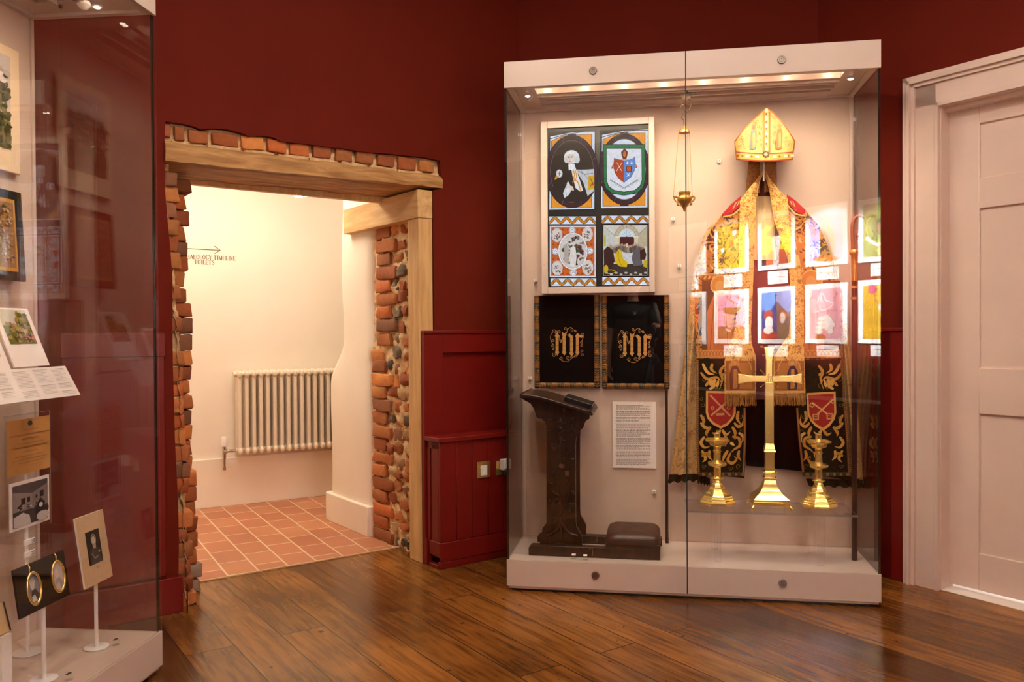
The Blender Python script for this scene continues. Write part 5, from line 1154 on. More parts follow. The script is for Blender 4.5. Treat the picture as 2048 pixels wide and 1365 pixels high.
# lower green panels
gl = [(1393, 718), (1393, 800), (1393, 880), (1395, 948)]; gr = [(1468, 718), (1484, 790), (1493, 830), (1493, 880), (1489, 957)]
hl = [(1608, 720), (1594, 800), (1592, 820), (1598, 890), (1606, 946)]; hr = [(1680, 718), (1687, 800), (1694, 860), (1699, 920), (1702, 962)]
vg = lambda a, b: .384+.003*math.sin(6*a+2*b)
t.p('lower_panel', drape(gl, gr, vg, 20, 40), 'green_velvet', smooth=60); t.p('lower_panel', drape(hl, hr, vg, 20, 40), 'green_velvet', smooth=60)
R5 = crop(1330, 680, 2.529)
for side in (0, 1):
    a = Art(on_v(FC, .3795, R5, .0002)); G1, G2_, TH_ = (206, 144, 56), (226, 172, 84), (150, 120, 50)
    def mir(pts):      # left-panel shapes are drawn once, mirrored for the other panel
        if not side: return pts
        return [(1075-x+ (y-100)*.02, y) for x, y in pts]
    def leaf(pts, w0): a.stroke(mir(curve(pts, 5)), [w0*(.35+1.1*math.sin(PI*min(1, .12+i/(5*(len(pts)-1))))) for i in range(5*(len(pts)-1)+1)], G1 if len(a.f) % 3 else G2_, 0)
    for pts in ([(190, 120), (215, 165), (250, 175)], [(180, 165), (215, 200), (262, 190), (285, 215)], [(240, 120), (235, 150), (262, 170)], [(300, 130), (280, 160), (290, 200), (276, 250)], [(205, 235), (225, 215), (250, 235)], [(225, 250), (250, 232), (236, 215)], [(300, 175), (276, 180)], [(262, 240), (272, 200)],
                [(180, 380), (196, 410), (186, 440)], [(180, 420), (205, 445), (230, 440)], [(232, 440), (210, 470), (214, 490)], [(282, 455), (262, 480), (240, 470)], [(290, 455), (308, 480), (330, 465)], [(350, 420), (372, 440), (396, 420), (392, 380)], [(372, 360), (366, 400), (385, 430)], [(340, 440), (355, 470), (350, 500)],
                [(200, 490), (182, 520), (200, 545), (226, 540)], [(186, 560), (205, 600), (190, 620)], [(340, 490), (374, 500), (378, 535), (350, 555), (330, 575)], [(330, 520), (352, 535)], [(330, 575), (318, 610), (340, 625), (362, 605), (350, 590)], [(375, 560), (370, 590), (385, 612)], [(318, 560), (300, 590), (290, 620)], [(225, 560), (222, 590), (240, 610)], [(184, 590), (210, 575), (230, 590)], [(300, 480), (312, 510), (304, 540)], [(372, 470), (395, 490), (390, 520)]):
        leaf(pts, 11)
    for (x, y, r) in ((196, 200, 17), (258, 240, 12), (290, 230, 14), (190, 330, 12), (380, 390, 12), (352, 500, 10), (200, 450, 9), (372, 640, 14), (330, 650, 12), (195, 640, 12), (388, 460, 9), (196, 395, 9), (182, 300, 11), (360, 600, 12)):
        q = mir([(x, y)])[0]; a.spiral(q[0], q[1], r, 1.2, r, 2.2, TH_, 0, 1, 16)
    for (x, y) in ((240, 215), (228, 208), (252, 208), (232, 224), (248, 224)): q = mir([(x, y)])[0]; a.ellipse(q[0], q[1], 9, 9, G2_, 1, 10)
    a.lay(2)
    # braid borders
    B = [(165, 100), (165, 300), (165, 500), (170, 680)] if not side else [(895, 100), (905, 300), (922, 500), (932, 690)]
    C_ = [(402, 345), (404, 500), (396, 690)] if not side else [(668, 345), (680, 500), (700, 680)]
    for br in (B, C_):
        p_ = lerp_path(br); n = 60
        a.stroke([p_(i/12) for i in range(13)], 13, (96, 60, 26)); 
        for i in range(n): x, y = p_((i+.5)/n); a.ellipse(x, y, 4.2, 3.4, (176, 116, 54), 1 if i == 0 else 0, 8)
    yb = 668; xa, xb = (170, 402) if not side else (696, 934)
    for i in range(14): x = xa+(xb-xa)*i/14; a.rect(x, yb+(i % 2)*3, x+(xb-xa)/14-2, yb+20, (150, 104, 44) if i % 2 else (60, 60, 30), 1 if i == 0 else 0)
    # shield
    S0 = [(207, 258), (358, 262), (358, 372), (346, 400), (318, 432), (282, 450), (240, 428), (214, 398), (206, 368)] if not side else [(714, 270), (862, 262), (866, 370), (856, 405), (832, 438), (800, 460), (762, 440), (736, 412), (720, 376)]
    cx_, cy_ = (282, 340) if not side else (790, 345)
    a.poly(S0, (222, 164, 84)); a.poly([(cx_+(x-cx_)*.86, cy_+(y-cy_)*.87) for x, y in S0], (164, 22, 14))
    if not side:
        a.stroke([(228, 280), (330, 386)], 9, (196, 150, 90)); a.stroke([(330, 300), (232, 384)], 9, (206, 160, 96)); a.stroke([(258, 378), (300, 376)], 12, (200, 150, 84)); 
        for x, y in ((240, 345), (322, 345)): a.ellipse(x, y, 10, 10, (206, 150, 84), 1, 8); a.ellipse(x, y, 4, 4, (150, 30, 20), 1, 8)
    else:
        a.stroke([(744, 318), (832, 384)], 8, (220, 170, 96)); a.stroke([(846, 304), (762, 384)], 8, (220, 170, 96))
        for x, y, s_ in ((762, 388, 1), (832, 384, -1)): a.poly([(x-17, y-14), (x+17, y-12), (x+15, y+18), (x-15, y+19)], (212, 156, 84)); a.poly([(x-10, y-8), (x+10, y-6), (x+9, y+11), (x-9, y+12)], (150, 40, 24)); a.stroke([(x-8, y), (x+8, y+2)], 3, (206, 150, 84))
        a.stroke([(738, 320), (730, 332), (744, 342), (754, 330)], 6, (220, 170, 96), 1, True); a.stroke([(838, 308), (850, 300), (858, 314), (846, 322)], 6, (220, 170, 96), 0, True)
    t.p('panel_embroidery', a, 'art_tex', smooth=0, recalc=False)
# hem ruffles
for pts in ([(1338, 950), (1400, 948), (1400, 962), (1336, 966)], [(1395, 945), (1420, 958), (1420, 972), (1395, 966)], [(1612, 958), (1704, 960), (1710, 976), (1618, 972)], [(1700, 955), (1730, 962), (1730, 978), (1702, 975)]):
    (a0, b0), (a1, b1), (a2, b2), (a3, b3) = pts
    t.p('hem_ruffle', MB().grid(lambda a, b: FC.hv((a0+(a1-a0)*a)*(1-b)+(a3+(a2-a3)*a)*b, (b0+(b1-b0)*a)*(1-b)+(b3+(b2-b3)*a)*b+b*2*math.sin(a*26), .396+.010*math.sin(a*24)), 40, 4, (0, .004, 0)), 'green_velvet', smooth=60, label='dark green ruffled hem')

# ---- crozier and staff
p = FC.hz(1709, 1121, Z2); vs = p.y
t = T('crozier', 'tall dark wooden staff with a pale curled crook at the right end of the case', 'crozier', FC, (p.x, vs, Z2))
def st(x, y): return FC.hv(x, y, vs)
mb = MB(); mb.cyl((p.x, vs, Z2+.001), (p.x, vs, st(1706, 560).z), .0125, .0115, 20); t.p('staff', mb, 'pole_wood')
t.p('knop', MB().lathe((p.x, vs, 0), [(.0118, st(1706, 562).z), (.0125, st(1706, 530).z), (.013, st(1706, 512).z), (.02, st(1706, 508).z), (.02, st(1706, 503).z), (.012, st(1706, 499).z)], 20), 'brass_dull', smooth=50)
top = st(1706, 501); px_ = lambda x, y: Vector((top.x+(x-1706)*.0021, vs, top.z-(y-501)*.0021))
t.p('crook', MB().tube([px_(*q) for q in curve([(1706, 501), (1705, 470), (1705, 447), (1710, 434), (1720, 428), (1731, 436), (1734, 456), (1729, 474), (1719, 478), (1713, 468), (1717, 459)], 6)], [.009-.005*i/60 for i in range(61)], 10), 'pale_wood', smooth=60)
for y in (575, 597): q = st(1706, y); t.p('collar', MB().lathe((p.x, vs, q.z), [(.0118, -.006), (.015, -.004), (.015, .004), (.0118, .006)], 20), 'brass_dull')
p = FC.hz(1334, 1086, Z2)
t = T('wooden_staff', 'thin dark wooden staff standing between text sheet and cope', 'staff', FC, (p.x, min(p.y, .40), Z2))
t.p('shaft', MB().cyl((p.x, min(p.y, .40), Z2+.001), (p.x, min(p.y, .40), FC.hv(1334, 779, .4).z), .0075, .0065, 16), 'pole_wood'); t.p('ferrule', MB().cyl((p.x, min(p.y, .40), Z2+.0005), (p.x, min(p.y, .40), Z2+.03), .0085, .0085, 16), 'pole_wood')

# ---- prayer desk
RP = crop(1030, 760, 3.69)
def D_(x, y, v): return FC.hv(*RP(x, y), v)
t = T('prayer_desk', 'dark carved oak prayer desk with a padded kneeler in the lower left of the case', 'prayer desk', FC, D_(340, 1290, .09))
OV = [(46, 132), (66, 150), (112, 174), (140, 215), (158, 275), (168, 284), (196, 288), (222, 312), (232, 350), (232, 700), (232, 1058), (202, 1100), (202, 1128), (185, 1140), (185, 1230), (272, 1232), (300, 1210), (384, 1212), (404, 1241), (494, 1241), (494, 1160), (478, 1130), (452, 1085), (448, 1040), (447, 760), (447, 470), (452, 420), (474, 395), (486, 360), (512, 322), (524, 300), (548, 290), (552, 256), (300, 178), (150, 132)]
circ = [(342+21*math.cos(2*PI*i/18), 640+21*math.sin(2*PI*i/18)) for i in range(18)]
cup = [(366, 676), (384, 670), (402, 678), (396, 716), (374, 716)]; half = [(270, 692), (280, 675), (285, 675), (285, 710), (279, 710)]
def desk_side(v, th, holes, dv=0):
    mb = MB(); mb.prism_holes([[D_(x, y, v) for x, y in lp] for lp in [OV]+holes], (0, th, 0))
    for i in range(len(mb.v)): mb.v[i] = mb.v[i]+Vector((0, dv, 0))
    return mb
fp = t.p('side_panel', desk_side(.125, .025, [circ, cup, half]), 'dark_oak', smooth=0)
t.p('side_panel', desk_side(.125, .022, [[(308+76*math.cos(2*PI*i/18), 734+66*math.sin(2*PI*i/18)) for i in range(18)]], .235), 'dark_oak', smooth=0)
# desk top
prof = [(38, 106), (165, 120), (235, 138), (562, 236), (566, 258), (235, 160), (160, 140), (40, 134)]
q = [D_(x, y, .075) for x, y in prof]; t.p('desk_top', MB().prism(q, (0, .345, 0)), 'dark_oak', bevel=.003)
q = [D_(x, y, .073) for x, y in [(540, 226), (562, 226), (576, 262), (560, 268)]]; t.p('book_ledge', MB().prism(q, (0, .349, 0)), 'dark_oak', bevel=.003)
q = [D_(x, y, .074) for x, y in [(34, 100), (48, 100), (46, 138), (34, 138)]]; t.p('back_ledge', MB().prism(q, (0, .347, 0)), 'dark_oak', bevel=.003)
# stretchers between the sides
for (x, y, w_x, h_) in ((300, 330, 60, 30), (330, 900, 50, 34)):
    a_ = D_(x, y, .15); b_ = D_(x+w_x, y-h_, .15); t.p('stretcher', MB().box((a_.x, .15, a_.z), (b_.x, .36, b_.z)), 'dark_oak', bevel=.002)
# relief carving on the front side
mb = MB(); r_ = random.Random(9)
def rel(pts, r): mb.tube([D_(x, y, .1235) for x, y in curve(pts, 4)], r, 6)
rel([(340, 1130), (345, 1000), (330, 860), (300, 740), (285, 700)], .005); rel([(340, 1000), (380, 900), (400, 820), (380, 740)], .004); rel([(330, 860), (270, 820), (256, 760)], .004); rel([(340, 620), (330, 520), (350, 400), (330, 280)], .004)
rel([(345, 1060), (300, 1120), (240, 1150)], .006); rel([(345, 1060), (400, 1130), (460, 1150)], .006); rel([(345, 1060), (345, 1180)], .005); rel([(365, 180), (364, 400), (366, 560)], .0015); rel([(235, 372), (300, 380), (446, 372)], .0015)
def grapes(x, y, s_=1):
    for i in range(5):
        for j in range(5-i): p = D_(x+(j-(4-i)/2)*13*s_, y+i*12*s_, .1235); mb.ell(p, (.0040*s_, .004, .0040*s_), 8, 6)
grapes(405, 920, 1.15); grapes(290, 478); grapes(300, 1010, .9)
for i in range(34):
    x, y = r_.uniform(250, 436), r_.choice([r_.uniform(200, 600), r_.uniform(740, 1190)])
    q = r_.uniform(0, 6.28); L = r_.uniform(12, 26)
    for dq in (-.7, 0, .7): mb.tube([D_(x, y, .1235), D_(x+L*.6*math.cos(q+dq*1.3), y+L*.6*math.sin(q+dq*1.3), .122), D_(x+L*math.cos(q+dq), y+L*math.sin(q+dq), .1245)], [.0015, .0042, .0008], 6)
t.p('carving', mb, 'dark_oak', fp, smooth=60)
# runners
def runner(v0, v1, xa, xb, y0a, y1a):
    A = FC.hv(*RP(xa, y0a), v0); B = FC.hv(*RP(xb, y0a), v0); z1 = FC.hv(*RP(xa, y1a), v0).z
    z0 = Z2+.001; mb = MB(); e = .008; mb.prism([(A.x, v0, z0+e*.4), (A.x+e*.4, v0, z0), (B.x, v0, z0), (B.x, v0, z1), (A.x+e*1.5, v0, z1), (A.x, v0, z1-e*1.5)], (0, v1-v0, 0)); return mb, A.x, B.x, z1
m1, xa, xb, zr = runner(.088, .135, 100, 1072, 1300, 1222); t.p('runner', m1, 'dark_oak', bevel=.002)
m2, _, _, zr2 = runner(.33, .375, 165, 1085, 1200, 1140); t.p('runner', m2, 'dark_oak', bevel=.002)
c0 = D_(668, 1265, .085); c1 = D_(1074, 1280, .085); zk = D_(740, 1100, .12).z
t.p('kneeler_board', MB().box((c0.x, .086, zr+.0005), (c1.x, .377, zr+.02)), 'dark_oak', bevel=.003)
KX0, KX1, KV0, KV1, KZ0, KZ1 = c0.x-.002, c1.x+.002, .082, .375, zr+.02, D_(850, 1093, .2).z
def cush(a, b):
    q = lambda s_: 1-abs(2*s_-1)**3.2
    return (KX0+(KX1-KX0)*(.07*(1-b*0)+a*.93) if a < .5 else KX0+(KX1-KX0)*(.07+a*.93), KV0+(KV1-KV0)*b, KZ0+(KZ1-KZ0)*(q(a)**.45)*(q(b)**.45))
mb = MB(); nu = nv = 26; P = []
f_ = lambda s_: (math.copysign(abs(math.sin((s_-.5)*PI))**.45, s_-.5)+1)/2
rings = []
for j in range(12):
    th_ = PI/2*j/11; e = math.cos(th_)**.45 if j < 11 else 0.02; hz_ = KZ0+(KZ1-KZ0)*math.sin(th_)**.6; r = []
    ins = .07*(hz_-KZ0)/(KZ1-KZ0)
    for i in range(48):
        g = 2*PI*i/48; sx_ = math.copysign(abs(math.cos(g))**.3, math.cos(g)); sy_ = math.copysign(abs(math.sin(g))**.3, math.sin(g))
        r.append(((KX0+KX1)/2+(KX1-KX0)/2*sx_*e+(ins*(1-sx_)*.12 if 0 else 0), (KV0+KV1)/2+(KV1-KV0)/2*sy_*e, hz_+.002*noise.noise(Vector((sx_*3, sy_*3, j)))))
    rings.append(r)
mb.loft(rings); t.p('kneeler_cushion', mb, 'cushion', smooth=70, label='brown leather kneeler cushion')
for (x, v_) in ((570, .083), (604, .326)):
    a_ = D_(x, 1250 if v_ < .2 else 1165, v_); t.p('hook', MB().tube([(a_.x-.012, v_-.001, zr-.004), (a_.x, v_-.004, zr+.002), (a_.x+.002, v_-.004, zr-.014), (a_.x, v_-.003, zr-.034)], .0022, 6), 'steel')
# book on the desk
A, B = D_(352, 152, .15), D_(556, 214, .15); dr_ = Vector((B.x-A.x, 0, B.z-A.z)); L = dr_.length; dr_.normalize(); up_ = Vector((-dr_.z, 0, dr_.x)); O = D_(352, 172, .15)+up_*.004
def bk(a, b, c, d, e, f__): 
    mb = MB(); mb.prism([O+dr_*a+up_*e+Vector((0, c, 0)), O+dr_*b+up_*e+Vector((0, c, 0)), O+dr_*b+up_*f__+Vector((0, c, 0)), O+dr_*a+up_*f__+Vector((0, c, 0))], (0, d-c, 0)); return mb
t = T('prayer_book', 'thick closed black prayer book lying on the sloping prayer desk', 'book', FC, O)
t.p('cover', bk(0, L, .01, .17, 0, .003), 'plastic_black', label='black leather cover'); t.p('cover', bk(0, L, .01, .17, .025, .028), 'plastic_black', label='black leather cover'); t.p('spine', bk(0, L, .005, .0105, 0, .028), 'plastic_black', bevel=.003); t.p('pages', bk(.003, L-.003, .011, .166, .0031, .0249), 'paper', label='pale page block')

# ---- clear shelf
sf = FC.hv(1545, 1026, .085); zs = sf.z; za = FC.hv(1545, 1022, .085).z
xl = FC.hv(1374, 1024, .085).x; xr = FC.hv(1716, 1029, .085).x
t = T('acrylic_shelf', 'low clear acrylic shelf carrying the brass cross and two candlesticks', 'display stand', FC, ((xl+xr)/2, .2, Z2))
t.p('shelf', MB().box((xl, .085, zs-.010), (xr, .335, zs)), 'acrylic', smooth=0); t.p('front_edge', MB().box((xl, .0835, zs-.010), (xr, .0847, zs)), 'acrylic_edge', smooth=0)
t.p('back_edge', MB().box((xl, .3353, zs-.010), (xr, .3365, zs)), 'acrylic_edge', smooth=0)
for x in (1436, 1643):
    for v_ in (.09, .30):
        p = FC.hv(x, 1080, .09); t.p('leg', MB().box((p.x-.014, v_, Z2+.0005), (p.x+.014, v_+.028, zs-.0105)), 'acrylic', smooth=0, bevel=.002)
p = FC.hv(1541, 1017, .12)
t.p('riser', MB().box((p.x-.008, .18, zs+.0005), (p.x+.008, .2, zs+.014)), 'acrylic', smooth=0); t.p('riser', MB().box((xr-.03, .28, zs+.0005), (xr-.012, .30, zs+.03)), 'acrylic', smooth=0)
# ---- altar cross
RX = crop(1450, 680, 7.583); RB_ = crop(1480, 840, 6.825); VX = .20
ccx = FC.hv(*RB_(400, 500), VX).x; kx = FC.k(1540, 900, VX)/6.825
zz_ = lambda y: FC.hv(*RB_(400, y), VX).z
t = T('altar_cross', 'tall polished brass altar cross with flared arms in the middle of the clear shelf', 'cross', FC, (ccx, VX, zs))
fb = zs+.018
ztop_ = zz_(1165); sc_ = lambda y: fb+(zz_(y)-ztop_)*(zz_(325)-fb)/(zz_(325)-ztop_)
prof = [(0, 1166), (250, 1166), (264, 1162), (264, 1110), (256, 1106), (256, 1098), (262, 1092), (262, 1078), (240, 1062), (200, 1030), (155, 990), (122, 945), (100, 900), (88, 860), (80, 828), (92, 818), (97, 800), (97, 794), (74, 788), (70, 742), (84, 734), (97, 722), (97, 716), (70, 708), (65, 700), (64, 445), (86, 437), (86, 428), (76, 404), (68, 372), (62, 330), (57, 322), (0, 322)]
t.p('base', MB().lathe((ccx, VX, 0), [(r*kx*math.sqrt(2)*.94, sc_(y)) for r, y in prof], 4, PI/4), 'brass', smooth=25, bevel=.0008)
for sx_ in (-1, 1):
    for sy_ in (-1, 1):
        o_ = Vector((ccx+sx_*.078, VX+sy_*.078, fb)); t.p('foot', MB().tube([o_, o_+Vector((sx_*.006, sy_*.006, -.006)), o_+Vector((sx_*.001, sy_*.001, -.011)), o_+Vector((sx_*.008, sy_*.008, -.0165))], [.008, .006, .004, .006], 8), 'brass', smooth=60)
hw = 57*kx; zc = FC.hv(*RX(665, 590), VX).z; V0, V1 = VX-hw*.55, VX+hw*.55
XC = lambda x, y: (ccx+(x-665)*FC.k(1540, 760, VX)/7.583, V0, FC.hv(*RX(665, y), VX).z)
t.p('shaft', MB().box((ccx-hw, VX-hw*.8, sc_(324)), (ccx+hw, VX+hw*.8, XC(665, 645)[2])), 'brass', bevel=.0015)
headp = [(610, 655), (612, 640), (420, 640), (330, 645), (250, 662), (184, 668), (184, 512), (250, 524), (330, 542), (420, 546), (612, 546), (615, 300), (606, 200), (592, 125), (575, 108), (755, 108), (738, 125), (722, 200), (715, 300), (714, 546), (900, 546), (1000, 542), (1080, 528), (1156, 508), (1162, 670), (1080, 650), (1000, 640), (900, 638), (716, 640), (716, 655)]
def ease(pts): return pts
hd = t.p('cross_head', MB().prism([XC(x, y) for x, y in headp], (0, V1-V0, 0)), 'brass', bevel=.0012)
mb = MB()
for (x, y) in ((552, 103), (770, 103), (582, 230), (750, 230), (174, 488), (310, 514), (172, 694), (306, 664), (1164, 482), (1032, 512), (1172, 694), (1040, 674)):
    p = Vector(XC(x, y)); p.y = VX; mb.tube([p+Vector((.0035*math.cos(q), 0, .0035*math.sin(q))) for q in [2*PI*i/12 for i in range(12)]], .0014, 6, True)
t.p('knobs', mb, 'brass', hd, smooth=60)
mb = MB()
for (x0, y0, x1, y1) in ((600, 530, 540, 465), (740, 520, 800, 455), (600, 665, 540, 715), (740, 665, 790, 715)):
    p, q = Vector(XC(x0, y0)), Vector(XC(x1, y1)); p.y = q.y = VX; mb.cyl(p, q, .0012, n=6); mb.ell(q, (.0035, .002, .0035), 10, 6)
t.p('rays', mb, 'brass_dull', hd)
a = Art(lambda x, y, k_: Vector(XC(x, y))+Vector((0, -.0004-.0002*k_, 0)))
for pts, wd in (([(188, 530), (188, 655)], 4), ([(250, 536), (330, 553), (610, 556)], 3), ([(250, 652), (330, 634), (610, 632)], 3), ([(1152, 528), (1152, 655)], 4), ([(1080, 540), (1000, 553), (720, 556)], 3), ([(1080, 640), (1000, 632), (720, 632)], 3), ([(622, 300), (622, 540)], 3), ([(708, 300), (708, 540)], 3)): a.stroke(pts, wd, (70, 40, 16), 0)
for pts in ([(630, 560), (626, 625), (636, 632)], [(655, 525), (652, 636)], [(654, 580), (672, 556), (688, 570), (682, 640), (668, 648)], [(704, 560), (706, 636)], [(624, 552), (638, 556)], [(696, 552), (714, 560)], [(645, 522), (664, 520)]): a.stroke(curve(pts, 4), 6, (60, 34, 14), 0)
t.p('engraving', a, 'art', hd, smooth=0, recalc=False, label='engraved IHC monogram')
# ---- candlesticks
RK = crop(1370, 840, 7.18)
prof = [(0, 185), (44, 185), (48, 192), (46, 262), (60, 266), (150, 272), (182, 282), (182, 296), (170, 312), (122, 330), (118, 346), (104, 374), (60, 390), (52, 405), (50, 436), (62, 446), (62, 458), (50, 470), (50, 585), (64, 598), (90, 606), (136, 622), (138, 650), (120, 668), (66, 680), (52, 694), (50, 828), (88, 842), (94, 856), (66, 868), (60, 882), (66, 915), (92, 958), (108, 975), (118, 1002), (136, 1010), (150, 1040), (180, 1080), (206, 1100), (212, 1116), (226, 1126), (236, 1150), (252, 1160), (264, 1188), (264, 1212), (250, 1222), (0, 1222)]
def candlestick(pxc, label):
    c = FC.hv(pxc, 900, VX); kk = FC.k(pxc, 900, VX)/7.18; zb_ = zs+.012
    z0 = FC.hv(*RK(460, 1222), VX).z; zt_ = FC.hv(pxc, 840+185/7.18+(3 if pxc > 1600 else 0), VX).z; S_ = (zt_-zb_)/(FC.hv(*RK(460, 185), VX).z-z0)
    t = T('candlestick', label, 'candlestick', FC, (c.x, VX, zs), 'brass candlesticks beside the cross')
    t.p('body', MB().lathe((c.x, VX, 0), [(r*kk*1.04, zb_+(FC.hv(*RK(460, y), VX).z-z0)*S_) for r, y in prof], 8, PI/8), 'brass', smooth=22, bevel=.0005, seg=1)
    for i in range(4):
        q = PI/4+i*PI/2; t.p('foot', MB().ell((c.x+.055*math.cos(q), VX+.055*math.sin(q), zs+.0068), (.007, .007, .0063), 12, 8), 'brass')
    t.p('pricket', MB().cyl((c.x, VX, zt_-.002), (c.x, VX, zt_+.014), .003, .0006, 8), 'brass')
    for i in range(8): q = i*PI/4; zq = zb_+(FC.hv(*RK(460, 1068), VX).z-z0)*S_; rr = 158*kk; t.p('boss', MB().ell((c.x+rr*math.cos(q), VX+rr*math.sin(q), zq), (.003, .003, .003), 8, 6), 'brass_dull')
candlestick(1434.3, 'octagonal brass candlestick left of the altar cross on the clear shelf'); candlestick(1637, 'octagonal brass candlestick right of the altar cross on the clear shelf')

# ================================================================== THINGS IN THE LEFT CASE
def hp_(px, py, v0, z0, tl): return FL.l(hit(px, py, FL.w(0, v0, z0), FL.ey-Vector((0, 0, tl))))
def autolean(BR, TR, v0):
    z0 = FL.hv(*BR, v0).z; lo, hi = -.3, 1.6
    for _ in range(50):
        m_ = (lo+hi)/2; d = hp_(*TR, v0, z0, m_).x-hp_(*BR, v0, z0, m_).x
        # leaning back moves the top edge towards the far end as seen
        if abs(d) < 1e-6: break
        d2 = hp_(*TR, v0, z0, m_+.01).x-hp_(*BR, v0, z0, m_+.01).x
        if (d > 0) == (d2 > d): hi = m_
        else: lo = m_
    return z0, (lo+hi)/2
class Card:
    """a flat card leaning on the plane v = v0+(z-z0)*tl; pixel corners give its rectangle"""
    def __init__(s, TL, TR, BR, BL, v0, tl=None):
        z0 = FL.hv(*BR, v0).z
        s.z0, s.tl = (z0, tl) if tl is not None else autolean(BR, TR, v0); s.v0 = v0
        q = [hp_(*p, s.v0, s.z0, s.tl) for p in (TL, TR, BR, BL)]
        s.u0, s.u1 = (q[0].x+q[3].x)/2, (q[1].x+q[2].x)/2; s.zt, s.zb = (q[0].z+q[1].z)/2, (q[2].z+q[3].z)/2
    def P(s, a, b, d=0):          # a across 0..1 (left to right as seen), b down 0..1, d out of the card
        u = s.u0+(s.u1-s.u0)*a; z = s.zt+(s.zb-s.zt)*b; v = s.v0+(z-s.z0)*s.tl
        n = Vector((0, -1, s.tl)).normalized(); return Vector((u, v, z))+n*d
    def box(s, a0, b0, a1, b1, d0, d1):
        q = [s.P(a0, b0, d0), s.P(a1, b0, d0), s.P(a1, b1, d0), s.P(a0, b1, d0)]; return MB().prism(q, Vector((0, -1, s.tl)).normalized()*(d1-d0))
    def art(s, d, ex=.00025): return Art(lambda x, y, k_: s.P(x, y, d+ex*k_))
def rod(t, u, v, ztop, r=.006, rb_=.038):
    t.p('rod', MB().cyl((u, v, Z2+.004), (u, v, ztop), r, r, 16), 'plastic'); t.p('foot', MB().lathe((u, v, Z2+.0005), [(0, 0), (rb_, 0), (rb_, .003), (rb_*.9, .004), (0, .004)], 28), 'plastic')
def blobs(a, x0, y0, x1, y1, n, cols, seed, r=.06):
    r_ = random.Random(seed)
    for i in range(n): a.ellipse(r_.uniform(x0, x1), r_.uniform(y0, y1), r*r_.uniform(.4, 1.3), r*r_.uniform(.3, 1.0), r_.choice(cols), 1 if i % 12 == 0 else 0, 9)
# engraved portrait on a stand
b = FL.hz(193, 1296, Z2); c = Card((146.6, 1039), (201.8, 1020), (222, 1153), (166.7, 1180.5), b.y-.01)
t = T('portrait_card', 'cream card with dark engraved portrait of a seated lady, on a thin white stand', 'portrait print', FL, (b.x, b.y, Z2))
t.p('card', c.box(0, 0, 1, 1, 0, .006), 'paper')
a = c.art(.0064); a.rect(.0, .0, 1, 1, (214, 180, 140)); a.rect(.25, .24, .74, .72, (40, 34, 30))
a.poly([(.3, .72), (.36, .55), (.45, .46), (.56, .46), (.66, .54), (.72, .72)], (84, 76, 66)); a.ellipse(.5, .38, .065, .055, (206, 190, 168)); a.ring(.5, .37, .08, .07, .02, (170, 158, 140)); a.poly([(.44, .43), (.56, .43), (.54, .5), (.46, .5)], (170, 158, 140)); a.stroke([(.38, .56), (.46, .64), (.58, .62)], .03, (150, 136, 120)); a.ellipse(.64, .56, .03, .02, (190, 172, 150)); a.poly([(.28, .5), (.34, .5), (.34, .7), (.28, .7)], (66, 58, 50)); a.stroke([(.45, .78), (.48, .765), (.52, .78), (.58, .775)], .008, (120, 96, 74))
t.p('print', a, 'art', smooth=0, recalc=False); t.p('acrylic_backing', c.box(-.03, -.02, 1.01, 1.02, -.004, -.0005), 'acrylic', smooth=0); rod(t, b.x, b.y, c.zb+.02)
# miniatures board
b = FL.hz(88, 1360, Z2); q = lambda x, y: (x/4.791, 1080+y/4.791)
c = Card(q(100, 310), q(590, 95), q(655, 540), q(178, 752), b.y-.008)
t = T('miniatures_board', 'black board holding two gold-rimmed oval miniature portraits on a white stand', 'miniature portraits', FL, (b.x, b.y, Z2))
t.p('board', c.box(0, 0, 1, 1, 0, .006), 'black_cloth', label='black velvet board'); t.p('acrylic_backing', c.box(-.07, -.1, 1.01, 1.03, -.005, -.0005), 'acrylic', smooth=0)
for cx_, cy_, cols in ((.31, .52, ((120, 120, 132), (206, 186, 172), (28, 26, 30))), (.80, .50, ((206, 190, 182), (220, 200, 186), (176, 158, 150)))):
    rx, ry = .125, .33
    o = [c.P(cx_+rx*math.cos(g), cy_+ry*math.sin(g), .009) for g in [2*PI*i/36 for i in range(36)]]
    rm = t.p('gold_rim', MB().tube(o, .0045, 8, True), 'brass', smooth=60)
    a = c.art(.0075); a.ellipse(cx_, cy_, rx, ry, cols[0]); a.ellipse(cx_-.02, cy_-.08, .04, .10, cols[1]); a.ring(cx_-.02, cy_-.11, .045, .1, .02, (196, 190, 186), 1, 20, PI, 2*PI); a.poly([(cx_-.07, cy_+.22), (cx_-.05, cy_+.04), (cx_+.03, cy_+.02), (cx_+.09, cy_+.16), (cx_+.05, cy_+.26)], cols[2]); a.poly([(cx_-.05, cy_+.27), (cx_-.06, cy_+.16), (cx_+.0, cy_+.12), (cx_+.04, cy_+.27)], (206, 198, 192))
    t.p('miniature', a, 'art', smooth=0, recalc=False)
mb = MB()
for a_, b_ in ((.15, 0), (.42, 0), (.68, 0), (.9, 0), (.16, 1), (.42, 1), (.66, 1), (.9, 1)): mb.cyl(c.P(a_, b_, -.004), c.P(a_, b_, .012), .0035, n=8)
t.p('pins', mb, 'acrylic', smooth=0)
for a_ in (.27, .80): t.p('hanger', MB().tube([c.P(a_, .19, .009), c.P(a_-.01, .06, .01), c.P(a_, -.02, .006), c.P(a_+.01, .06, .01), c.P(a_, .17, .009)], .0014, 6), 'brass')
rod(t, b.x, b.y, c.zb+.01, .0065)
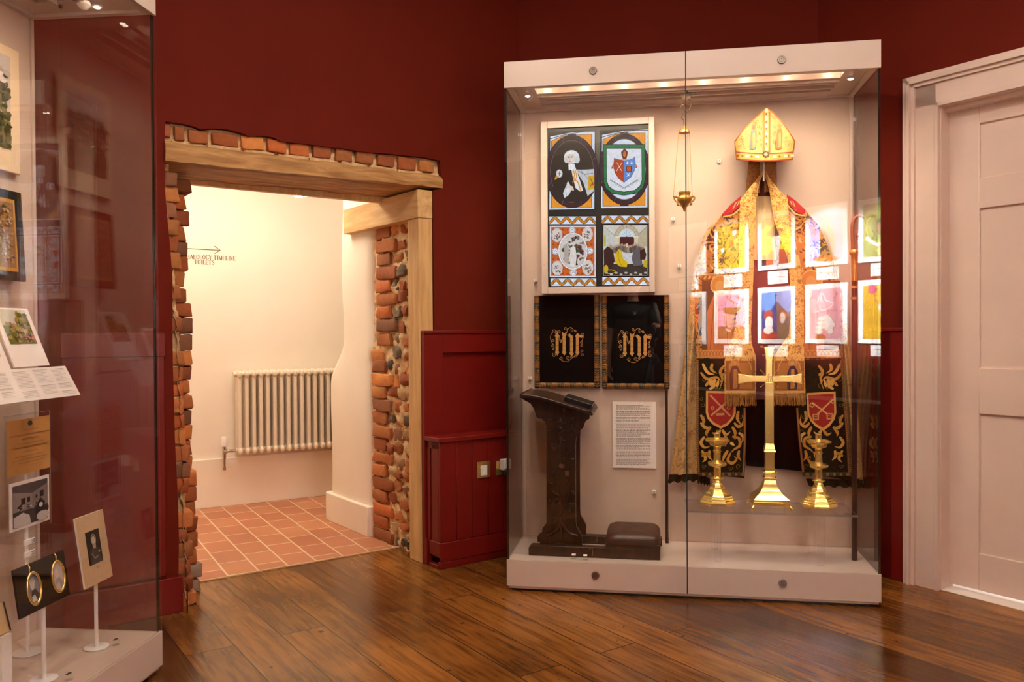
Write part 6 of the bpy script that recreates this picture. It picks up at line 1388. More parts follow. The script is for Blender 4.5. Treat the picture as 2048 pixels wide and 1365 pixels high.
# tall rod with certificate, photograph and numbers
b = FL.hz(55.5, 1306, Z2); q = lambda x, y: (x/4.708, 820+y/4.708)
t = T('document_stand', 'tall thin white stand with a clear sheet carrying the yellowed certificate', 'display stand', FL, (b.x, b.y, Z2))
c0_ = Card(q(35, 62), q(466, 12), q(474, 1080), q(45, 1210), b.y-.004, 0.0)
t.p('acrylic_sheet', c0_.box(0, 0, 1, 1, 0, .003), 'acrylic', smooth=0); mb = MB(); e_ = [c0_.P(1, 0, .0015), c0_.P(1, 1, .0015)]; mb.tube(e_, .0016, 6); mb.tube([c0_.P(0, 0, .0015), c0_.P(1, 0, .0015)], .001, 6); t.p('sheet_edge', mb, 'acrylic_edge', smooth=0); rod(t, b.x, b.y, c0_.P(.5, 0).z-.02, .006, .045)
c = Card(q(58, 105), q(465, 58), q(465, 548), q(65, 635), b.y-.008, 0.0)
t = T('certificate', 'yellowed certificate with lines of script and a small crest, above the ward photograph', 'certificate', FL, c.P(.5, 1))
t.p('paper', c.box(0, 0, 1, 1, 0, .002), pm('aged_paper', (206, 150, 84), .8, 0, .12, 9, .05))
a = c.art(.0024); a.ellipse(.52, .1, .05, .035, (96, 80, 60)); a.poly([(.46, .07), (.5, .04), (.56, .05), (.58, .12), (.48, .13)], (84, 70, 54))
for y, x0, x1, wd in ((.2, .36, .68, .010), (.29, .05, .95, .016), (.37, .34, .70, .018), (.45, .26, .78, .009), (.52, .1, .92, .018), (.6, .34, .68, .011), (.68, .16, .86, .01), (.74, .12, .92, .01), (.8, .26, .8, .01), (.86, .52, .88, .006), (.9, .62, .88, .005), (.9, .12, .24, .004), (.93, .12, .26, .004), (.96, .12, .24, .004)):
    n = int((x1-x0)/.02); r_ = random.Random(int(y*100))
    x = x0
    while x < x1-.02:
        L = r_.uniform(.03, .09); m_ = int(L/.012)+1; a.stroke([(x+L*i/m_, y+(wd*.9 if i % 2 else -wd*.9)) for i in range(m_+1)], wd*.55, (80, 56, 34), 0); x += L+.012
t.p('script', a, 'art', smooth=0, recalc=False)
c = Card(q(82, 698), q(458, 612), q(460, 1040), q(85, 1160), b.y-.008, 0.0)
t = T('ward_photograph', 'square black and white photograph of a hospital ward with beds, white border', 'photograph', FL, c.P(.5, 1))
t.p('paper', c.box(0, 0, 1, 1, 0, .002), 'paper')
a = c.art(.0024); a.rect(.07, .07, .95, .93, (110, 96, 96)); a.poly([(.07, .07), (.95, .07), (.95, .2), (.6, .35), (.07, .2)], (84, 74, 76)); a.poly([(.07, .2), (.55, .3), (.55, .62), (.07, .62)], (150, 134, 130)); a.poly([(.55, .3), (.95, .16), (.95, .7), (.55, .62)], (136, 122, 120))
for x0, y0, x1, y1 in ((.27, .36, .37, .5), (.42, .36, .49, .47), (.63, .36, .67, .43), (.74, .3, .84, .43)): a.rect(x0, y0, x1, y1, (36, 30, 32), 1 if x0 < .3 else 0)
a.rect(.07, .62, .95, .93, (60, 52, 56)); blobs(a, .2, .5, .7, .62, 26, [(206, 196, 190), (60, 52, 52), (150, 138, 134), (30, 26, 28)], 4, .035)
a.poly([(.07, .72), (.3, .66), (.46, .74), (.5, .93), (.07, .93)], (206, 196, 194)); a.ellipse(.8, .84, .16, .11, (206, 196, 192)); a.poly([(.64, .58), (.74, .44), (.86, .56), (.84, .66), (.66, .66)], (40, 34, 36)); a.ellipse(.75, .6, .05, .05, (220, 212, 208)); a.rect(.62, .66, .95, .74, (36, 30, 34))
t.p('print', a, 'art', smooth=0, recalc=False)
for txt, y in (('19', 1084), ('20', 1108)):
    p = FL.hv(62, y, b.y-.012)
    tt = T('number_label', 'small clear label numbered %s on the document stand rod, %s of two' % (txt, 'upper' if txt == '19' else 'lower'), 'number label', FL, (p.x, b.y-.012, p.z))
    mb = MB(); mb.box((p.x-.03, b.y-.0125, p.z-.008), (p.x+.02, b.y-.0065, p.z+.010)); tt.p('block', mb, 'plastic', bevel=.001)
    m2 = MB(); text_on(m2, txt, .018, (p.x+.008, b.y-.0131, p.z), (1, 0, 0), (0, 0, 1)); tt.p('numeral', m2, 'ink', smooth=0, recalc=False)
# caption board
q = lambda x, y: (x/2.967, 360+y/2.967)
c = Card((-120, 748), (129, 735), (159, 791.5), (-150, 829), .17)
t = T('caption_board', 'white sloping caption board with three columns of small print', 'information board', FL, c.P(.7, 1))
t.p('board', c.box(0, 0, 1, 1, 0, .004), 'paper')
a = c.art(.0045, .0002)
for x0, x1, gr_ in ((.40, .5, ((.1, .5), (.56, .62), (.66, .85))), (.55, .67, ((.08, .62), (.7, .92))), (.71, .83, ((.06, .5), (.56, .86))), (.86, .97, ((.06, .5), (.55, .72), (.8, .95)))):
    for i, (y0, y1) in enumerate(gr_): textlines(a, x0, y0, x1, y1, max(2, int((y1-y0)*24)), (120, 104, 100), .008, i+int(x0*90), bold=(0,))
t.p('print', a, 'art', smooth=0, recalc=False)
t.p('stay', MB().tube([c.P(.8, .3, -.001), Vector((c.P(.8, .3).x, .43, c.P(.8, .3).z-.02))], .005, 8), 'plastic')
# garden picture leaning
c = Card((-12, 620), (50.6, 616), (96.7, 731), (20, 738), .27)
t = T('garden_picture', 'mounted colour picture of a flowering garden leaning on a clear stand above the caption board', 'picture', FL, c.P(.5, 1))
t.p('mount', c.box(0, 0, 1, 1, 0, .005), 'paper'); a = c.art(.0055); a.rect(.12, .03, .88, .62, (120, 120, 50)); a.rect(.12, .03, .88, .3, (206, 200, 180), 1)
blobs(a, .16, .26, .84, .58, 90, [(110, 116, 40), (150, 140, 60), (84, 92, 34), (176, 150, 90), (196, 140, 110), (70, 74, 30)], 2, .05); blobs(a, .5, .08, .84, .3, 26, [(120, 110, 30), (150, 130, 40), (96, 100, 34)], 6, .05); blobs(a, .55, .45, .85, .6, 26, [(206, 120, 110), (190, 90, 80), (214, 160, 140)], 7, .02)
t.p('print', a, 'art', smooth=0, recalc=False)
t.p('back_strut', c.box(.1, .5, .9, 1.03, -.006, -.001), 'acrylic', smooth=0)
c = Card((-60, 650), (-12, 660), (19, 738), (-40, 748), .25)
t = T('mounted_card', 'plain cream mounted card at the far left beside the garden picture', 'card', FL, c.P(.9, 1)); t.p('mount', c.box(0, 0, 1, 1, 0, .004), 'paper'); t.p('print', c.art(.0044).rect(.1, .1, .8, .7, (196, 160, 120)), 'art', smooth=0, recalc=False)
# dark framed picture and landscape on the back panel
c = Card((-90, 362), (43.8, 385), (35.4, 557), (-90, 560), .41, 0.05)
t = T('dark_framed_picture', 'picture with gold slip in a black frame cut by the left edge of the view', 'framed picture', FL, c.P(.8, 1))
t.p('frame', c.box(0, 0, 1, 1, 0, .014), 'plastic_black', bevel=.002); a = c.art(.0146); a.rect(.08, .1, .87, .9, (196, 140, 50)); a.rect(.1, .14, .84, .86, (150, 110, 66)); blobs(a, .14, .18, .8, .8, 240, [(176, 140, 96), (120, 80, 40), (196, 160, 110), (90, 60, 36), (140, 96, 56)], 9, .022)
t.p('picture', a, 'art', smooth=0, recalc=False)
c = Card((-120, 50), (35.6, 86), (35.6, 319), (-120, 345), .435, 0.0)
t = T('landscape_picture', 'landscape with a tree in a pale cream mount at the upper left corner', 'framed picture', FL, c.P(.9, 1))
t.p('mount', c.box(0, 0, 1, 1, 0, .008), pm('cream_mount', (232, 206, 170), .7, 0, .03, 8, .03), bevel=.004); a = c.art(.0084); a.rect(.1, .08, .86, .82, (206, 196, 190)); a.rect(.1, .6, .86, .82, (120, 110, 70)); blobs(a, .12, .3, .84, .8, 300, [(70, 74, 34), (96, 96, 50), (120, 110, 60), (50, 56, 28)], 12, .035); blobs(a, .4, .1, .84, .3, 12, [(226, 214, 206), (190, 180, 176)], 13, .05)
t.p('picture', a, 'art', smooth=0, recalc=False)
# book edge low at left
c = Card((-50, 1225), (2, 1209), (15.7, 1263.7), (-40, 1290), .2)
t = T('blue_book', 'dark blue book with cream pages standing at the bottom left corner of the view', 'book', FL, c.P(.9, 1))
t.p('pages', c.box(0, 0, .96, 1, 0, .01), 'cream_silk', label='cream page edges'); t.p('cover', c.box(0, 0, 1, 1.0, -.004, -.0003), pm('dark_blue_cloth', (34, 36, 58), .6, 0, .1, 40, .1)); mb = c.box(.965, 0, 1, 1, 0, .012); t.p('spine', mb, pm('dark_blue_cloth_spine', (34, 36, 58), .6, 0, .1, 40, .1))
t.p('book_rest', MB().box((c.P(.9, 1).x-.04, c.P(.9, 1).y-.02, Z2+.0005), (c.P(.9, 1).x+.0, c.P(.9, 1).y+.05, max(Z2+.01, c.zb-.001))), 'plastic')
# clear numbered pebbles on the deck
for x, y, lb in ((232, 1291, 'clear round number marker near the front glass, the farther of two'), (138, 1361, 'clear round number marker near the front glass, the nearer of two')):
    p = FL.hz(x, y, Z2); t = T('number_marker', lb, 'number marker', FL, (p.x, p.y, Z2))
    t.p('block', MB().lathe((p.x, p.y, Z2+.0005), [(0, 0), (.011, 0), (.012, .004), (.010, .016), (0, .018)], 16), 'acrylic', smooth=60)
    t.p('card', MB().box((p.x-.009, p.y-.004, Z2+.019), (p.x+.009, p.y+.006, Z2+.020)), 'ink')
# lamp fittings inside the left head
for x, y in ((168, 4),):
    p = FL.hz(x, y, Z1); t = T('gimbal_lamp', 'small pale lamp fitting under the head of the left case', 'lamp', FL, (p.x, p.y, Z1))
    t.p('head', MB().lathe((p.x, p.y, Z1-.01), [(0, .012), (.018, .012), (.022, .0), (.012, -.012), (0, -.016)], 20), 'plastic', smooth=50)
p = FL.hz(121, 14, Z1); t = T('tray_knob', 'tiny metal knob under the head of the left case', 'knob', FL, (p.x, p.y, Z1)); t.p('stud', MB().lathe((p.x, p.y, Z1), [(0, .008), (.006, .006), (.006, -.004), (0, -.006)], 12), 'steel')

# ================================================================== FRAMED PRINTS (seen as reflections in the glass)
V1_ = Vector((1.922, 7.81, 0)); V2_ = Vector((2.674, 6.57, 0)); NV = Vector((-(V2_-V1_).y, (V2_-V1_).x, 0)).normalized()
def mirror(px, py):
    P = hit(px, py, V1_, NV); d = FC.l(P).y-.0; P = P-FC.ey*(2*d); return FE.l(P)
R4 = crop(1330, 380, 3.791)
def prt(cr, v=.021):
    def fn(x, y, k_):
        p = mirror(*cr(x, y)); p.y = v+.0004*k_; return p
    return fn
frames = []      # name, crop corners x0,x1,ytop(left),ybottom(left)
def rectof(x0, yt0, yb0, x1, yt1, yb1):
    q = [mirror(*R4(x, y)) for x, y in ((x0, yt0), (x0, yb0), (x1, yt1), (x1, yb1))]
    return min(p.x for p in q), (q[0].x+q[1].x)/2, (q[2].x+q[3].x)/2, (q[0].z+q[2].z)/2, (q[1].z+q[3].z)/2
cols = [(38, 322), (385, 648), (715, 1000), (1077, 1397), (1480, 1830)]
top = [(275, 250), (238, 198), (185, 148), (130, 90), (78, 30)]; tb = [(664, 650), (640, 622), (615, 590), (582, 568), (552, 528)]
b0 = [(790, 770), (768, 748), (745, 725), (720, 700), (692, 662)]; bb = [(1170, 1168), (1167, 1167), (1168, 1166), (1167, 1166), (1167, 1167)]
YL, BK, SKN = (240, 214, 10), (30, 24, 20), (236, 226, 216)
def art_print(i, row, a, f):
    x0, x1 = cols[i]; (t0, t1), (u0_, u1_) = ((top[i], tb[i]) if row == 0 else (b0[i], bb[i])); inx = (x1-x0)*.11; iny = 38
    X = lambda s_: x0+inx+(x1-x0-2*inx)*s_
    def Y(s_, q): 
        tt = t0+(t1-t0)*q+iny; bb_ = u0_+(u1_-u0_)*q-iny; return tt+(bb_-tt)*s_
    g = lambda s_, r: (X(s_), Y(r, s_))
    def poly(pts, c, up=1): a.poly([g(*p) for p in pts], c, up)
    def ell(cx, cy, rx, ry, c, up=1, n=20): a.poly([g(cx+rx*math.cos(2*PI*j/n), cy+ry*math.sin(2*PI*j/n)) for j in range(n)], c, up)
    def line(pts, w__, c, up=1): a.stroke([g(*p) for p in curve(pts, 4)], w__, c, up)
    bg = lambda c: poly([(0, 0), (1, 0), (1, 1), (0, 1)], c)
    if (i, row) == (0, 0): bg((232, 214, 200)); ell(.5, .6, .3, .35, (220, 196, 184)); ell(.5, .25, .13, .12, (226, 206, 196))
    if (i, row) == (1, 0):
        bg((206, 186, 16)); poly([(0, 0), (.6, 0), (.35, .4), (.2, 1), (0, 1)], (176, 158, 14)); poly([(.42, .36), (.66, .3), (.86, .5), (.88, .86), (.4, .86), (.5, .6)], (196, 176, 60)); ell(.72, .46, .14, .12, (226, 206, 90)); ell(.62, .22, .08, .09, SKN); poly([(.44, .1), (.8, .08), (.78, .16), (.46, .16)], (46, 36, 24)); ell(.5, .44, .06, .08, (190, 84, 40)); ell(.18, .57, .07, .06, SKN); ell(.18, .8, .12, .09, (50, 40, 24)); line([(.52, .36), (.48, .6), (.5, .86)], 3, (90, 76, 20)); line([(.86, .5), (.9, .7), (.86, .87)], 3, (90, 76, 20), 0)
        ell(.15, .78, .03, .04, (190, 90, 40)); line([(.4, .88), (.6, .86), (.86, .88)], 3, (90, 76, 20), 0)
    if (i, row) == (2, 0):
        bg((206, 74, 24)); poly([(0, .3), (.2, .12), (.3, .2), (.4, .1), (.5, .22), (.62, .14), (.8, .3), (.94, .3), (1, .4), (1, 1), (0, 1)], YL); poly([(.05, .85), (.3, .7), (.5, .66), (.8, .72), (1, .8), (1, 1), (0, 1)], (206, 84, 34)); poly([(.36, .38), (.66, .38), (.64, .62), (.6, .72), (.6, 1), (.4, 1), (.42, .74), (.36, .6)], SKN); poly([(.1, .36), (.46, .16), (.88, .34), (.62, .4), (.36, .4)], (90, 62, 30)); line([(.36, .4), (.3, .5), (.36, .58)], 6, BK); line([(.68, .4), (.7, .52), (.64, .58)], 6, BK, 0)
        line([(.4, .48), (.48, .46)], 3, BK, 0); line([(.54, .46), (.62, .48)], 3, BK, 0); line([(.51, .48), (.48, .58), (.53, .6)], 2.5, BK, 0); line([(.44, .64), (.5, .61), (.58, .64)], 5, (120, 66, 50), 0); line([(.4, .78), (.5, .94), (.6, .78)], 4, BK, 0); poly([(.02, .78), (.14, .76), (.16, 1), (.02, 1)], BK); poly([(.84, .8), (.96, .82), (.96, 1), (.86, 1)], (90, 62, 40), 0)
        for k_ in range(6): line([(.66+.04*(k_ % 3), .06+.04*(k_//3)), (.78+.04*(k_ % 3), .05+.05*(k_//3))], 4, (236, 150, 110), 0)
    if (i, row) == (3, 0):
        bg((206, 206, 236)); poly([(0, .15), (.2, .2), (.34, .4), (.3, 1), (0, 1)], (120, 150, 220)); ell(.1, .4, .1, .12, (196, 120, 160)); ell(.16, .6, .07, .1, (90, 120, 200)); poly([(.3, .42), (.42, .3), (.4, .2), (.6, .2), (.58, .3), (.72, .42), (.78, .62), (.74, .9), (.3, .9)], (196, 160, 120)); poly([(.32, .95), (.32, .42), (.45, .4), (.62, .6), (.7, .95)], (56, 46, 20)); line([(.38, .5), (.5, .55), (.42, .7)], 9, (190, 140, 40)); line([(.42, .8), (.55, .78), (.6, .86)], 8, (190, 140, 40), 0); ell(.5, .96, .38, .05, (230, 110, 40)); ell(.5, .26, .08, .09, (222, 190, 170))
        for q in (-.7, 0, .7): line([(.5+.1*q, .2), (.5+.28*q, .1+abs(q)*.04)], 11, (196, 156, 120), 0)
    if (i, row) == (4, 0): bg((140, 150, 70)); ell(.3, .5, .1, .3, (110, 126, 50)); ell(.45, .45, .12, .14, (60, 66, 40)); ell(.45, .47, .08, .1, (160, 126, 90)); line([(.08, .62), (.4, .78), (.8, .7)], 24, SKN); ell(.6, .9, .2, .1, (196, 176, 120))
    if (i, row) == (0, 1): bg((226, 130, 60)); poly([(.72, 0), (1, 0), (1, .9), (.84, 1), (.78, .5)], (30, 120, 130)); poly([(.72, 0), (.82, 0), (.9, .4), (.84, 1), (.74, .6)], (190, 60, 30)); ell(.32, .3, .08, .08, (240, 200, 170)); ell(.52, .3, .08, .08, (240, 200, 170), 0); ell(.4, .82, .26, .14, SKN); ell(.3, .76, .07, .06, (120, 90, 60)); ell(.52, .76, .07, .06, (120, 90, 60), 0); poly([(.1, .9), (.7, .9), (.7, 1), (.1, 1)], (230, 110, 50))
    if (i, row) == (1, 1):
        bg((226, 160, 200)); ell(.25, .5, .2, .25, (236, 180, 212)); poly([(0, 1), (0, .72), (.3, .72), (.5, .78), (.62, .74), (.7, 1)], (120, 84, 40)); poly([(.6, .76), (.8, .7), (1, .76), (1, 1), (.66, 1)], (230, 110, 70)); poly([(.26, .44), (.64, .44), (.66, .64), (.54, .78), (.34, .74), (.26, .6)], (226, 180, 168)); poly([(.18, .28), (.88, .3), (.72, .4), (.7, .46), (.26, .42)], (130, 100, 50)); line([(.26, .46), (.28, .66), (.42, .76), (.56, .72), (.68, .5)], 4, (100, 60, 40)); line([(.36, .54), (.44, .54)], 3, BK, 0); line([(.54, .54), (.62, .54)], 3, BK, 0); line([(.44, .68), (.54, .68)], 3, (150, 60, 60), 0); poly([(.3, .76), (.5, .8), (.5, .86), (.32, .82)], SKN)
        for x, y in ((.36, .06), (.5, .14), (.76, .08), (.6, .2), (.92, .14), (.16, .24), (.04, .34)): line([(x-.05, y), (x+.05, y-.02)], 4, (90, 40, 40), 0); line([(x, y-.04), (x, y+.03)], 3.5, (90, 40, 40), 0)
    if (i, row) == (2, 1):
        bg((84, 150, 220)); poly([(.5, 0), (1, 0), (1, 1), (.5, 1)], (150, 160, 210)); poly([(.2, .5), (.5, .2), (.86, .5), (1, .7), (1, 1), (0, 1), (0, .4), (.1, .36)], (24, 60, 140)); poly([(.52, .2), (.9, .48), (1, .4), (1, 1), (.52, 1)], (140, 110, 90)); line([(.48, .04), (.48, .22)], 5, BK); line([(.42, .08), (.56, .08)], 5, BK, 0); ell(.24, .5, .16, .12, (180, 70, 40)); ell(.26, .66, .13, .15, SKN); poly([(.04, .8), (.2, .76), (.36, .78), (.52, .9), (.52, 1), (.0, 1)], (206, 70, 34)); ell(.24, .82, .16, .08, SKN); line([(.2, .64), (.26, .64)], 3, BK, 0); line([(.3, .64), (.34, .64)], 3, BK, 0); line([(.24, .74), (.32, .74)], 3, (190, 60, 50), 0); ell(.74, .5, .14, .13, (190, 110, 50)); ell(.72, .56, .09, .12, (240, 210, 196)); poly([(.56, .74), (.7, .68), (.9, .74), (.94, 1), (.56, 1)], (150, 116, 70)); line([(.66, .55), (.7, .55)], 3, BK, 0); line([(.74, .55), (.78, .55)], 3, BK, 0)
    if (i, row) == (3, 1):
        bg((226, 156, 168)); line([(.22, .3), (.34, .1), (.42, .12), (.5, .24), (.72, .3), (.56, .4), (.34, .42), (.3, .3)], 7, (250, 246, 246)); line([(.34, .26), (.36, .08)], 7, (250, 246, 246), 0); line([(.72, .3), (.8, .14)], 4, (150, 60, 70), 0); ell(.82, .12, .03, .03, (150, 50, 60)); ell(.76, .2, .03, .03, (150, 50, 60), 0); poly([(.36, .6), (.5, .52), (.62, .54), (.7, .62), (.8, .74), (.72, .78), (.72, .88), (.6, .94), (.52, .84), (.3, .72)], SKN); line([(.6, .54), (.7, .62), (.8, .75), (.72, .78), (.72, .88), (.62, .94)], 4, BK)
        for k_ in range(4): ell(.38-.03*k_, .6+.09*k_, .13, .045, SKN); line([(.26-.03*k_, .62+.09*k_), (.38-.03*k_, .65+.09*k_), (.5-.03*k_, .62+.09*k_)], 3.5, BK)
        ell(.34, .96, .16, .04, (150, 90, 40)); line([(.12, .46), (.34, .45)], 6, (250, 240, 240), 0); line([(.46, .46), (.86, .43)], 2.5, (190, 50, 70), 0)
    if (i, row) == (4, 1):
        bg((206, 160, 20)); line([(.3, .1), (.36, .3), (.5, .4)], 7, (150, 60, 60)); ell(.26, .08, .12, .09, (206, 80, 120)); ell(.62, .42, .2, .1, SKN); 
        for k_ in range(14): line([(.1+.06*k_, .5), (.16+.06*k_, .6), (.1+.06*k_, .75)], 3, (176, 130, 20), 0)
NM = [['pale faded figure', 'orange figure in round glasses'], ['robed figure on olive yellow', 'soldier in a peaked cap on pink'], ['bearded man in a wide hat on yellow', 'blue hill with a cross and two heads'], ['robed figure on lilac', 'white dove and bewigged head on pink'], ['green print with a pale ribbon', 'mustard print with a pink flower']]
for i in range(5):
    for row in (0, 1):
        x0, x1 = cols[i]; (t0, t1), (q0, q1) = (top[i], tb[i]) if row == 0 else (b0[i], bb[i])
        _, ua_, ub_, zt_, zb_ = rectof(x0, t0, q0, x1, t1, q1); ua_, ub_ = min(ua_, ub_), max(ua_, ub_)
        t = T('framed_print', 'white-framed print of %s, reflected in the case glass' % NM[i][row], 'framed print', FE, ((ua_+ub_)/2, .0, zb_), 'white framed prints on the wall behind the viewer')
        t.p('frame', MB().box((ua_, .0005, zb_), (ub_, .02, zt_)), 'plastic', bevel=.001)
        a = Art(prt(R4)); art_print(i, row, a, None); t.p('picture', a, 'art', smooth=0, recalc=False)
        # caption card
        cy = q0+8; w0_ = x0+(x1-x0)*.24; w1_ = x0+(x1-x0)*.77; dy = (q1-q0)*.5
        _, a_, b_, z1_, z0_ = rectof(w0_, cy+dy*.4, cy+94, w1_, cy+dy*1.1, cy+84); a_, b_ = min(a_, b_), max(a_, b_)
        t = T('caption_card', 'small white caption card under the print of %s' % NM[i][row], 'caption card', FE, ((a_+b_)/2, 0, z0_), 'captions under the framed prints')
        t.p('card', MB().box((a_, .0005, z0_), (b_, .004, z1_)), 'plastic')
        a = Art(prt(R4, .0044)); textlines(a, w0_+18, cy+30, w1_-18, cy+44, 1, (70, 60, 60), 6, i); textlines(a, w0_+50, cy+58, w1_-50, cy+80, 2, (150, 140, 140), 3, i); t.p('print', a, 'art', smooth=0, recalc=False)
# white ledge below the prints
zl = mirror(1550, 789).z; mb = MB(); mb.box((mirror(1342, 780).x if 0 else -.6, .0, zl-.015), (2.2, .03, zl+.012)); struct('trim_4', mb, 'white_gloss', FE, bevel=.003)
# track spots aimed at the prints
pc = FE.w(1.1, 0, 1.4)
for i, u in enumerate((.22, .78, 1.34, 1.9)):
    L = FE.w(u, 2.2, 3.0); aim = FE.w(u, 0, 1.58); t = T('track_spot', 'black spotlight on the ceiling aimed at the framed prints', 'spotlight', W, L, 'ceiling spotlights aimed at the prints')
    d = (aim-L).normalized(); t.p('housing', MB().cyl(L-d*.13, L-d*.01, .04, .045, 24), 'plastic_black'); t.p('bracket', MB().cyl(L-d*.08, (L.x-d.x*.08, L.y-d.y*.08, ZC), .008, n=10), 'plastic_black'); t.p('lens', MB().cyl(L-d*.009, L-d*.006, .036, n=24), 'led')
    s_ = spot('print_spot', L+d*.0, aim, PRINT_W, 25, .3, .03, 'cool')

# ================================================================== CAMERA ON ITS TRIPOD AND THE PHOTOGRAPHER (seen only as reflections)
t = T('camera_tripod', 'tripod with black head and silver legs, mirrored in the case glass', 'tripod', W, (0, -.1, 0))
hub = Vector((0, -.1, .92))
t.p('centre_column', MB().cyl((0, -.1, .62), (0, -.1, 1.03), .014, n=16), 'steel'); t.p('spider', MB().lathe(hub, [(.02, -.05), (.045, -.04), (.05, .02), (.03, .05), (.0, .05)], 20), 'plastic_black')
t.p('ball_head', MB().ell((0, -.1, 1.06), (.03, .03, .04), 16, 12), 'plastic_black'); t.p('top_plate', MB().box((-.035, -.14, 1.095), (.035, -.06, 1.107)), 'plastic_black', bevel=.002)
for q in (PI/2+.25, PI/2+.25+2*PI/3, PI/2+.25-2*PI/3):
    d = Vector((math.cos(q), math.sin(q), 0)); a, b = hub+d*.04, Vector((0, -.1, 0))+d*.50+Vector((0, 0, .012)); m_ = a+(b-a)*.3
    lg = t.p('leg', MB().cyl(m_, b, .011, .008, 14), 'steel'); t.p('upper_leg', MB().cyl(a, m_, .016, .015, 14), 'plastic_black', lg); t.p('rubber_foot', MB().ell(b-Vector((0, 0, .002)), (.013, .013, .010), 12, 8), 'plastic_black', lg)
t = T('still_camera', 'black still camera on the tripod, mirrored in the case glass', 'camera', W, (0, -.1, 1.107))
t.p('body', MB().box((-.068, -.155, 1.1075), (.068, -.095, 1.205)), 'plastic_black', bevel=.008); t.p('viewfinder_hump', MB().box((-.022, -.155, 1.2), (.022, -.1, 1.228)), 'plastic_black', bevel=.006)
t.p('grip', MB().box((-.068, -.1, 1.112), (-.04, -.07, 1.195)), 'plastic_black', bevel=.008)
mb = MB(); mb.lathe((0, 0, 0), [(.034, 0), (.038, .004), (.038, .08), (.033, .082), (.030, .02), (.030, .0)][:4]+[(.033, .085), (.0, .085)], 28)
for i in range(len(mb.v)): p = mb.v[i]; mb.v[i] = Vector((p.x, -.1+p.z, H+p.y))
t.p('lens', mb, 'plastic_black')
# ---- person
def skinned(name, verts, edges, radii, mat, parent, root=0, sub=2):
    me = bpy.data.meshes.new(name); me.from_pydata([tuple(v) for v in verts], edges, []); me.update()
    o = bpy.data.objects.new(name, me); COL.objects.link(o); 
    if parent is not None: o.parent = parent
    md = o.modifiers.new('skin', 'SKIN'); md.use_smooth_shade = True
    if not me.skin_vertices: 
        pass
    for i, r in enumerate(radii):
        sv = me.skin_vertices[0].data[i]; sv.radius = r if isinstance(r, tuple) else (r, r); sv.use_root = (i == root)
    if sub: ms = o.modifiers.new('sub', 'SUBSURF'); ms.levels = sub; ms.render_levels = sub
    me.materials.append(M[mat] if isinstance(mat, str) else mat); return o
M['skin'] = pm('skin', (206, 150, 124), .5, 0, .06, 30, .1)
BX, BY = -.24, -.46
class Sk:
    def __init__(s): s.v = []; s.e = []; s.r = []
    def n(s, p, r, par=None):
        s.v.append((BX+p[0], BY+p[1], p[2])); s.r.append(r); i = len(s.v)-1
        if par is not None: s.e.append((par, i))
        return i
def hand(sk, wrist, dirv, side, palmn, curl=.25):
    d = Vector(dirv).normalized(); w_ = Vector(palmn).normalized(); s_ = d.cross(w_).normalized()*side
    W0 = Vector(sk.v[wrist])-Vector((BX, BY, 0)); pc_ = W0+d*.05; pi = sk.n(pc_, .024, wrist)
    for k, (off, L) in enumerate(((-.027, .07), (-.009, .08), (.009, .075), (.026, .06))):
        b = W0+d*.088+s_*off; i = sk.n(b, .0098, pi); q = b+d*L*.45+w_*L*curl*.3; j = sk.n(q, .0086, i); q = q+d*L*.35+w_*L*curl*.9; j = sk.n(q, .0078, j); q = q+d*L*.2+w_*L*curl; sk.n(q, .0065, j)
    b = W0+d*.03-s_*.034; i = sk.n(b, .012, wrist); q = b+d*.03-s_*.018+w_*.008; j = sk.n(q, .0105, i); sk.n(q+d*.028-s_*.004+w_*.012, .009, j)
S_ = Sk()
pel = S_.n((0, 0, .94), (.15, .11)); sp = S_.n((0, .0, 1.08), (.135, .10), pel); ch = S_.n((0, .0, 1.27), (.155, .11), sp); nb = S_.n((0, -.005, 1.42), (.075, .06), ch); nk = S_.n((0, .005, 1.49), .05, nb)
n2_ = S_.n((0, .012, 1.525), .052, nk); jw = S_.n((0, .03, 1.565), .082, n2_); hd_ = S_.n((0, .02, 1.625), .098, jw); S_.n((0, .012, 1.70), .092, hd_)
# left arm hangs, right arm reaches to the camera
ls = S_.n((-.17, 0, 1.39), .058, ch); le = S_.n((-.235, -.01, 1.12), .042, ls); lw = S_.n((-.225, .07, .88), .026, le); hand(S_, lw, (.06, .18, -1), -1, (.9, .2, 0))
rs = S_.n((.17, 0, 1.39), .058, ch); re = S_.n((.235, .10, 1.15), .042, rs); rw = S_.n((.275, .235, 1.145), .026, re); hand(S_, rw, (-.2, 1, .06), 1, (-.9, -.1, -.1), .3)
for sx_ in (-1, 1):
    hp2 = S_.n((sx_*.09, 0, .86), .095, pel); kn = S_.n((sx_*.10, .015, .49), .06, hp2); an = S_.n((sx_*.11, -.02, .1), .038, kn); S_.n((sx_*.12, .12, .045), .034, an)
t = T('person', 'photographer in a black T-shirt standing beside the tripod, mirrored in the case glass', 'person', W, (BX, BY, 0))
def local(o): o.location = (-t.base.x, -t.base.y, 0); return o
body = local(skinned('body', S_.v, S_.e, S_.r, 'skin', t.o))
S2 = Sk(); pel = S2.n((0, 0, .80), (.185, .15)); hb = S2.n((0, 0, .93), (.18, .14), pel); sp = S2.n((0, 0, 1.08), (.165, .135), hb); ch = S2.n((0, 0, 1.25), (.19, .145), sp); up2 = S2.n((0, 0, 1.37), (.14, .115), ch); S2.n((0, .0, 1.455), (.085, .075), up2)
for sx_ in (-1, 1): ls = S2.n((sx_*.17, 0, 1.375), .083, up2); S2.n((sx_*.222, (.06 if sx_ > 0 else -.005), 1.19), .072, ls)
local(skinned('t_shirt', S2.v, S2.e, S2.r, 'plastic_black', t.o, 0))['label'] = 'black T-shirt'
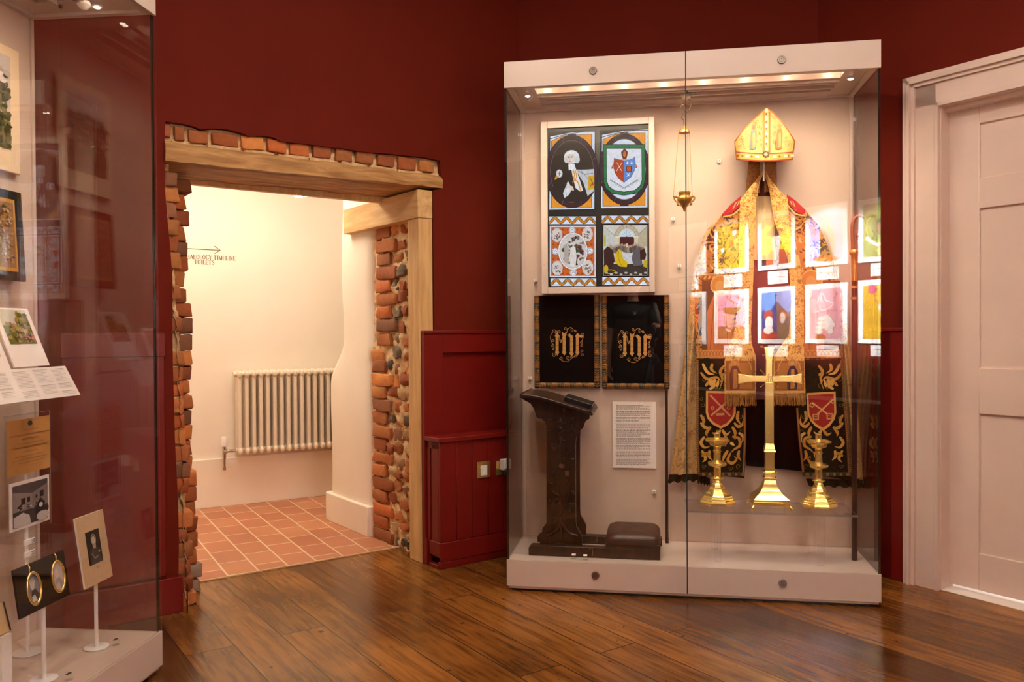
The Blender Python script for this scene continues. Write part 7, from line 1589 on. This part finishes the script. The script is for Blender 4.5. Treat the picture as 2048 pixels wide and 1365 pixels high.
S3 = Sk(); pel = S3.n((0, 0, 1.0), (.15, .12)); lo = S3.n((0, 0, .88), (.17, .13), pel)
for sx_ in (-1, 1): hp2 = S3.n((sx_*.095, 0, .80), .115, lo); kn = S3.n((sx_*.10, .012, .49), .085, hp2); S3.n((sx_*.115, -.005, .03), .075, kn)
local(skinned('trousers', S3.v, S3.e, S3.r, pm('dark_trousers', (34, 34, 42), .8, 0, .1, 60, .2), t.o))['label'] = 'dark trousers'
for sx_ in (-1, 1):
    t.p('shoe', MB().loft([[Vector((BX+sx_*.115+.048*s1*math.cos(a_), BY+y_, .001+max(0, .075*s2*(.5+.5*math.sin(a_))))) for a_ in [2*PI*i/16 for i in range(16)]] for y_, s1, s2 in ((-.08, .6, 1), (-.05, .85, 1.15), (.04, .9, 1.1), (.12, 1.0, .8), (.17, .85, .65), (.2, .4, .5))]), 'plastic_black', smooth=60)
t.p('hair', MB().loft([[Vector((BX+.088*s1*math.cos(a_), BY+.008+.1*s1*math.sin(a_)-.012, z_)) for a_ in [2*PI*i/24 for i in range(24)]] for z_, s1 in ((1.665, 1.0), (1.70, 1.0), (1.735, .86), (1.758, .6), (1.768, .2))]), pm('dark_brown_hair', (52, 34, 22), .6, 0, .3, 90, .5), smooth=70)
f0 = BY+.02+.075
t.p('nose', MB().ell((BX, f0+.016, 1.61), (.011, .016, .022), 12, 8), 'skin', smooth=60)
for sx_ in (-1, 1):
    e = t.p('eye', MB().ell((BX+sx_*.03, f0+.006, 1.635), (.013, .008, .008), 12, 8), 'plastic', smooth=60); t.p('iris', MB().ell((BX+sx_*.03, f0+.0125, 1.635), (.005, .003, .005), 10, 6), 'plastic_black', e)
    t.p('ear', MB().ell((BX+sx_*.078, BY+.01, 1.62), (.009, .02, .03), 12, 8), 'skin', smooth=60)
t.p('mouth', MB().ell((BX, f0+.002, 1.572), (.022, .008, .006), 14, 6), pm('lips', (170, 90, 80), .5, 0, .05, 20, 0), smooth=60)
fm_ = BY+.132; mb = MB(); lx, lz = BX+.045, 1.335
for p, q in (((-.02, .018), (-.012, -.014)), ((-.012, -.014), (-.004, .014)), ((-.004, .014), (.004, -.014)), ((.004, -.014), (.012, .018)), ((-.014, .018), (0, -.016))): mb.tube([(lx+p[0], fm_, lz+p[1]), (lx+q[0], fm_, lz+q[1])], .0017, 6)
t.p('chest_logo', mb, 'plastic', label='small white crown-like W logo')
